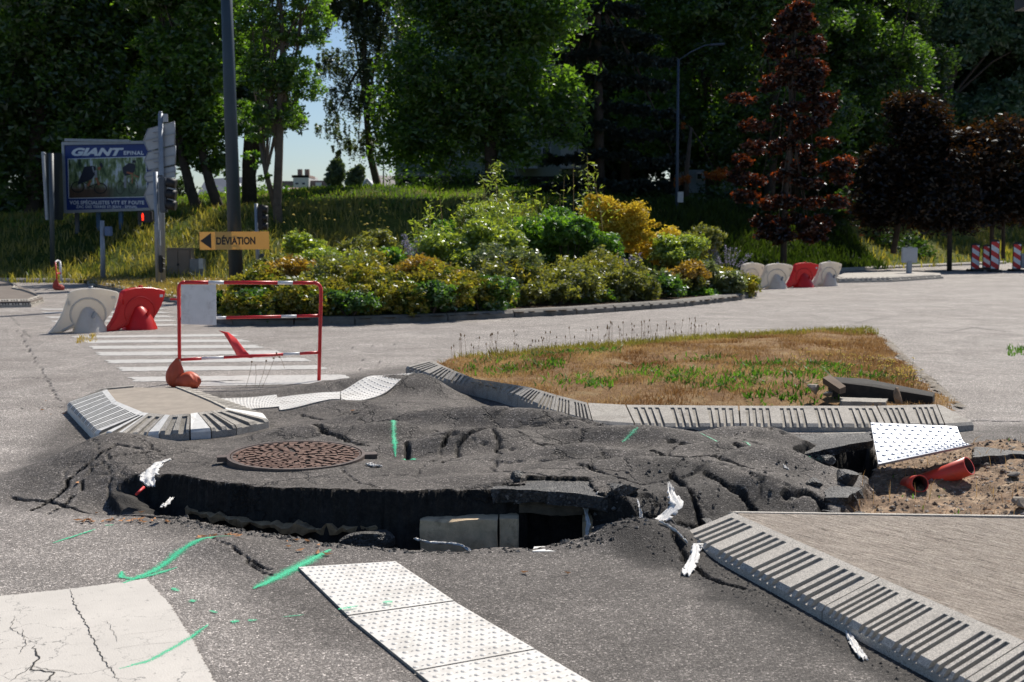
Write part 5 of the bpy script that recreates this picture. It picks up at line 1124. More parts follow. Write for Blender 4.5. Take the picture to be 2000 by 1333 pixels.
MB().tube([loc_(t2_, at(505,560,YQ)), loc_(t2_, at(500,398,YQ))], [.055,.05], 12).build('post', plain('pale_blue_pole', (.22,.27,.33), .5), t2_)
MB().box(loc_(t2_, at(510,425,YQ)), (.16,.2,.70), bev=.03).build('housing', M_DARK, t2_)
for y in (409,426,442): MB().tube([np.array(loc_(t2_, at(513,y,YQ))), np.array(loc_(t2_, at(523,y+1,YQ)))], [.11,.10], 12).build('visor', M_DARK, t2_)
MB().box(loc_(t2_, at(512,505,YQ)), (.11,.12,.26), bev=.02).build('repeater_light', M_MAST, t2_)
YP = 36.5
o = empty('signal_pole', at(201,558,YP)*np.array([1,1,0])+np.array([0,0,.02])); tag(o, 'thin pale grey pole standing in front of the billboard legs', 'pole')
MB().tube([loc_(o, at(201.5,556,YP)), loc_(o, at(199.5,431,YP))], [.075,.06], 12).build('pole', M_GALV, o); MB().box(loc_(o, at(212,452,YP)), (.2,.14,.27), bev=.02).build('blue_box', plain('blue_box', (.09,.15,.28), .5), o)
# ================================================================ billboard
YB = 43.0
def BP(x, y, d=0): return at(x, y, YB+d)
bb = empty('billboard', BP(205,500)*np.array([1,1,0])+np.array([0,0,.4])); tag(bb, 'large blue framed billboard reading GIANT EPINAL on tall legs', 'billboard')
LB = lambda x, y, d=0: loc_(bb, BP(x, y, d))
m = MB()
cor = [LB(121,278),LB(300,275.5),LB(303,411),LB(126,417)]; cin = [LB(126,284),LB(296,281),LB(298,406),LB(130.5,411)]
for i in range(4):
    j = (i+1) % 4; a, b, c, d = cor[i], cor[j], cin[j], cin[i]
    m.add([(p[0],-.06,p[2]) for p in (a,b,c,d)]+[(p[0],.16,p[2]) for p in (a,b,c,d)], [(0,1,2,3),(4,5,6,7),(0,1,5,4),(3,2,6,7),(1,2,6,5),(0,3,7,4)])
m.build('frame', plain('frame_grey', (.30,.33,.37), .5, .2), bb)
M_BLUE = plain('poster_blue', (.010,.038,.20), .5, var=.08, scale=2)
m = MB(); m.add([(p[0],0,p[2]) for p in cin], [(0,1,2,3)]); ps = m.build('poster', M_BLUE, bb, fix=False)
MB().box(LB(191,275), (2.15,.2,.085), ry=.016).build('light_rail', plain('frame_grey', (.3,.3,.3)), bb)
MB().add([(p[0],.2,p[2]) for p in cin], [(0,1,2,3)]).build('back_panel', M_DARK, bb)
for x, mt in ((190.5, 'blue'), (234.5, 'blue'), (148.5,'grey'), (272,'grey')):
    m = MB(); c = LB(x, 455); g0 = LB(x, 500); m.box((c[0], .15, c[2]), (.12,.12,(LB(x,413)[2]-g0[2])+.6)); m.build('leg', plain('blue_leg', (.03,.10,.20), .5) if mt == 'blue' else plain('grey_leg', (.05,.065,.08), .5), bb)
M_PT = plain('poster_print_white', (.68,.73,.8), .5, var=.05)
def ptext(s, px, py, hpx, **k): c = LB(px, py); return text('lettering', s, (c[0], -.006, c[2]), hpx*YB/F*1.38, M_PT, ps, ext=0, **k)
for o_ in (ptext('GIANT', 185, 298, 14, bold=.018, shear=.35, sx=1.62), ptext('EPINAL', 261, 299.5, 7.2, bold=.006, sx=1.1, spacing=1.15), ptext('VOS SPÉCIALISTES VTT ET ROUTE', 209, 396.5, 6.8, bold=.006, sx=.98, spacing=1.05), ptext('ZAC DES TERRES ST-JEAN - EPINAL', 208.5, 404.5, 4.9, bold=.003, sx=1.08, spacing=1.05)): pass
def pic_mat():
    m, nt, b = new_mat('printed_forest'); c = coord(nt); mp = nt.nodes.new('ShaderNodeMapping'); mp.inputs['Scale'].default_value = (3.2, 1, 1.0); nt.links.new(c, mp.inputs['Vector'])
    n = noise_n(nt, 1.6, 6, .7, mp.outputs[0]); sx = nt.nodes.new('ShaderNodeSeparateXYZ'); nt.links.new(c, sx.inputs[0])
    up = ramp_n(nt, n.outputs[0], [(.35, (.008,.016,.010)), (.43, (.06,.12,.04)), (.52, (.24,.32,.14)), (.60, (.62,.70,.76))]).outputs[0]
    lo = ramp_n(nt, n.outputs[0], [(.35, (.06,.034,.022)), (.65, (.13,.08,.05))]).outputs[0]
    lo2 = ramp_n(nt, n.outputs[0], [(.35, (.05,.10,.05)), (.65, (.16,.20,.15))]).outputs[0]
    side = ramp_n(nt, math_n(nt, 'ADD', math_n(nt, 'MULTIPLY', sx.outputs[0], .5), .5), [(.45, 0), (.65, 1)]).outputs[0]
    lo = mix_n(nt, side, lo, lo2)
    zz = ramp_n(nt, math_n(nt, 'ADD', math_n(nt, 'MULTIPLY', sx.outputs[2], .5), .5), [(.30, 0), (.42, 1)]).outputs[0]
    r = mix_n(nt, zz, lo, up)
    wv = nt.nodes.new('ShaderNodeTexWave'); wv.inputs['Scale'].default_value = 5.5; nt.links.new(c, wv.inputs['Vector'])
    r = mix_n(nt, .35, r, ramp_n(nt, wv.outputs[0], [(0, .6), (1, 1.1)]).outputs[0], 'MULTIPLY')
    nt.links.new(r, b.inputs['Base Color']); b.inputs['Roughness'].default_value = .5; return m
pc_ = BP(208, 347); P4 = [LB(133,311), LB(285,306.5), LB(287,385), LB(134.5,388)]
cc = np.mean(np.array(P4), 0); m = MB(); m.add([(p[0]-cc[0], 0, p[2]-cc[2]) for p in P4], [(0,1,2,3)]); pm = m.build('printed_picture', pic_mat(), ps, fix=False); pm.location = (cc[0], -.004, cc[2])
# white edge round the picture and the two printed cyclists
m = MB()
for i in range(4):
    a, b = P4[i], P4[(i+1) % 4]; m.box(((a[0]+b[0])/2, -.005, (a[2]+b[2])/2), (math.hypot(b[0]-a[0], b[2]-a[2]), .002, .022), ry=-math.atan2(b[2]-a[2], b[0]-a[0]))
m.build('picture_border', M_PT, ps)
def pflat(polys, col, nm, d=-.007, per=1):
    for k in range(0, len(polys), per):
        m = MB()
        for poly in polys[k:k+per]:
            Q = [LB(80+x/5.553, 200+y/5.553) for x, y in poly]; m.add([(p[0], d, p[2]) for p in Q], [tuple(range(len(Q)))])
        m.build(nm, plain('print_'+nm, col, .5, var=.1), ps, fix=False)
def ringp(cx, cy, r, w_=7, ry=None):
    K = 22; ry = ry or r; out = []
    for q in range(K):
        a, b = 2*math.pi*q/K, 2*math.pi*(q+1)/K; out.append([(cx+r*math.cos(a),cy+ry*math.sin(a)),(cx+r*math.cos(b),cy+ry*math.sin(b)),(cx+(r-w_)*math.cos(b),cy+(ry-w_)*math.sin(b)),(cx+(r-w_)*math.cos(a),cy+(ry-w_)*math.sin(a))])
    return out
def bar(x0, y0, x1, y1, w_):
    L = math.hypot(x1-x0, y1-y0); nx, ny = -(y1-y0)/L*w_/2, (x1-x0)/L*w_/2; return [(x0+nx,y0+ny),(x1+nx,y1+ny),(x1-nx,y1-ny),(x0-nx,y0-ny)]
pflat(ringp(400,920,75,12,62)+ringp(645,935,72,12,60)+ringp(860,928,48,6,72)+ringp(1000,918,52,6,80), (.006,.006,.008), 'wheel', per=22)
pflat([[(395,900),(400,880),(470,700),(560,690),(600,700),(590,780),(560,830),(500,860)], [(890,760),(885,710),(950,660),(1010,665),(1030,700),(1010,760),(960,790),(910,800)], bar(640,690,670,680,50), bar(1010,630,1010,660,40)], (.012,.018,.035), 'rider', -.009)
pflat([bar(595,740,600,820,26), bar(915,800,915,930,26), bar(560,700,575,760,14)], (.30,.32,.36), 'legwear', -.011)
pflat([bar(600,820,632,900,22), bar(540,850,510,910,22), bar(990,790,990,880,10), bar(930,760,1000,780,18), bar(1010,790,1060,815,12), [(615,705),(650,700),(648,735),(620,738)]], (.38,.13,.06), 'skin_tone', -.012)
pflat([bar(500,930,640,870,9), bar(470,870,560,930,9), bar(860,925,960,800,7), bar(900,830,1000,920,7)], (.015,.015,.02), 'bicycle_frame', -.0085)
# oblique second board on the left with its post
ob = empty('billboard', (at(92,500,40)[0], 40, .3)); tag(ob, 'narrow edge-on billboard at far left beside the big blue one', 'billboard'); L2 = lambda x, y, Y: loc_(ob, at(x, y, Y))
a0, a1, b0, b1 = L2(86,299,40), L2(90,428,40), L2(124,300,43.5), L2(124,430,43.5)
m = MB(); m.add([a0, a1, b1, b0]+[(p[0]-.06, p[1]+.02, p[2]) for p in (a0,a1,b1,b0)], [(0,1,2,3),(4,5,6,7),(0,1,5,4),(2,3,7,6),(0,3,7,4),(1,2,6,5)]); m.build('back_panel', plain('dark_panel', (.02,.024,.028), .6), ob)
m = MB(); m.box(tuple((np.array(a0)+np.array(a1))/2), (.07,.1,2.1), ry=-.03); m.build('edge_frame', M_GALV, ob)
MB().tube([L2(103,545,39.5), L2(100,300,39.5)], .075, 10).build('post', plain('grey_leg', (.05,.065,.08)), ob)
MB().tube([L2(88,299,40), L2(83,303,40)], .03, 8).build('small_lamp', M_GALV, ob)
# ================================================================ cabinets, small barrier
M_CAB = plain('brown_cabinet', (.20,.155,.115), .6, var=.12, scale=2, dirt=((.1,.08,.06), .5)); YC = 37.5
c = at(354,550,YC); o = empty('utility_cabinet', (c[0], YC, .08)); tag(o, 'tall brown utility cabinet with double doors on the dry verge', 'cabinet')
MB().box((0,0,.45), (.70,.42,.9), bev=.01).build('body', M_CAB, o); 
for sx in (-.172,.172): MB().box((sx-.02,-.225,.45), (.32,.02,.82)).build('door', M_CAB, o)
MB().box((-.02,-.24,.45), (.06,.02,.06)).build('lock', M_DARK, o); MB().box((0,0,.91), (.74,.46,.03)).build('top', M_CAB, o)
c = at(387,550,YC-.2); o = empty('utility_cabinet', (c[0], YC-.2, .06)); tag(o, 'short grey utility box with a pale lower half next to the brown cabinet', 'cabinet')
MB().box((0,0,.42), (.40,.3,.42), bev=.01).build('body', plain('grey_box', (.20,.21,.215), .5), o); MB().box((0,0,.105), (.38,.28,.21), bev=.01).build('plinth', plain('pale_plinth', (.42,.44,.46), .6), o)
MB().box((.13,-.16,.50), (.12,.02,.3)).build('door', plain('pale_box', (.3,.3,.3)), o); MB().box((-.08,-.146,.14), (.05,.01,.04)).build('yellow_label', M_YEL, o)
YW = 33.0
o = empty('road_barrier', (at(115,566,YW)[0], YW, 0)); tag(o, 'narrow red and white barrier seen end-on at the far left kerb', 'barrier'); L3 = lambda x, y, Y=YW: loc_(o, at(x,y,Y))
MB().tube([L3(113,566), L3(108,512)], .02, 8).build('post', M_RED, o); MB().tube([L3(108,512), L3(113,509,YW+.5), L3(117,511,YW+1)], .02, 8).build('rail', M_WHT, o); MB().tube([L3(117,511,YW+1), L3(120,550,YW+1)], .03, 8).build('post', M_WHT, o); MB().tube([L3(110,535), L3(118,534,YW+1)], .02, 8).build('rail', M_RED, o)
p = at(113,567,YW-.1); bg_ = bag('sandbag', (p[0], YW-.15, 0), .14, .30, 'faded red ballast bag hanging on the far left barrier', plain('faded_red_bag', (.42,.05,.03), .6, var=.2), 3)
# ================================================================ right-hand road furniture
def delineator(px, Y, pyt, pyb, label, rz=0, flip=1):
    p = at(px, pyb, Y); root = empty('traffic_delineator', (p[0], Y, 0), rz); H = (pyb-pyt)*Y/F; wd = .27
    bd = MB().box((0,0,H*.53), (wd+.04,.05,H*.93), bev=.02).build('body', M_DARK, root)
    MB().box((0,0,.04), (.42,.62,.08), bev=.02).build('foot', plain('black_rubber', (.02,.02,.02)), root)
    MB().box((0,0,H*1.0), (.1,.05,.05)).build('top_grip', M_DARK, root)
    # diagonal stripes cut to the panel outline
    z0, z1 = H*.10, H*.94; n = 5; hgt = (z1-z0)/n*1.0; slope = .62*flip
    def clip(poly, lo, hi):
        for s_, lim in ((1, lo), (-1, -hi)):
            out = []
            for i in range(len(poly)):
                a, b = poly[i-1], poly[i]; fa, fb = s_*a[1]-s_*lo if s_ > 0 else hi-a[1], s_*b[1]-s_*lo if s_ > 0 else hi-b[1]
                if (fa >= 0) != (fb >= 0): t = fa/(fa-fb); out.append((a[0]+(b[0]-a[0])*t, a[1]+(b[1]-a[1])*t))
                if fb >= 0: out.append(b)
            poly = out
            if not poly: return poly
        return poly
    mr, mw = MB(), MB(); k = 0; z = z0-abs(slope)*wd-hgt
    while z < z1+hgt:
        q = clip([(-wd/2, z-slope*(-wd/2)), (wd/2, z-slope*wd/2), (wd/2, z-slope*wd/2+hgt), (-wd/2, z+slope*wd/2+hgt)], z0, z1)
        if len(q) > 2: (mr if k % 2 == 0 else mw).add([(x, -.028, zz) for x, zz in q], [tuple(range(len(q)))])
        z += hgt; k += 1
    mr.build('red_stripes', M_RED, bd, fix=False); mw.build('white_stripes', M_WHT, bd, fix=False)
    tag(root, label, 'traffic delineator', 'red and white striped delineators'); return root
delineator(1904, 47, 477, 531, 'striped delineator standing leftmost of the group by the far road', .05)
delineator(1926, 49, 478, 526, 'smaller striped delineator half behind the taller one', .1, 1)
delineator(1942, 46.5, 470, 532, 'tallest striped delineator in the middle of the pair', -.1)
delineator(1985, 47, 474, 530, 'striped delineator alone at the right edge of the photo', .05)
o = MB().box(at(1999,510,48), (.3,.2,.55), bev=.05).build('grey_marker', plain('pale_grey_plastic', (.35,.35,.36), .5)); o.location.z = 0; tag(o, 'pale grey marker cut off by the right edge behind the delineator', 'marker')
c = W(1951,528); m = MB(); m.tube([at(1950,528,47.3), at(1953,505,47.3), at(1950,492,47.3)], .02, 6); o = m.build('bent_rod', M_WHT); tag(o, 'thin bent pale rod beside the tallest delineator', 'rod')
YK = 42.0; c = at(1775,540,YK); o = empty('keep_right_sign', (c[0], YK, .12)); tag(o, 'back of a square grey sign on a stubby post on the small far island', 'sign')
MB().box((0,0,.18), (.17,.12,.46), bev=.02).build('post', M_GALV, o); MB().box((0,0,.58), (.52,.10,.50), bev=.03).build('panel_back', M_BACK, o); MB().box((0,-.055,.83), (.14,.03,.06)).build('notch_clip', M_GALV, o)
io = [W(1628,549), W(1640,553), W(1740,551), W(1838,545), W(1836,541), W(1770,537), W(1650,541)]
fi = empty('traffic_island', (0,0,0)); tag(fi, 'low flat traffic island across the road under the square sign', 'traffic island')
MB().slab([tuple(p[:2]) for p in io], -.02, .12).build('concrete_top', M_KERB, fi)
cN = np.mean([p[:2] for p in io], 0)
for i in range(3):
    a, b = io[i], io[i+1]; n_ = max(1, int(np.linalg.norm(b-a)/1.6))
    for k in range(n_):
        p, q = a+(b-a)*k/n_, a+(b-a)*(k+1)/n_; inw = lambda p: p+np.append((cN-p[:2])/np.linalg.norm(cN-p[:2])*.25, .145); out_ = lambda p: p-np.append((cN-p[:2])/np.linalg.norm(cN-p[:2])*.08, -.07)
        kerb(fi, out_(p), out_(q), inw(p), inw(q), 3, 3, .02, base=-.05)
# dark signal head poking in at the top right corner
tr_ = empty('traffic_light', (at(1990,0,5.5)[0]+.5, 5.5, .13)); tag(tr_, 'bottom of a dark traffic light poking into the top right corner', 'traffic light'); L4 = lambda x, y: loc_(tr_, at(x,y,5.5))
MB().tube([(0,0,0),(0,0,3.2)], .06, 12).build('post', M_DARK, tr_); c = L4(2005,-8); MB().box((c[0]+.06, 0, c[2]+.16), (.28,.30,.42), bev=.07).build('housing', plain('near_black_plastic', (.006,.005,.005), .5), tr_)
MB().tube([(c[0]+.05,-.15,c[2]+.06),(c[0]+.05,-.30,c[2]+.03)], [.105,.11], 18).build('visor', plain('near_black_plastic', (.006,.005,.005)), tr_)
# ================================================================ banks, verge, flower bed
def in_ramp_mat():
    m, nt, b = new_mat('bank_turf'); c = coord(nt)
    n = noise_n(nt, .32, 5, .65, c); n2 = noise_n(nt, 6, 6, .75, c)
    r = ramp_n(nt, n.outputs[0], [(.32, (.028,.055,.010)), (.5, (.085,.11,.02)), (.64, (.18,.17,.04)), (.78, (.28,.23,.075))]).outputs[0]
    r = mix_n(nt, .8, r, ramp_n(nt, n2.outputs[0], [(.3, .45), (.7, 1.35)]).outputs[0], 'MULTIPLY')
    nt.links.new(r, b.inputs['Base Color']); b.inputs['Roughness'].default_value = .95; b.inputs['Specular IOR Level'].default_value = .1
    bump_n(nt, b, n2.outputs[0], 1, .15); return m
M_BANK = in_ramp_mat()
ex = np.linspace(-60, 80, 260); ey = np.concatenate([np.linspace(0, 24, 90), np.linspace(25, 400, 30)])
EX, ET = np.meshgrid(ex, ey, indexing='ij'); toe = np.interp(EX, [-60,-22,-15,-8,0,8,16,30,80], [44,40,38,36,38,44,52,66,100]); EY = toe+ET-.3
Zb, _ = bankH(EX, EY); Zb -= np.where(ET < .01, .3, 0)
i = np.arange(Zb.size).reshape(Zb.shape); fq = np.stack([i[:-1,:-1], i[1:,:-1], i[1:,1:], i[:-1,1:]], -1).reshape(-1, 4)
o = np_mesh('grass_bank', np.stack([EX, EY, Zb], -1).reshape(-1, 3), fq, M_BANK, smooth=True); tag(o, 'grassy embankment rising behind the junction', kind='structure')
BZ = lambda x, y: bankH(x, y)[0]
L_BANK = leaf_mat('bank_grass', (.06,.09,.015), (.34,.28,.07), .5, .03, .5, (1.5,1.5,.7))
L_BANKG = leaf_mat('bank_grass_green', (.05,.11,.015), (.19,.26,.04), .5, .03, .5, (1.6,1.7,.6))
cl = lambda x, y: .3+.7*ss(-.3,.3,fbm(x,y,.5,3,44))
BK1 = [(-22,38),(-15,37),(-8,35.8),(0,37.8),(6,42),(6,52),(0,50),(-8,48),(-22,52)]
o = blades('tall_grass', 20000, BK1, BZ, (.08,.34), .018, L_BANK, None, .6, cl, 50); tag(o, 'tall yellow-green grass on the lower embankment at left and centre', 'grass')
BK2 = [(-22,46),(-8,44),(2,45),(5,48),(4,58),(2,60),(-8,58),(-22,60)]
o = blades('tall_grass', 16000, BK2, BZ, (.06,.2), .025, L_BANKG, None, .4, None, 51); tag(o, 'mown greener grass along the top of the embankment', 'grass')
BK3 = [(6,42),(16,51),(30,65),(40,76),(40,90),(16,66),(6,56)]
L_SHADE = leaf_mat('shade_toned_grass', (.018,.035,.008), (.05,.075,.016), .4, .01, .5, (1.5,1.6,.6))  # tree shade on this bank is put into the blade colour
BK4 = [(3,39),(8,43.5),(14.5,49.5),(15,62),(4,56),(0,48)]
o = blades('tall_grass', 16000, BK4, BZ, (.15,.45), .035, L_SHADE, None, .5, None, 56); tag(o, 'long green grass coloured dark to stand for shade on the bank between the lamp and the maples', 'grass')
BK3 = [(14.5,49.5),(22,57),(30,65),(40,76),(40,90),(22,70),(15,62)]
o = blades('tall_grass', 9000, BK3, BZ, (.10,.35), .03, L_BANK, None, .4, cl, 52); tag(o, 'dry tall grass on the embankment at right under the purple trees', 'grass')
# verge with kerb
VG = [tuple(W(a,b)[:2]) for a, b in [(180,560),(255,575),(330,590),(420,600),(470,610)]]+[(-6,31),(-3,36.5),(-8,37),(-13,38.5)]
M_VERGE = soil_mat('verge_turf', (.11,.09,.03), (.20,.14,.055), (.26,.19,.08), 1.5)
o = hump_sheet('verge', VG, lambda x, y: .10+fbm(x,y,1,2,3)*.03, M_VERGE, None, .3); tag(o, 'dry grass verge round the sign posts', kind='structure')
b_ = blades('verge_grass', 9000, VG, lambda x, y: .10+0*x, (.04,.14), .010, leaf_mat('verge_blades', (.14,.12,.03), (.34,.24,.09), .4), None, .6, None, 55); tag(b_, 'short dry grass on the verge round the cabinets', 'grass')
def kerb_line(pts, label, h=.12, wid=.22, step=1.2, mat=None, closed=False):
    root = empty('kerb', (0,0,0)); tag(root, label, 'kerb'); P = [Vector((p[0], p[1], 0)) for p in pts]
    for i in range(len(P)-1):
        a, b = P[i], P[i+1]; n_ = max(1, int((b-a).length/step)); t = (b-a).normalized(); s_ = Vector((-t.y, t.x, 0))
        for k in range(n_):
            p, q = a.lerp(b, k/n_)+t*.012, a.lerp(b, (k+1)/n_)-t*.012; m = MB(); hh = h
            m.add([p, q, q+s_*wid, p+s_*wid, p+Vector((0,0,hh*.6)), q+Vector((0,0,hh*.6)), q+s_*wid+Vector((0,0,hh)), p+s_*wid+Vector((0,0,hh)), p+s_*.06+Vector((0,0,hh)), q+s_*.06+Vector((0,0,hh))],
                  [(0,1,5,4),(4,5,9,8),(8,9,6,7),(3,2,6,7),(0,3,7,8,4),(1,2,6,9,5)]); m.build('kerb_stone', mat or M_KERB, root)
    return root
kerb_line([W(170,556)[:2], W(250,574)[:2], W(330,589)[:2], W(425,603)[:2]], 'low kerb along the dry verge left of the flower bed')
kerb_line([(-24,40.2), (-15,37.6), W(190,553)[:2]], 'pale kerb at the foot of the embankment at far left')
kerb_line([(5.5,41.0),(9,44.3),(13,48),(16,51.3),(22,57)], 'shaded kerb at the foot of the embankment at right', step=2)
# small pavement wedge at far left
LI = [W(-120,600)[:2], W(0,601)[:2], W(60,600)[:2], W(84,592)[:2], W(60,578)[:2], W(20,560)[:2], W(-40,548)[:2], W(-200,550)[:2]]
li = empty('traffic_island', (0,0,0)); tag(li, 'kerbed pavement corner cut off by the left edge of the photo', 'traffic island')
MB().slab([tuple(p) for p in LI], -.02, .115).build('paving', plain('brown_paving', (.15,.125,.105), .9, var=.2, scale=3, bump=.4), li)
cN = np.mean(LI, 0)
for i in range(0, 6):
    a, b = LI[i], LI[i+1]; n_ = max(1, int(np.linalg.norm(b-a)/1.1))
    for k in range(n_):
        p, q = a+(b-a)*k/n_, a+(b-a)*(k+1)/n_; ii = lambda p: np.append(p+(cN-p)/np.linalg.norm(cN-p)*.3, .15); oo = lambda p: np.append(p-(cN-p)/np.linalg.norm(cN-p)*.05, .07)
        kerb(li, oo(p), oo(q), ii(p), ii(q), 3, 3, .02, base=-.05)
# flower bed island
BED = [(-5.6,22.4), (-4.6,21.0), (-2.6,21.15), (-1.1,21.95), (1.2,23.6), (3.5,25.9), (5.0,28.2), (5.75,30.0), (5.7,32), (4,34.5), (0,36), (-4,33), (-6.2,29), (-6.3,25)]
kerb_line(BED[:9], 'curved old kerb in front of the flower bed island', .13, .35, 1.0, plain('mossy_kerb', (.16,.148,.13), .9, var=.3, scale=6, bump=.5, dirt=((.07,.065,.055), .7)))
M_BED = soil_mat('bed_soil', (.05,.032,.02), (.10,.065,.04), (.15,.10,.06), 3)
def BDZ(x, y): return .10+.25*ss(.2, 4.5, poly_sd(x, y, BED))
fb = hump_sheet('planting_bed', BED, BDZ, M_BED, None, .2); tag(fb, 'raised soil bed of the planted island', kind='structure')
# ================================================================ foliage
def leafmesh(name, C, size, mat, parent, seed, elong=1.6, v=None, up=.3, droop=0):
    if v is not None and mat.name.startswith('purple'): v = v**2.6  # most clusters stay dark; the few red ones paint sunlit leaf tips
    r = np.random.default_rng(seed); n = len(C); s_ = size*r.uniform(.6, 1.3, n)[:,None]
    a = r.normal(size=(n,3)); a[:,2] = a[:,2]*(.6)-droop; a /= np.linalg.norm(a, axis=1, keepdims=True)
    b = r.normal(size=(n,3)); b -= a*(a*b).sum(1, keepdims=True); b /= np.linalg.norm(b, axis=1, keepdims=True)+1e-9
    V = np.stack([C-a*s_*elong*.5+b*s_*.45, C+a*s_*elong*.6, C-a*s_*elong*.5-b*s_*.45], 1).reshape(-1, 3); i = np.arange(n)[:,None]*3
    vv = r.random(n) if v is None else np.clip(v+r.normal(0,.12,n), 0, 1)
    return np_mesh(name, V, i+np.array([[0,1,2]]), mat, parent=parent, attrs={'v': np.repeat(vv, 3)})
def cluster_pts(blobs, n, seed, cl=.16, per=26, shell=.55, hang=0):
    """blobs: (x,y,z,rx,ry,rz). leaf points gathered in sprays near each blob's surface"""
    r = np.random.default_rng(seed); vol = np.array([(b[3]*b[5])**1.0*(b[4]**.5) for b in blobs]); vol /= vol.sum(); out = []; vs = []
    for b, f in zip(blobs, vol):
        m = max(6, int(n*f)); k = max(3, m//per); d = r.normal(size=(k,3)); d /= np.linalg.norm(d, axis=1, keepdims=True); rad = shell+(1-shell)*r.random(k)**.7
        rad = np.where(r.random(k) < .25, r.random(k)**.5, rad); c = d*rad[:,None]*np.array(b[3:6])+np.array(b[:3]); w_ = r.random(k)
        j = r.integers(0, k, m); rr = cl*(b[3]+b[5])/2; off = r.normal(size=(m,3))*rr*np.array([1,1,.7]); 
        if hang: off[:,2] = -np.abs(r.normal(size=m))*rr*hang; off[:,:2] *= .45
        out.append(c[j]+off); vs.append(w_[j])
    return np.concatenate(out), np.concatenate(vs)
M_BARK = plain('dark_bark', (.055,.042,.032), .95, var=.35, scale=5, bump=.7); M_BARKB = plain('birch_bark', (.16,.145,.125), .9, var=.4, scale=6, bump=.5); M_BARKG = plain('grey_brown_bark', (.10,.08,.06), .95, var=.35, scale=5, bump=.6)
def tree(name, label, Y, trunks, blobs, n, size, mat, seed, bark=None, cl=.16, per=26, hang=0, droop=0, branch=.5, group=None, cat='tree', dY=.5, elong=1.6, shell=.55, ry=.8):
    r = random.Random(seed); bx = trunks[0][0]; base = at(bx[0], bx[1], Y); zb = float(BZ(np.array([base[0]]), np.array([Y]))[0]) if Y > 36 else 0
    root = empty(name, (base[0], Y, min(base[2], zb+3)-.0)); tag(root, label, cat, group); O = np.array(root.location)
    tm = MB(); B = []
    for b in blobs:
        px, py, rx, rz = b[:4]; dy = b[4] if len(b) > 4 else r.uniform(-dY, dY)*rx*Y/F; c = at(px, py, Y+dy)-O; k = (Y+dy)/F; B.append((c[0], c[1], c[2], rx*k, max(rx, rz)*k*ry, rz*k))
    for tk in trunks:
        pts = [np.array(at(p[0], p[1], Y))-O for p in tk]; rad = [p[2]*Y/F for p in tk]; pts[0] = pts[0]-np.array([0,0,.5]); tm.tube(pts, rad, 9, True)
        for b in B:
            if r.random() < branch:
                j = r.randrange(max(1, len(pts)//2), len(pts)); s_ = pts[j]; e = np.array(b[:3]); d = e-s_
                if np.linalg.norm(d) < 9*Y/50:
                    mid = s_+d*.5+np.array([0, 0, .08*np.linalg.norm(d)]); tm.tube([s_, mid, e, e+d*.25+np.array([0,0,.1])], [rad[j]*.45, rad[j]*.3, rad[j]*.15, rad[j]*.06], 6, False)
    tm.build('trunk', bark or M_BARK, root, fix=False)
    C, v = cluster_pts(B, n, seed, cl, per, shell, hang); leafmesh('crown', C, size, mat, root, seed, elong, v, droop=droop); return root
LF = leaf_mat('broad_leaves', (.020,.045,.010), (.100,.165,.030), .54, .05, .45, (1.9,2.2,.7))
LF2 = leaf_mat('bright_leaves', (.030,.070,.012), (.13,.21,.038), .56, .05, .45, (2.0,2.3,.6))
LFB = leaf_mat('birch_leaves', (.04,.065,.018), (.095,.12,.035), .42, .10, .4, (1.8,1.9,.8))
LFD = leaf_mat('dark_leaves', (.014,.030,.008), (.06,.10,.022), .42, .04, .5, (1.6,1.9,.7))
LFC = leaf_mat('cedar_needles', (.012,.022,.016), (.03,.042,.03), .12, .05, .5, (1.3,1.5,.9))
LFR = leaf_mat('purple_leaves', (.014,.008,.005), (.12,.050,.020), .40, .05, .35, (4.0,1.7,.5))
LFR2 = leaf_mat('purple_black_leaves', (.008,.007,.004), (.045,.024,.010), .32, .03, .4, (3.2,2.2,.7))
LFP = leaf_mat('hazed_far_leaves', (.05,.11,.06), (.15,.22,.11), .45, .06, .5, (1.6,1.8,.9))  # distance haze mixed into the leaf colour
LFO = leaf_mat('orange_leaves', (.22,.07,.010), (.40,.15,.02), .5, .04, .5, (1.8,1.3,.5))
R = random.Random(77)
def bl(x0, y0, x1, y1, n, r0, r1, seed=None):
    q = random.Random(seed if seed is not None else int(x0*7+y0)); return [(q.uniform(x0,x1), q.uniform(y0,y1), q.uniform(r0,r1), q.uniform(r0,r1)*.75) for _ in range(n)]
G1 = 'large broadleaf trees along the embankment'
tree('broadleaf_tree', 'huge dark tree filling the top left corner', 50, [[(60,470,18),(70,300,15),(90,100,11),(80,-100,7)]], bl(-60,-170,180,330,28,70,120), 58060, 0.137, LF, 1, group=G1)
tree('broadleaf_tree', 'dark tree right above the blue billboard', 52, [[(215,440,16),(210,250,13),(220,0,9)]], bl(130,-130,330,260,28,60,100), 58060, 0.131, LF, 2, group=G1)
tree('broadleaf_tree', 'forked leaning tree with dark trunks right of the traffic light', 47, [[(398,422,13),(372,370,10),(352,290,8),(330,180,6),(320,60,4)], [(440,415,12),(412,365,10),(395,300,8),(400,180,6),(415,40,4)]], bl(290,-120,460,250,30,38,70)+[(400,300,45,30),(430,330,35,25),(300,290,40,30),(360,260,50,30)], 67200, 0.112, LF2, 3, group=G1, branch=.35)
tree('broadleaf_tree', 'thick trunked tree directly behind the lamp mast', 52, [[(488,410,16),(486,320,13),(492,200,10),(470,60,7)], [(488,330,9),(520,200,7),(540,60,5)]], bl(430,-120,560,240,22,34,62), 42000, 0.112, LF, 4, group=G1)
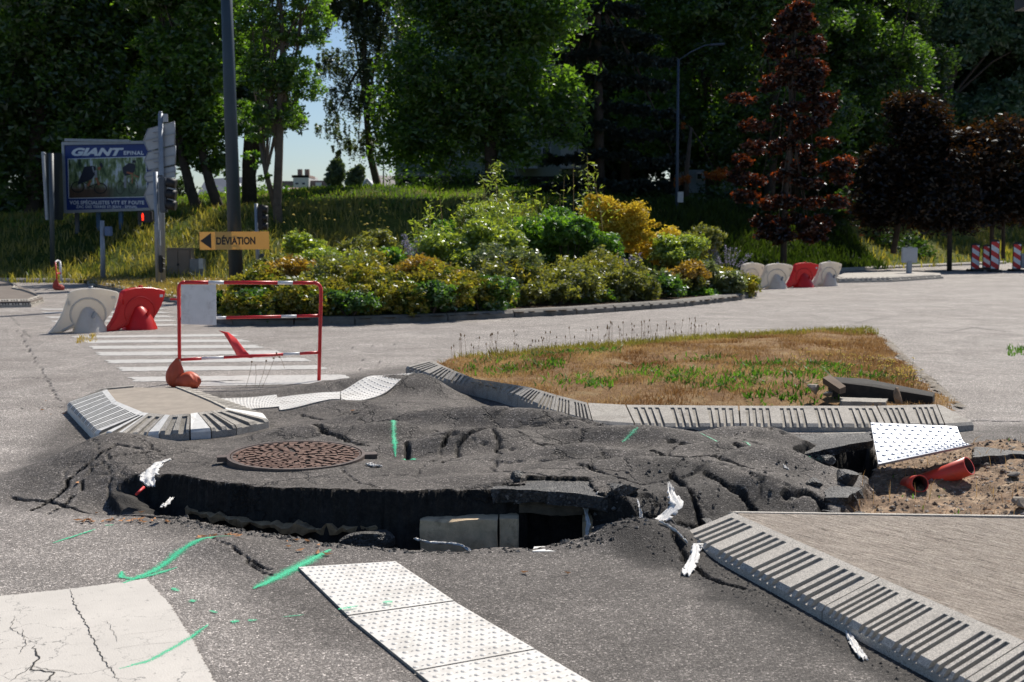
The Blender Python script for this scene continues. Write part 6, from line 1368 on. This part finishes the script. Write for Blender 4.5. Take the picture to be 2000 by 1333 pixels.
tree('broadleaf_tree', 'slender tree with a tall forked grey trunk between the mast and the patch of sky', 42, [[(550,490,10),(541,400,9),(545,300,8),(548,200,7),(552,90,5),(545,-60,3)], [(541,390,6),(520,340,5),(508,280,3)], [(545,300,5),(528,190,4),(515,70,3)], [(548,200,4),(580,100,3),(590,0,2)]], bl(485,-120,610,230,30,22,44)+[(500,310,26,18),(520,345,20,12),(510,260,26,20),(575,40,22,20)], 19096, 0.083, LF2, 5, bark=M_BARKG, group=G1, branch=.4)
tree('birch_tree', 'drooping birch leaning left with sky showing through', 57, [[(757,395,11),(738,365,8),(722,300,6.5),(715,220,5.5),(712,120,4.5),(712,0,3)]], bl(640,-120,780,60,22,34,56)+[(690,120,48,40),(740,130,42,40),(670,190,42,34),(720,200,44,36),(650,240,34,22),(700,270,44,24),(752,250,36,30),(745,185,40,30),(640,120,36,30),(620,40,30,34),(765,110,26,30),(668,285,28,14),(745,300,22,14)], 65520, 0.074, LFB, 6, bark=M_BARKG, hang=3.2, droop=.5, cl=.12, per=40, branch=.6)
tree('broadleaf_tree', 'massive dark tree in the centre with a brighter right-hand crown', 51, [[(962,420,15),(958,300,12),(950,150,9),(945,-50,6)]], bl(800,-130,1080,280,36,60,95)+[(830,200,50,60),(835,290,44,30),(880,320,50,25),(1000,310,60,30),(1080,190,60,50),(1110,250,46,40),(1040,60,60,50),(810,120,36,50),(1120,150,40,36)], 73446, 0.126, LF2, 7, group=G1, shell=.4, cl=.22, per=44)
cb_ = []
for y, wl, wr in ((-60,60,70),(10,55,60),(60,75,90),(105,85,130),(150,80,120),(200,90,140),(250,85,140),(300,90,150),(350,90,140)):
    for x in np.linspace(1168-wl, 1168+wr, 6): cb_.append((x, y+abs(x-1168)*.12+R.uniform(-6,6), 30, 9))
tree('cedar_tree', 'tall black-green cedar with a straight trunk and layered branches', 56, [[(1172,420,11),(1169,200,9),(1166,0,7),(1165,-360,5)]], cb_, 76160, 0.098, LFC, 8, branch=.7, elong=2.4, per=60, cl=.2, hang=.8)
tree('broadleaf_tree', 'green tree behind the slim street lamp', 62, [[(1390,400,12),(1385,250,9),(1380,60,6)]], bl(1250,-300,1470,260,33,46,80), 72576, 0.143, LF2, 9, group=G1)
tree('broadleaf_tree', 'bright edged green tree between the purple maple and the pale trees', 64, [[(1650,420,12),(1645,250,9),(1640,60,6)]], bl(1560,-360,1690,330,24,40,66)+[(1700,60,38,26),(1715,110,28,20),(1725,165,30,22),(1690,210,34,26)], 65205, 0.137, LF2, 10, group=G1)
tree('broadleaf_tree', 'dense dark green tree added behind the tall conical purple maple to shade the bank', 59, [[(1500,420,12),(1510,250,9),(1515,60,6)]], bl(1400,-460,1640,330,44,56,84), 56160, 0.126, LF, 17, group=G1)  # added tree, its high crown set to throw shade on the bank
tree('broadleaf_tree', 'dark green tree behind the rounded purple maple', 63, [[(1740,420,10),(1745,300,8),(1750,150,5)]], bl(1660,-60,1790,360,20,46,70), 25920, 0.126, LF, 18, group=G1)
tree('small_tree', 'small tree with orange autumn leaves by the street lamp', 55, [[(1342,400,6),(1340,340,5),(1350,250,3)]], [(1335,352,16,12),(1398,342,24,7),(1410,333,14,5),(1320,362,9,6),(1336,245,6,6)], 1500, .08, LFO, 11)
mb_ = []
for y, h in ((25,14),(55,30),(90,50),(130,62),(165,60),(205,104),(245,90),(285,112),(320,104),(355,112),(395,98),(430,84),(460,60)):
    for k in range(6): mb_.append((1550+R.uniform(-1,1)*h, y+R.uniform(-12,12), R.uniform(16,30), R.uniform(9,17)))
tree('purple_maple', 'tall conical purple-red maple standing alone on the bank', 46, [[(1530,515,7),(1532,420,6),(1545,250,5),(1552,60,2.5)]], mb_, 71721, 0.076, LFR, 12, bark=M_BARK, per=30, group='purple-leaved maples')
tree('purple_maple', 'rounded purple maple right of the tall conical one', 49, [[(1745,470,6),(1765,380,6),(1775,280,4)]], bl(1700,240,1840,420,14,34,52)+[(1790,205,48,26),(1770,220,40,26),(1820,230,34,24),(1720,330,36,40)], 35420, 0.107, LFR2, 13, group='purple-leaved maples', cl=.30, shell=.3)
tree('purple_maple', 'dark purple maple whose bare stem stands right of the square sign', 47.5, [[(1855,505,5),(1855,440,5),(1868,380,4),(1880,320,3)]], bl(1810,320,1900,430,12,26,44), 19923, 0.107, LFR2, 14, group='purple-leaved maples', cl=.30, shell=.3)
tree('purple_maple', 'purple maple with two thin stems above the delineators', 49, [[(1937,480,4.5),(1938,420,4),(1935,340,3)], [(1960,480,4),(1960,420,3.5),(1955,340,3)]], bl(1890,260,2040,420,18,30,50), 35420, 0.107, LFR2, 15, group='purple-leaved maples', cl=.30, shell=.3)
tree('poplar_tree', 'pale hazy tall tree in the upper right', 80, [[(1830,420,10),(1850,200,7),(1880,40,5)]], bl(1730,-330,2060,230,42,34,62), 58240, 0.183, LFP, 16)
# background wood: rows of real trees that share one crown
def wood_tree():
    q = random.Random(4242); root = empty('woodland_tree', (0,0,0)); B = []
    for _ in range(34):
        z = q.uniform(2.2, 17.5); rr = 4.1*math.sin(math.pi*min(.93, .12+z/20))**.6; a = q.uniform(0, 6.28); d = rr*q.uniform(.2,.85); B.append((d*math.cos(a), d*math.sin(a), z, q.uniform(1.2,2.1), q.uniform(1.2,2.1), q.uniform(.9,1.6)))
    m = MB(); m.tube([(0,0,-2),(.1,0,6),(0,.1,12),(0,0,16)], [.32,.24,.14,.05], 8)
    for b in B[:14]: m.tube([(0,0,b[2]*.7),(b[0]*.6,b[1]*.6,b[2]*.9),(b[0],b[1],b[2])], [.12,.07,.03], 5, False)
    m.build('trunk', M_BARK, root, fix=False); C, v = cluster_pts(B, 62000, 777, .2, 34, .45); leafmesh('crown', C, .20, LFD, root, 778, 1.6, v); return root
WT = []
q_ = random.Random(31)
for px0, px1, Y0, step, sc0 in ((-330,400,67,112,1.0), (-250,380,78,105,1.1), (190,350,59,90,.8), (960,1120,86,80,1.15), (1190,2200,84,128,1.1), (1150,2200,97,118,1.25), (1240,1760,70,150,.95)):
    px_ = px0
    while px_ < px1: WT.append((px_+q_.uniform(-25,25), Y0+q_.uniform(-2,2), sc0*q_.uniform(.88,1.12), q_.uniform(0,6.28), px0 < 600)); px_ += step
proto = wood_tree()
for k, (px_, Y_, sc_, rz_, left) in enumerate(WT):
    o = proto if k == 0 else copy_tree(proto); p = at(px_, 445, Y_); o.location = (p[0], Y_, float(BZ(np.array([p[0]]), np.array([Y_]))[0])-.3); o.rotation_euler = (0, 0, rz_); o.scale = (sc_, sc_, sc_)
    tag(o, 'dark tree in the dense wood behind the left-hand trees' if left else 'dark tree in the dense wood behind the central and right-hand trees', 'tree', 'trees of the wood at left' if left else 'trees of the wood at centre and right')
# shrubs under the trees on the bank
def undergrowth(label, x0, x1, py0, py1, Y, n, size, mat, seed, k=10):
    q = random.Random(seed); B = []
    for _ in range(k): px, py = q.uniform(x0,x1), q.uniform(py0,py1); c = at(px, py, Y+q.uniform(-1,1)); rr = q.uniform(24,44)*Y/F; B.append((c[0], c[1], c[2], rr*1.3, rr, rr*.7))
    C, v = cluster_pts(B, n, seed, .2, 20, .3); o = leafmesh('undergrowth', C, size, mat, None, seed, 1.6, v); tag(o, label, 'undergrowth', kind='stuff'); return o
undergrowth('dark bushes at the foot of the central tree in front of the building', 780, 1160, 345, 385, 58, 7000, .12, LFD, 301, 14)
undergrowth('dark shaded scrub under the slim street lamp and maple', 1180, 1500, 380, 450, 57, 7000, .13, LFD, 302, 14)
undergrowth('added dark scrub standing for shade on the bank behind the plastic barriers', 1330, 1700, 400, 500, 54, 12000, .13, LFD, 304, 22)  # added leaf mass that darkens the slope in place of shade
undergrowth('added dark scrub standing for shade on the bank right of the tall maple', 1600, 1790, 440, 500, 56, 5000, .12, LFD, 305, 8)  # more added dark leaves standing in for the shaded slope
undergrowth('added dark scrub standing for tree shadow on the bank behind the birch', 800, 1180, 400, 470, 46, 7000, .09, LFD, 306, 12)  # dark leaves put where only tree shadow falls on the bank
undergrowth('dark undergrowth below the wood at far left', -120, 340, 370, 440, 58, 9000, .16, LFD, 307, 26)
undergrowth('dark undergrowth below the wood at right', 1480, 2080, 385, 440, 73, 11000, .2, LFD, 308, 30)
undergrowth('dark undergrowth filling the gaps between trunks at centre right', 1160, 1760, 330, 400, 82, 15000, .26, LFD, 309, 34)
undergrowth('small green bushes on the bank between the forked trunks', 420, 530, 372, 400, 60, 3000, .10, LF2, 303, 6)
# ================================================================ far buildings
M_WALL = plain('pale_green_render', (.33,.38,.33), .8, var=.05, scale=.5); M_WH = plain('white_render', (.58,.60,.62), .8, var=.05, scale=.5); M_WIN = plain('window_glass', (.03,.04,.06), .15); M_ROOF = plain('red_tiles', (.22,.12,.09), .8, var=.15, scale=2); M_GRF = plain('grey_tiles', (.24,.22,.21), .8, var=.1, scale=2); M_BR2 = plain('brown_render', (.24,.17,.14), .8); M_DKB = plain('dark_basement', (.025,.022,.022), .8)
def house(name, px0, px1, pyt, pyb, Y, depth, label, wall, cat='building', wins=(), rz=0):
    a, b = at(px0, pyb, Y), at(px1, pyt, Y); w_, h = b[0]-a[0], b[2]-a[2]; root = empty(name, ((a[0]+b[0])/2, Y, a[2])); tag(root, label, cat)
    MB().box((0, depth/2, h/2-1), (w_, depth, h+2)).build('wall', wall, root)
    for (wx, wy, ww, wh) in wins:
        p, q = at(wx, wy+wh, Y), at(wx+ww, wy, Y); c = ((p[0]+q[0])/2-root.location.x, -.02, (p[2]+q[2])/2-root.location.z)
        f = MB().box(c, (q[0]-p[0]+.15, .08, q[2]-p[2]+.15)).build('window', M_WH, root); MB().box((c[0], -.07, c[2]), (q[0]-p[0], .04, q[2]-p[2])).build('pane', M_WIN, f)
    return root, w_, h
rt, w_, h = house('apartment_building', 772, 1150, -60, 345, 76, 12, 'pale green apartment block hidden behind the central tree', M_WALL, wins=[(x, y, 14, 16) for y in (20,75,130,185,240,290) for x in (800,850,900,960,1010,1060)])
MB().box((.1, 5.9, -1.5), (w_-.2, 12.1, 3.0)).build('basement', M_DKB, rt)
for x in (1010, 1095):
    p, q = at(x, 330, 75.4), at(x+40, 288, 75.4); MB().box(((p[0]+q[0])/2-rt.location.x, -.5, (p[2]+q[2])/2-rt.location.z), (q[0]-p[0], .9, q[2]-p[2])).build('balcony', M_WH, rt)
house('low_building', 1345, 1447, 332, 368, 78, 8, 'low pale blue-white building between the lamp and the purple maple', plain('pale_blue_wall', (.34,.42,.50), .8), wins=[(1362,340,8,10)])
rt, w_, h = house('apartment_building', 1885, 2150, 35, 330, 120, 14, 'pale grey-blue apartment block behind the trees at upper right', plain('pale_grey_wall', (.40,.44,.52), .8), wins=[(x, y, 10, 9) for y in (60,85,110,135,160,185,210) for x in (1910,1935,1960,1985,2010)])
for k in range(8): MB().box((0,-.1,h*k/8+.5), (w_,.2,.25)).build('ledge', M_WH, rt)
rt, w_, h = house('apartment_building', 573, 603, 343, 382, 260, 12, 'distant cream apartment block on the skyline in the sky gap', plain('cream_wall', (.50,.50,.48), .8), wins=[(577,357,6,4),(590,357,6,4)])
for px0, px1, t in ((546,573,354),(603,641,353)):
    a, b = at(px0,382,262), at(px1,t,262); MB().box(((a[0]+b[0])/2-rt.location.x, 8, (a[2]+b[2])/2-rt.location.z-1), (b[0]-a[0], 12, b[2]-a[2]+2)).build('side_wing', plain('purple_brown_wall', (.20,.15,.15), .8), rt)
for px_ in (583,597): p = at(px_,341,261); MB().box((p[0]-rt.location.x, 3, p[2]-rt.location.z+.3), (.9,.9,1.6)).build('chimney', M_BR2, rt)
a, b = at(568,347,259), at(602,342,259); MB().box(((a[0]+b[0])/2-rt.location.x, 4, (a[2]+b[2])/2-rt.location.z), (b[0]-a[0], 8, b[2]-a[2])).build('roof_storey', M_BR2, rt)
p, q = at(617,364,261.8), at(628,357,261.8); MB().box(((p[0]+q[0])/2-rt.location.x, 1.6, (p[2]+q[2])/2-rt.location.z), (q[0]-p[0], .4, q[2]-p[2])).build('window', M_WH, rt)
def gable(name, label, Y, ridge, eave, wallm, roofm, gpoly=None):
    """ridge: two px points, eave: two px points below; plus optional gable polygon"""
    c = at(eave[0][0], eave[0][1], Y); root = empty(name, c); tag(root, label, 'house'); L = lambda p, d=0: loc_(root, at(p[0], p[1], Y+d))
    m = MB(); A, B, C, D = L(ridge[0], 5), L(ridge[1], 5), L(eave[1]), L(eave[0]); m.add([A,B,C,D]+[(p[0],p[1],p[2]-.25) for p in (A,B,C,D)], [(0,1,2,3),(4,5,6,7),(2,3,7,6),(0,3,7,4),(1,2,6,5),(0,1,5,4)]); m.build('roof', roofm, root)
    m = MB(); w0, w1 = L(eave[0]), L(eave[1]); m.add([(w0[0],.4,w0[2]),(w1[0],.4,w1[2]),(w1[0],.4,w1[2]-4),(w0[0],.4,w0[2]-4),(w0[0],9,w0[2]),(w1[0],9,w1[2]),(w1[0],9,w1[2]-4),(w0[0],9,w0[2]-4)], [(0,1,2,3),(4,5,6,7),(0,3,7,4),(1,2,6,5),(0,1,5,4)]); m.build('wall', wallm, root)
    if gpoly:
        P = [L(p,-.3) for p in gpoly]; n_ = len(P); MB().add(P+[(p[0],p[1]+6,p[2]) for p in P], [tuple(range(n_)), tuple(range(n_,2*n_))]+[(i,(i+1)%n_,(i+1)%n_+n_,i+n_) for i in range(n_)]).build('gable_wall', wallm, root)
        P2 = [L(p,-.6) for p in gpoly[:3]]; m = MB()
        for a_, b_2 in ((0,1),(1,2)): m.tube([P2[a_], P2[b_2]], .14, 5)
        m.build('gable_trim', M_WH, root)
    return root
gable('house', 'brown-red tiled house roof low in the sky gap', 150, ((553,366),(640,369)), ((560,384),(648,382)), M_WH, M_ROOF, ((545,386),(552,366),(562,386)))
gable('house', 'white gabled house with a grey roof behind the birch trunk', 112, ((735,343),(772,344)), ((742,374),(772,374)), M_WH, M_GRF, ((702,382),(716,350),(742,380)))
gable('house', 'dark roofed house glimpsed between the forked trees and the mast', 100, ((402,350),(478,346)), ((380,388),(478,388)), M_WH, plain('slate_roof', (.07,.085,.115), .6), ((428,392),(452,356),(480,392)))
def poplar(px, pyt, pyb, wpx, Y, label, seed):
    tree('poplar_tree', label, Y, [[(px,pyb+8,2.5),(px,pyt+10,1)]], [(px+random.Random(seed+i).uniform(-.15,.15)*wpx, pyt+(pyb-pyt)*t, wpx*.5*math.sin(math.pi*min(.95,t*.8+.15)), (pyb-pyt)*.14) for i, t in enumerate(np.linspace(.06,.95,9))], 5200, .42, leaf_mat('poplar_leaves', (.055,.085,.05), (.11,.15,.09), .35), seed, group=None, dY=.1)
poplar(656, 316, 380, 32, 190, 'distant column-shaped poplar left of the white gabled house', 61); poplar(696, 328, 380, 34, 188, 'second distant poplar, nearest the white gabled house', 62)
o = MB().tube([at(749,372,90), at(749,305,90)], .05, 6).build('thin_pole', M_GALV); tag(o, 'thin distant pole behind the birch', 'pole')
# ================================================================ flower bed planting
def shrub(label, px, py, rx, rz, Y, n, size, mat, seed, cl=.16, per=18, elong=1.5, k=8, name='shrub', flowers=None, up=0):
    q = random.Random(seed); c = at(px, py, Y); gz_ = float(BDZ(np.array([c[0]]), np.array([Y]))[0]); root = empty(name, (c[0], Y, gz_)); tag(root, label, 'shrub'); O = np.array(root.location); B = []
    s_ = Y/F
    for i in range(k):
        a, b = q.uniform(-1,1), q.uniform(-1,1)
        if a*a+b*b > 1: a, b = a*.6, b*.6
        B.append((a*rx*s_*.7, q.uniform(-.4,.4)*rx*s_, c[2]-gz_+b*rz*s_*.62, rx*s_*q.uniform(.42,.6), rx*s_*.5, rz*s_*q.uniform(.45,.62)))
    m = MB()
    for b in B[:6]: m.tube([(b[0]*.2,b[1]*.2,0),(b[0]*.7,b[1]*.7,b[2]*.6),(b[0],b[1],b[2])], [.02,.014,.006], 5, False)
    m.build('stems', M_BARK, root, fix=False); C, v = cluster_pts(B, int(n*2.0), seed, cl, per, .45)
    kk = C[:,2] > -.12; C = C[kk]; v = v[kk]; leafmesh('foliage', C, size*1.12, mat, root, seed, elong, v); return root
S_OL = leaf_mat('olive_foliage', (.08,.10,.02), (.27,.27,.055), .45, .06, .45, (1.5,1.5,.7)); S_OR = leaf_mat('orange_green_foliage', (.20,.13,.02), (.50,.34,.05), .45, .05, .5, (1.3,1.2,.6))
S_GR = leaf_mat('fresh_green_foliage', (.045,.12,.015), (.17,.30,.04), .45, .06, .45, (1.7,1.8,.6)); S_DG = leaf_mat('deep_green_foliage', (.03,.08,.015), (.11,.19,.03), .4, .07, .35, (1.8,2.0,.6))
S_YE = leaf_mat('golden_foliage', (.50,.36,.03), (.78,.60,.08), .45, .03, .5, (1.1,1.1,.7)); S_MX = leaf_mat('glossy_mixed_foliage', (.07,.11,.018), (.36,.30,.05), .42, .035, .35, (1.5,1.5,.6)); S_BA = leaf_mat('bamboo_leaves', (.15,.22,.025), (.38,.45,.08), .5, .08, .4, (1.4,1.4,.6)); S_GY = leaf_mat('grey_green_foliage', (.09,.12,.04), (.24,.26,.09), .4, .08, .4, (1.3,1.4,.8))
for a in [
 ('glossy small-leaved shrub behind the right half of the barrier', 520,592,88,50,22.4,8000,.05,S_MX,401), ('glossy speckled shrub at the left end of the bed by the white panel', 445,605,44,40,22.0,3600,.05,S_DG,402),
 ('orange-tinted shrub at the foot of the lamp mast', 560,545,70,40,25.2,4200,.05,S_OR,403), ('olive shrub in the left part of the bed', 640,560,76,56,24.6,6800,.05,S_OL,404),
 ('shrub with whitish leaf glints right of the barrier', 690,600,84,42,22.0,7600,.048,S_MX,405), ('low dark green shrub at the kerb left of the orange dome', 775,614,62,28,22.2,4600,.05,S_DG,406),
 ('airy olive shrub with thin stems behind the left part of the bed', 700,520,62,42,28.5,4200,.045,S_OL,407), ('upright bright green shrub just left of the lavender spikes', 760,525,34,46,27.5,3400,.06,S_GR,408),
 ('domed orange-yellow shrub in the front of the bed', 850,562,76,54,23.8,9500,.038,S_OR,409), ('dark green ground shrub under the orange dome', 875,610,84,28,22.9,5200,.05,S_DG,410),
 ('grey-olive shrub in the middle of the bed', 985,532,84,54,25.6,8200,.04,S_GY,411), ('low olive shrub below the grey-olive one', 965,586,72,34,24.2,5000,.045,S_OL,412),
 ('large fresh green bush left of the golden shrub', 1075,480,98,66,30.5,12500,.06,S_GR,413), ('green bush under the golden shrub', 1160,500,52,50,30,5000,.055,S_GR,414),
 ('moss green shrub in front of the big green bush', 1110,562,78,50,25.6,8000,.045,S_OL,415), ('moss green shrub above the pale kerb', 1195,560,70,46,26.3,6800,.045,S_OL,416), ('low moss green shrub beside the fallen leaves', 1250,570,48,34,27.0,3600,.045,S_OL,417),
 ('olive shrub below the slim street lamp', 1325,490,62,34,32,4500,.05,S_OL,418), ('orange topped shrub near the right end of the bed', 1335,540,52,34,28.4,3600,.042,S_OR,419),
 ('thin grey-green shrub between the moss green and orange ones', 1290,560,44,36,27.8,3000,.045,S_GY,420), ('white speckled shrub at the right tip of the bed', 1420,560,60,42,29.6,6800,.05,S_MX,421), ('green shrub spilling over the kerb at the right tip', 1385,582,66,26,28.3,4600,.05,S_GR,422),
 ('loose green shrub among the bamboo stems', 900,490,52,36,29,4200,.06,S_BA,423)]: shrub(*a)
# front carpet spilling over the kerb, and a second row filling the bed
q_ = random.Random(99); kk_ = 0; FILL = []
kinds_ = [(S_MX,'low glossy speckled shrub along the flower bed kerb','glossy low shrubs along the bed kerb'),(S_DG,'low dark green shrub along the flower bed kerb','dark green low shrubs along the bed kerb'),(S_OL,'low olive shrub in the flower bed','olive low shrubs in the flower bed')]
def edge_pt(s_):
    for i in range(len(BED)-1):
        a, b = np.array(BED[i]), np.array(BED[i+1]); L_ = np.linalg.norm(b-a)
        if s_ <= L_: t = (b-a)/L_; return a+t*s_, np.array([-t[1], t[0]])
        s_ -= L_
for s0, s1, st, off, rx, rz, sel in ((1.6,6.9,.52,.30,.50,.30,(0,1,0)), (1.2,7.0,.75,1.15,.65,.46,(0,2,0)), (7.0,14.5,.85,1.1,.55,.26,(2,2,1)), (3,13.5,1.1,2.3,.75,.55,(2,0,2))):
    s_ = s0
    while s_ < s1:
        p, nrm = edge_pt(s_); p = p+nrm*(off+q_.uniform(-.1,.1)); Y_ = float(p[1]); sc_ = F/Y_; rr = rx*q_.uniform(.85,1.2); hh = rz*q_.uniform(.8,1.25)
        px_ = 1000+p[0]*sc_; zc = .12+hh*.75; py_ = 445+(CH-zc)*sc_; mt, lb, gp_ = kinds_[sel[kk_ % 3]]; kk_ += 1
        o = shrub(lb, px_, py_, rr*sc_, hh*sc_, Y_, 1700, .042, mt, 500+kk_, k=6); o['group'] = gp_; FILL.append((px_, Y_, o, lb)); s_ += st*q_.uniform(.85,1.15)
ORD = 'first second third fourth fifth sixth seventh eighth ninth tenth eleventh twelfth thirteenth fourteenth fifteenth sixteenth seventeenth eighteenth nineteenth twentieth'.split()
for lb in {f[3] for f in FILL}:
    for k, f in enumerate(sorted([f for f in FILL if f[3] == lb], key=lambda f: f[0])): f[2]['label'] = '%s, %s from the left' % (lb, ORD[min(k, 19)])
for a in [('tall yellow-green shrub on the crest behind the barrier', 590,500,50,40,30.5,3800,.05,S_BA,621), ('tall olive shrub on the crest left of the lilac spikes', 740,488,44,40,30.8,3600,.045,S_OL,622), ('tall leafy shrub behind the withered stalks', 850,470,48,46,31.0,4000,.05,S_GR,623), ('bright yellow-green shrub around the tall bamboo', 935,440,50,52,30.6,4600,.052,S_BA,624), ('tall green shrub between the bamboo and the golden shrub', 1060,440,70,40,31.6,4600,.055,S_GR,625), ('yellow flowering clump right of the golden shrub', 1290,480,44,36,31.4,3400,.045,S_YE,626), ('tall olive shrub under the street lamp', 1365,475,46,36,32.4,3400,.045,S_OL,627), ('golden clump left of the orange dome', 660,560,40,28,24.0,3200,.042,S_OR,628),
 ('tall loose shrub behind the left end of the bed beside the mast', 545,535,52,34,27.4,4200,.045,S_OL,611), ('yellow-olive shrub on the crest of the bed behind the barrier', 625,522,66,36,27.8,5200,.042,S_BA,612), ('fine leaved shrub on the crest of the bed left of the bright green one', 700,500,52,34,29.0,4200,.042,S_OL,613), ('bushy green plant behind the lilac spikes', 825,515,50,36,28.6,4200,.05,S_GR,614), ('yellow-green shrub behind the orange dome', 905,520,56,34,27.2,4600,.045,S_BA,615),
 ('feathery yellow-green shrub rising behind the front shrubs left of the lilac spikes', 690,528,70,34,26.0,4200,.045,S_BA,601), ('tall loose yellow-green plant between the lilac spikes and the bamboo', 870,495,60,44,27.5,5200,.05,S_BA,602), ('yellow-green shrub at the base of the tall bamboo cane', 960,470,56,50,28.0,4600,.05,S_BA,603),
 ('pale yellow-green shrub behind the right end of the bed', 1330,485,64,30,30.5,4200,.05,S_BA,604), ('bright green spray of leaves left of the golden shrub top', 1110,450,50,30,29.5,3200,.055,S_GR,605), ('white speckled tall shrub near the right tip of the bed', 1400,545,60,40,29.0,4600,.045,S_GY,606)]: shrub(*a)
# golden shrub: lobes on a short trunk
gs = [(1170,410,30,30),(1160,388,16,12),(1195,425,34,30),(1215,440,36,26),(1240,425,26,30),(1200,470,38,20),(1255,460,22,16),(1275,440,14,9),(1180,450,26,22),(1235,480,26,14)]
tree('golden_shrub', 'golden yellow shrub standing tallest in the flower bed', 31, [[(1205,540,5),(1205,500,4),(1205,450,3)]], gs, 13000, .055, S_YE, 431, cat='shrub', cl=.18, per=30, elong=1.4, dY=.3)
# bamboo
def bamboo(label, stems, Y, seed, n, mat=S_BA, name='bamboo', bare=.35, size=.035):
    q = random.Random(seed); root = empty(name, (at(stems[0][0], stems[0][1], Y)[0], Y, .5)); tag(root, label, 'bamboo', 'clumps of bamboo in the flower bed'); m = MB(); C = []
    for x0, y0, x1, y1, lf in stems:
        a, b = np.array(loc_(root, at(x0,y0,Y))), np.array(loc_(root, at(x1,y1,Y))); mid = (a+b)/2+np.array([q.uniform(-.05,.05),0,0]); m.tube([a,mid,b], [.012,.009,.004], 5, False)
        for _ in range(int(n*lf)): t = q.uniform(bare if lf < .5 else .1, 1.02); p = a*(1-t)+b*t; sp2 = .22*(1.15-t)+.05; C.append(p+np.array([q.gauss(0,sp2), q.gauss(0,sp2), q.gauss(0,.06)]))
    m.build('stems', plain('straw_stem', (.30,.20,.09), .8), root, fix=False); leafmesh('leaves', np.array(C), size, mat, root, seed, 4.0, droop=.3); return root
bamboo('tall leafy bamboo cane at the centre of the flower bed', [(985,560,967,322,1),(980,560,985,380,.8),(990,560,1003,400,.6),(975,560,950,420,.6)], 29, 1, 420)
bamboo('withered bamboo stalks left of the tall leafy cane', [(915,540,897,410,.1),(905,540,905,380,.06),(930,540,938,395,.08),(880,540,857,365,.12),(868,545,850,470,.1),(895,540,895,415,.1),(945,540,948,370,.1)], 29.5, 2, 300)
bamboo('bare bamboo stalks rising behind the big green bush', [(1100,520,1102,345,.05),(1115,520,1120,320,.06),(1095,520,1094,380,.03),(1150,500,1147,305,.35),(1140,500,1139,400,.3)], 32, 3, 300)
bamboo('slender leafy canes rising left of the tall cane', [(820,520,812,430,.4),(845,520,838,405,.35),(935,500,928,385,.5),(950,500,945,350,.3),(1020,480,1030,385,.4),(1045,480,1048,372,.15),(1180,480,1160,350,.2)], 30, 6, 300)
bamboo('low mixed bamboo shoots in front of the dark bank', [(880,560,870,450,.6),(900,560,905,460,.7),(940,560,935,430,.6),(860,560,845,480,.4)], 28.5, 4, 260)
def spikes(label, px, py, Y, n, w_, h, seed):
    q = random.Random(seed); c = at(px, py, Y); root = empty('russian_sage', c); tag(root, label, 'flower spikes', 'lilac flower spikes in the bed'); m = MB(); C = []
    for _ in range(n):
        x = q.uniform(-w_, w_); hh = h*q.uniform(.6,1); ex = x*1.5+q.uniform(-.05,.05); m.tube([(x*.3,0,0),(ex,q.uniform(-.1,.1),hh)], [.006,.003], 4, False)
        for _ in range(46): t = q.uniform(.35,1); C.append((x*.3*(1-t)+ex*t+q.gauss(0,.022), q.gauss(0,.03), hh*t))
    m.build('stems', plain('grey_stem', (.28,.28,.24), .8), root, fix=False); leafmesh('florets', np.array(C), .024, leaf_mat('lilac_florets', (.26,.24,.40), (.42,.38,.55), .35, .03, .5, (1,1,1)), root, seed, 1.3); return root
spikes('lilac flower spikes in the left part of the bed against the dark bank', 812, 520, 27.3, 14, .22, .70, 1); spikes('faint lilac flower spikes under the golden shrub', 1225, 545, 28.5, 8, .25, .6, 2)
spikes('lilac flower spikes at the right tip of the bed', 1420, 535, 32, 12, .45, .75, 3); spikes('small pale lilac spikes right of the orange topped shrub', 1340, 560, 28.7, 6, .15, .45, 4)
pts = []
for _ in range(70):
    x, y = R.uniform(-7.5,-4), R.uniform(41,44.5); pts.append((x, y, float(BZ(np.array([x]), np.array([y]))[0])))
o = yellow_flowers('yellow_wildflowers', pts, None, 9, .05, plain('yellow_petals', (.7,.45,.03)), (.35,.6)); tag(o, 'yellow ragwort flowers on the embankment right of the slender tree', 'wildflowers')
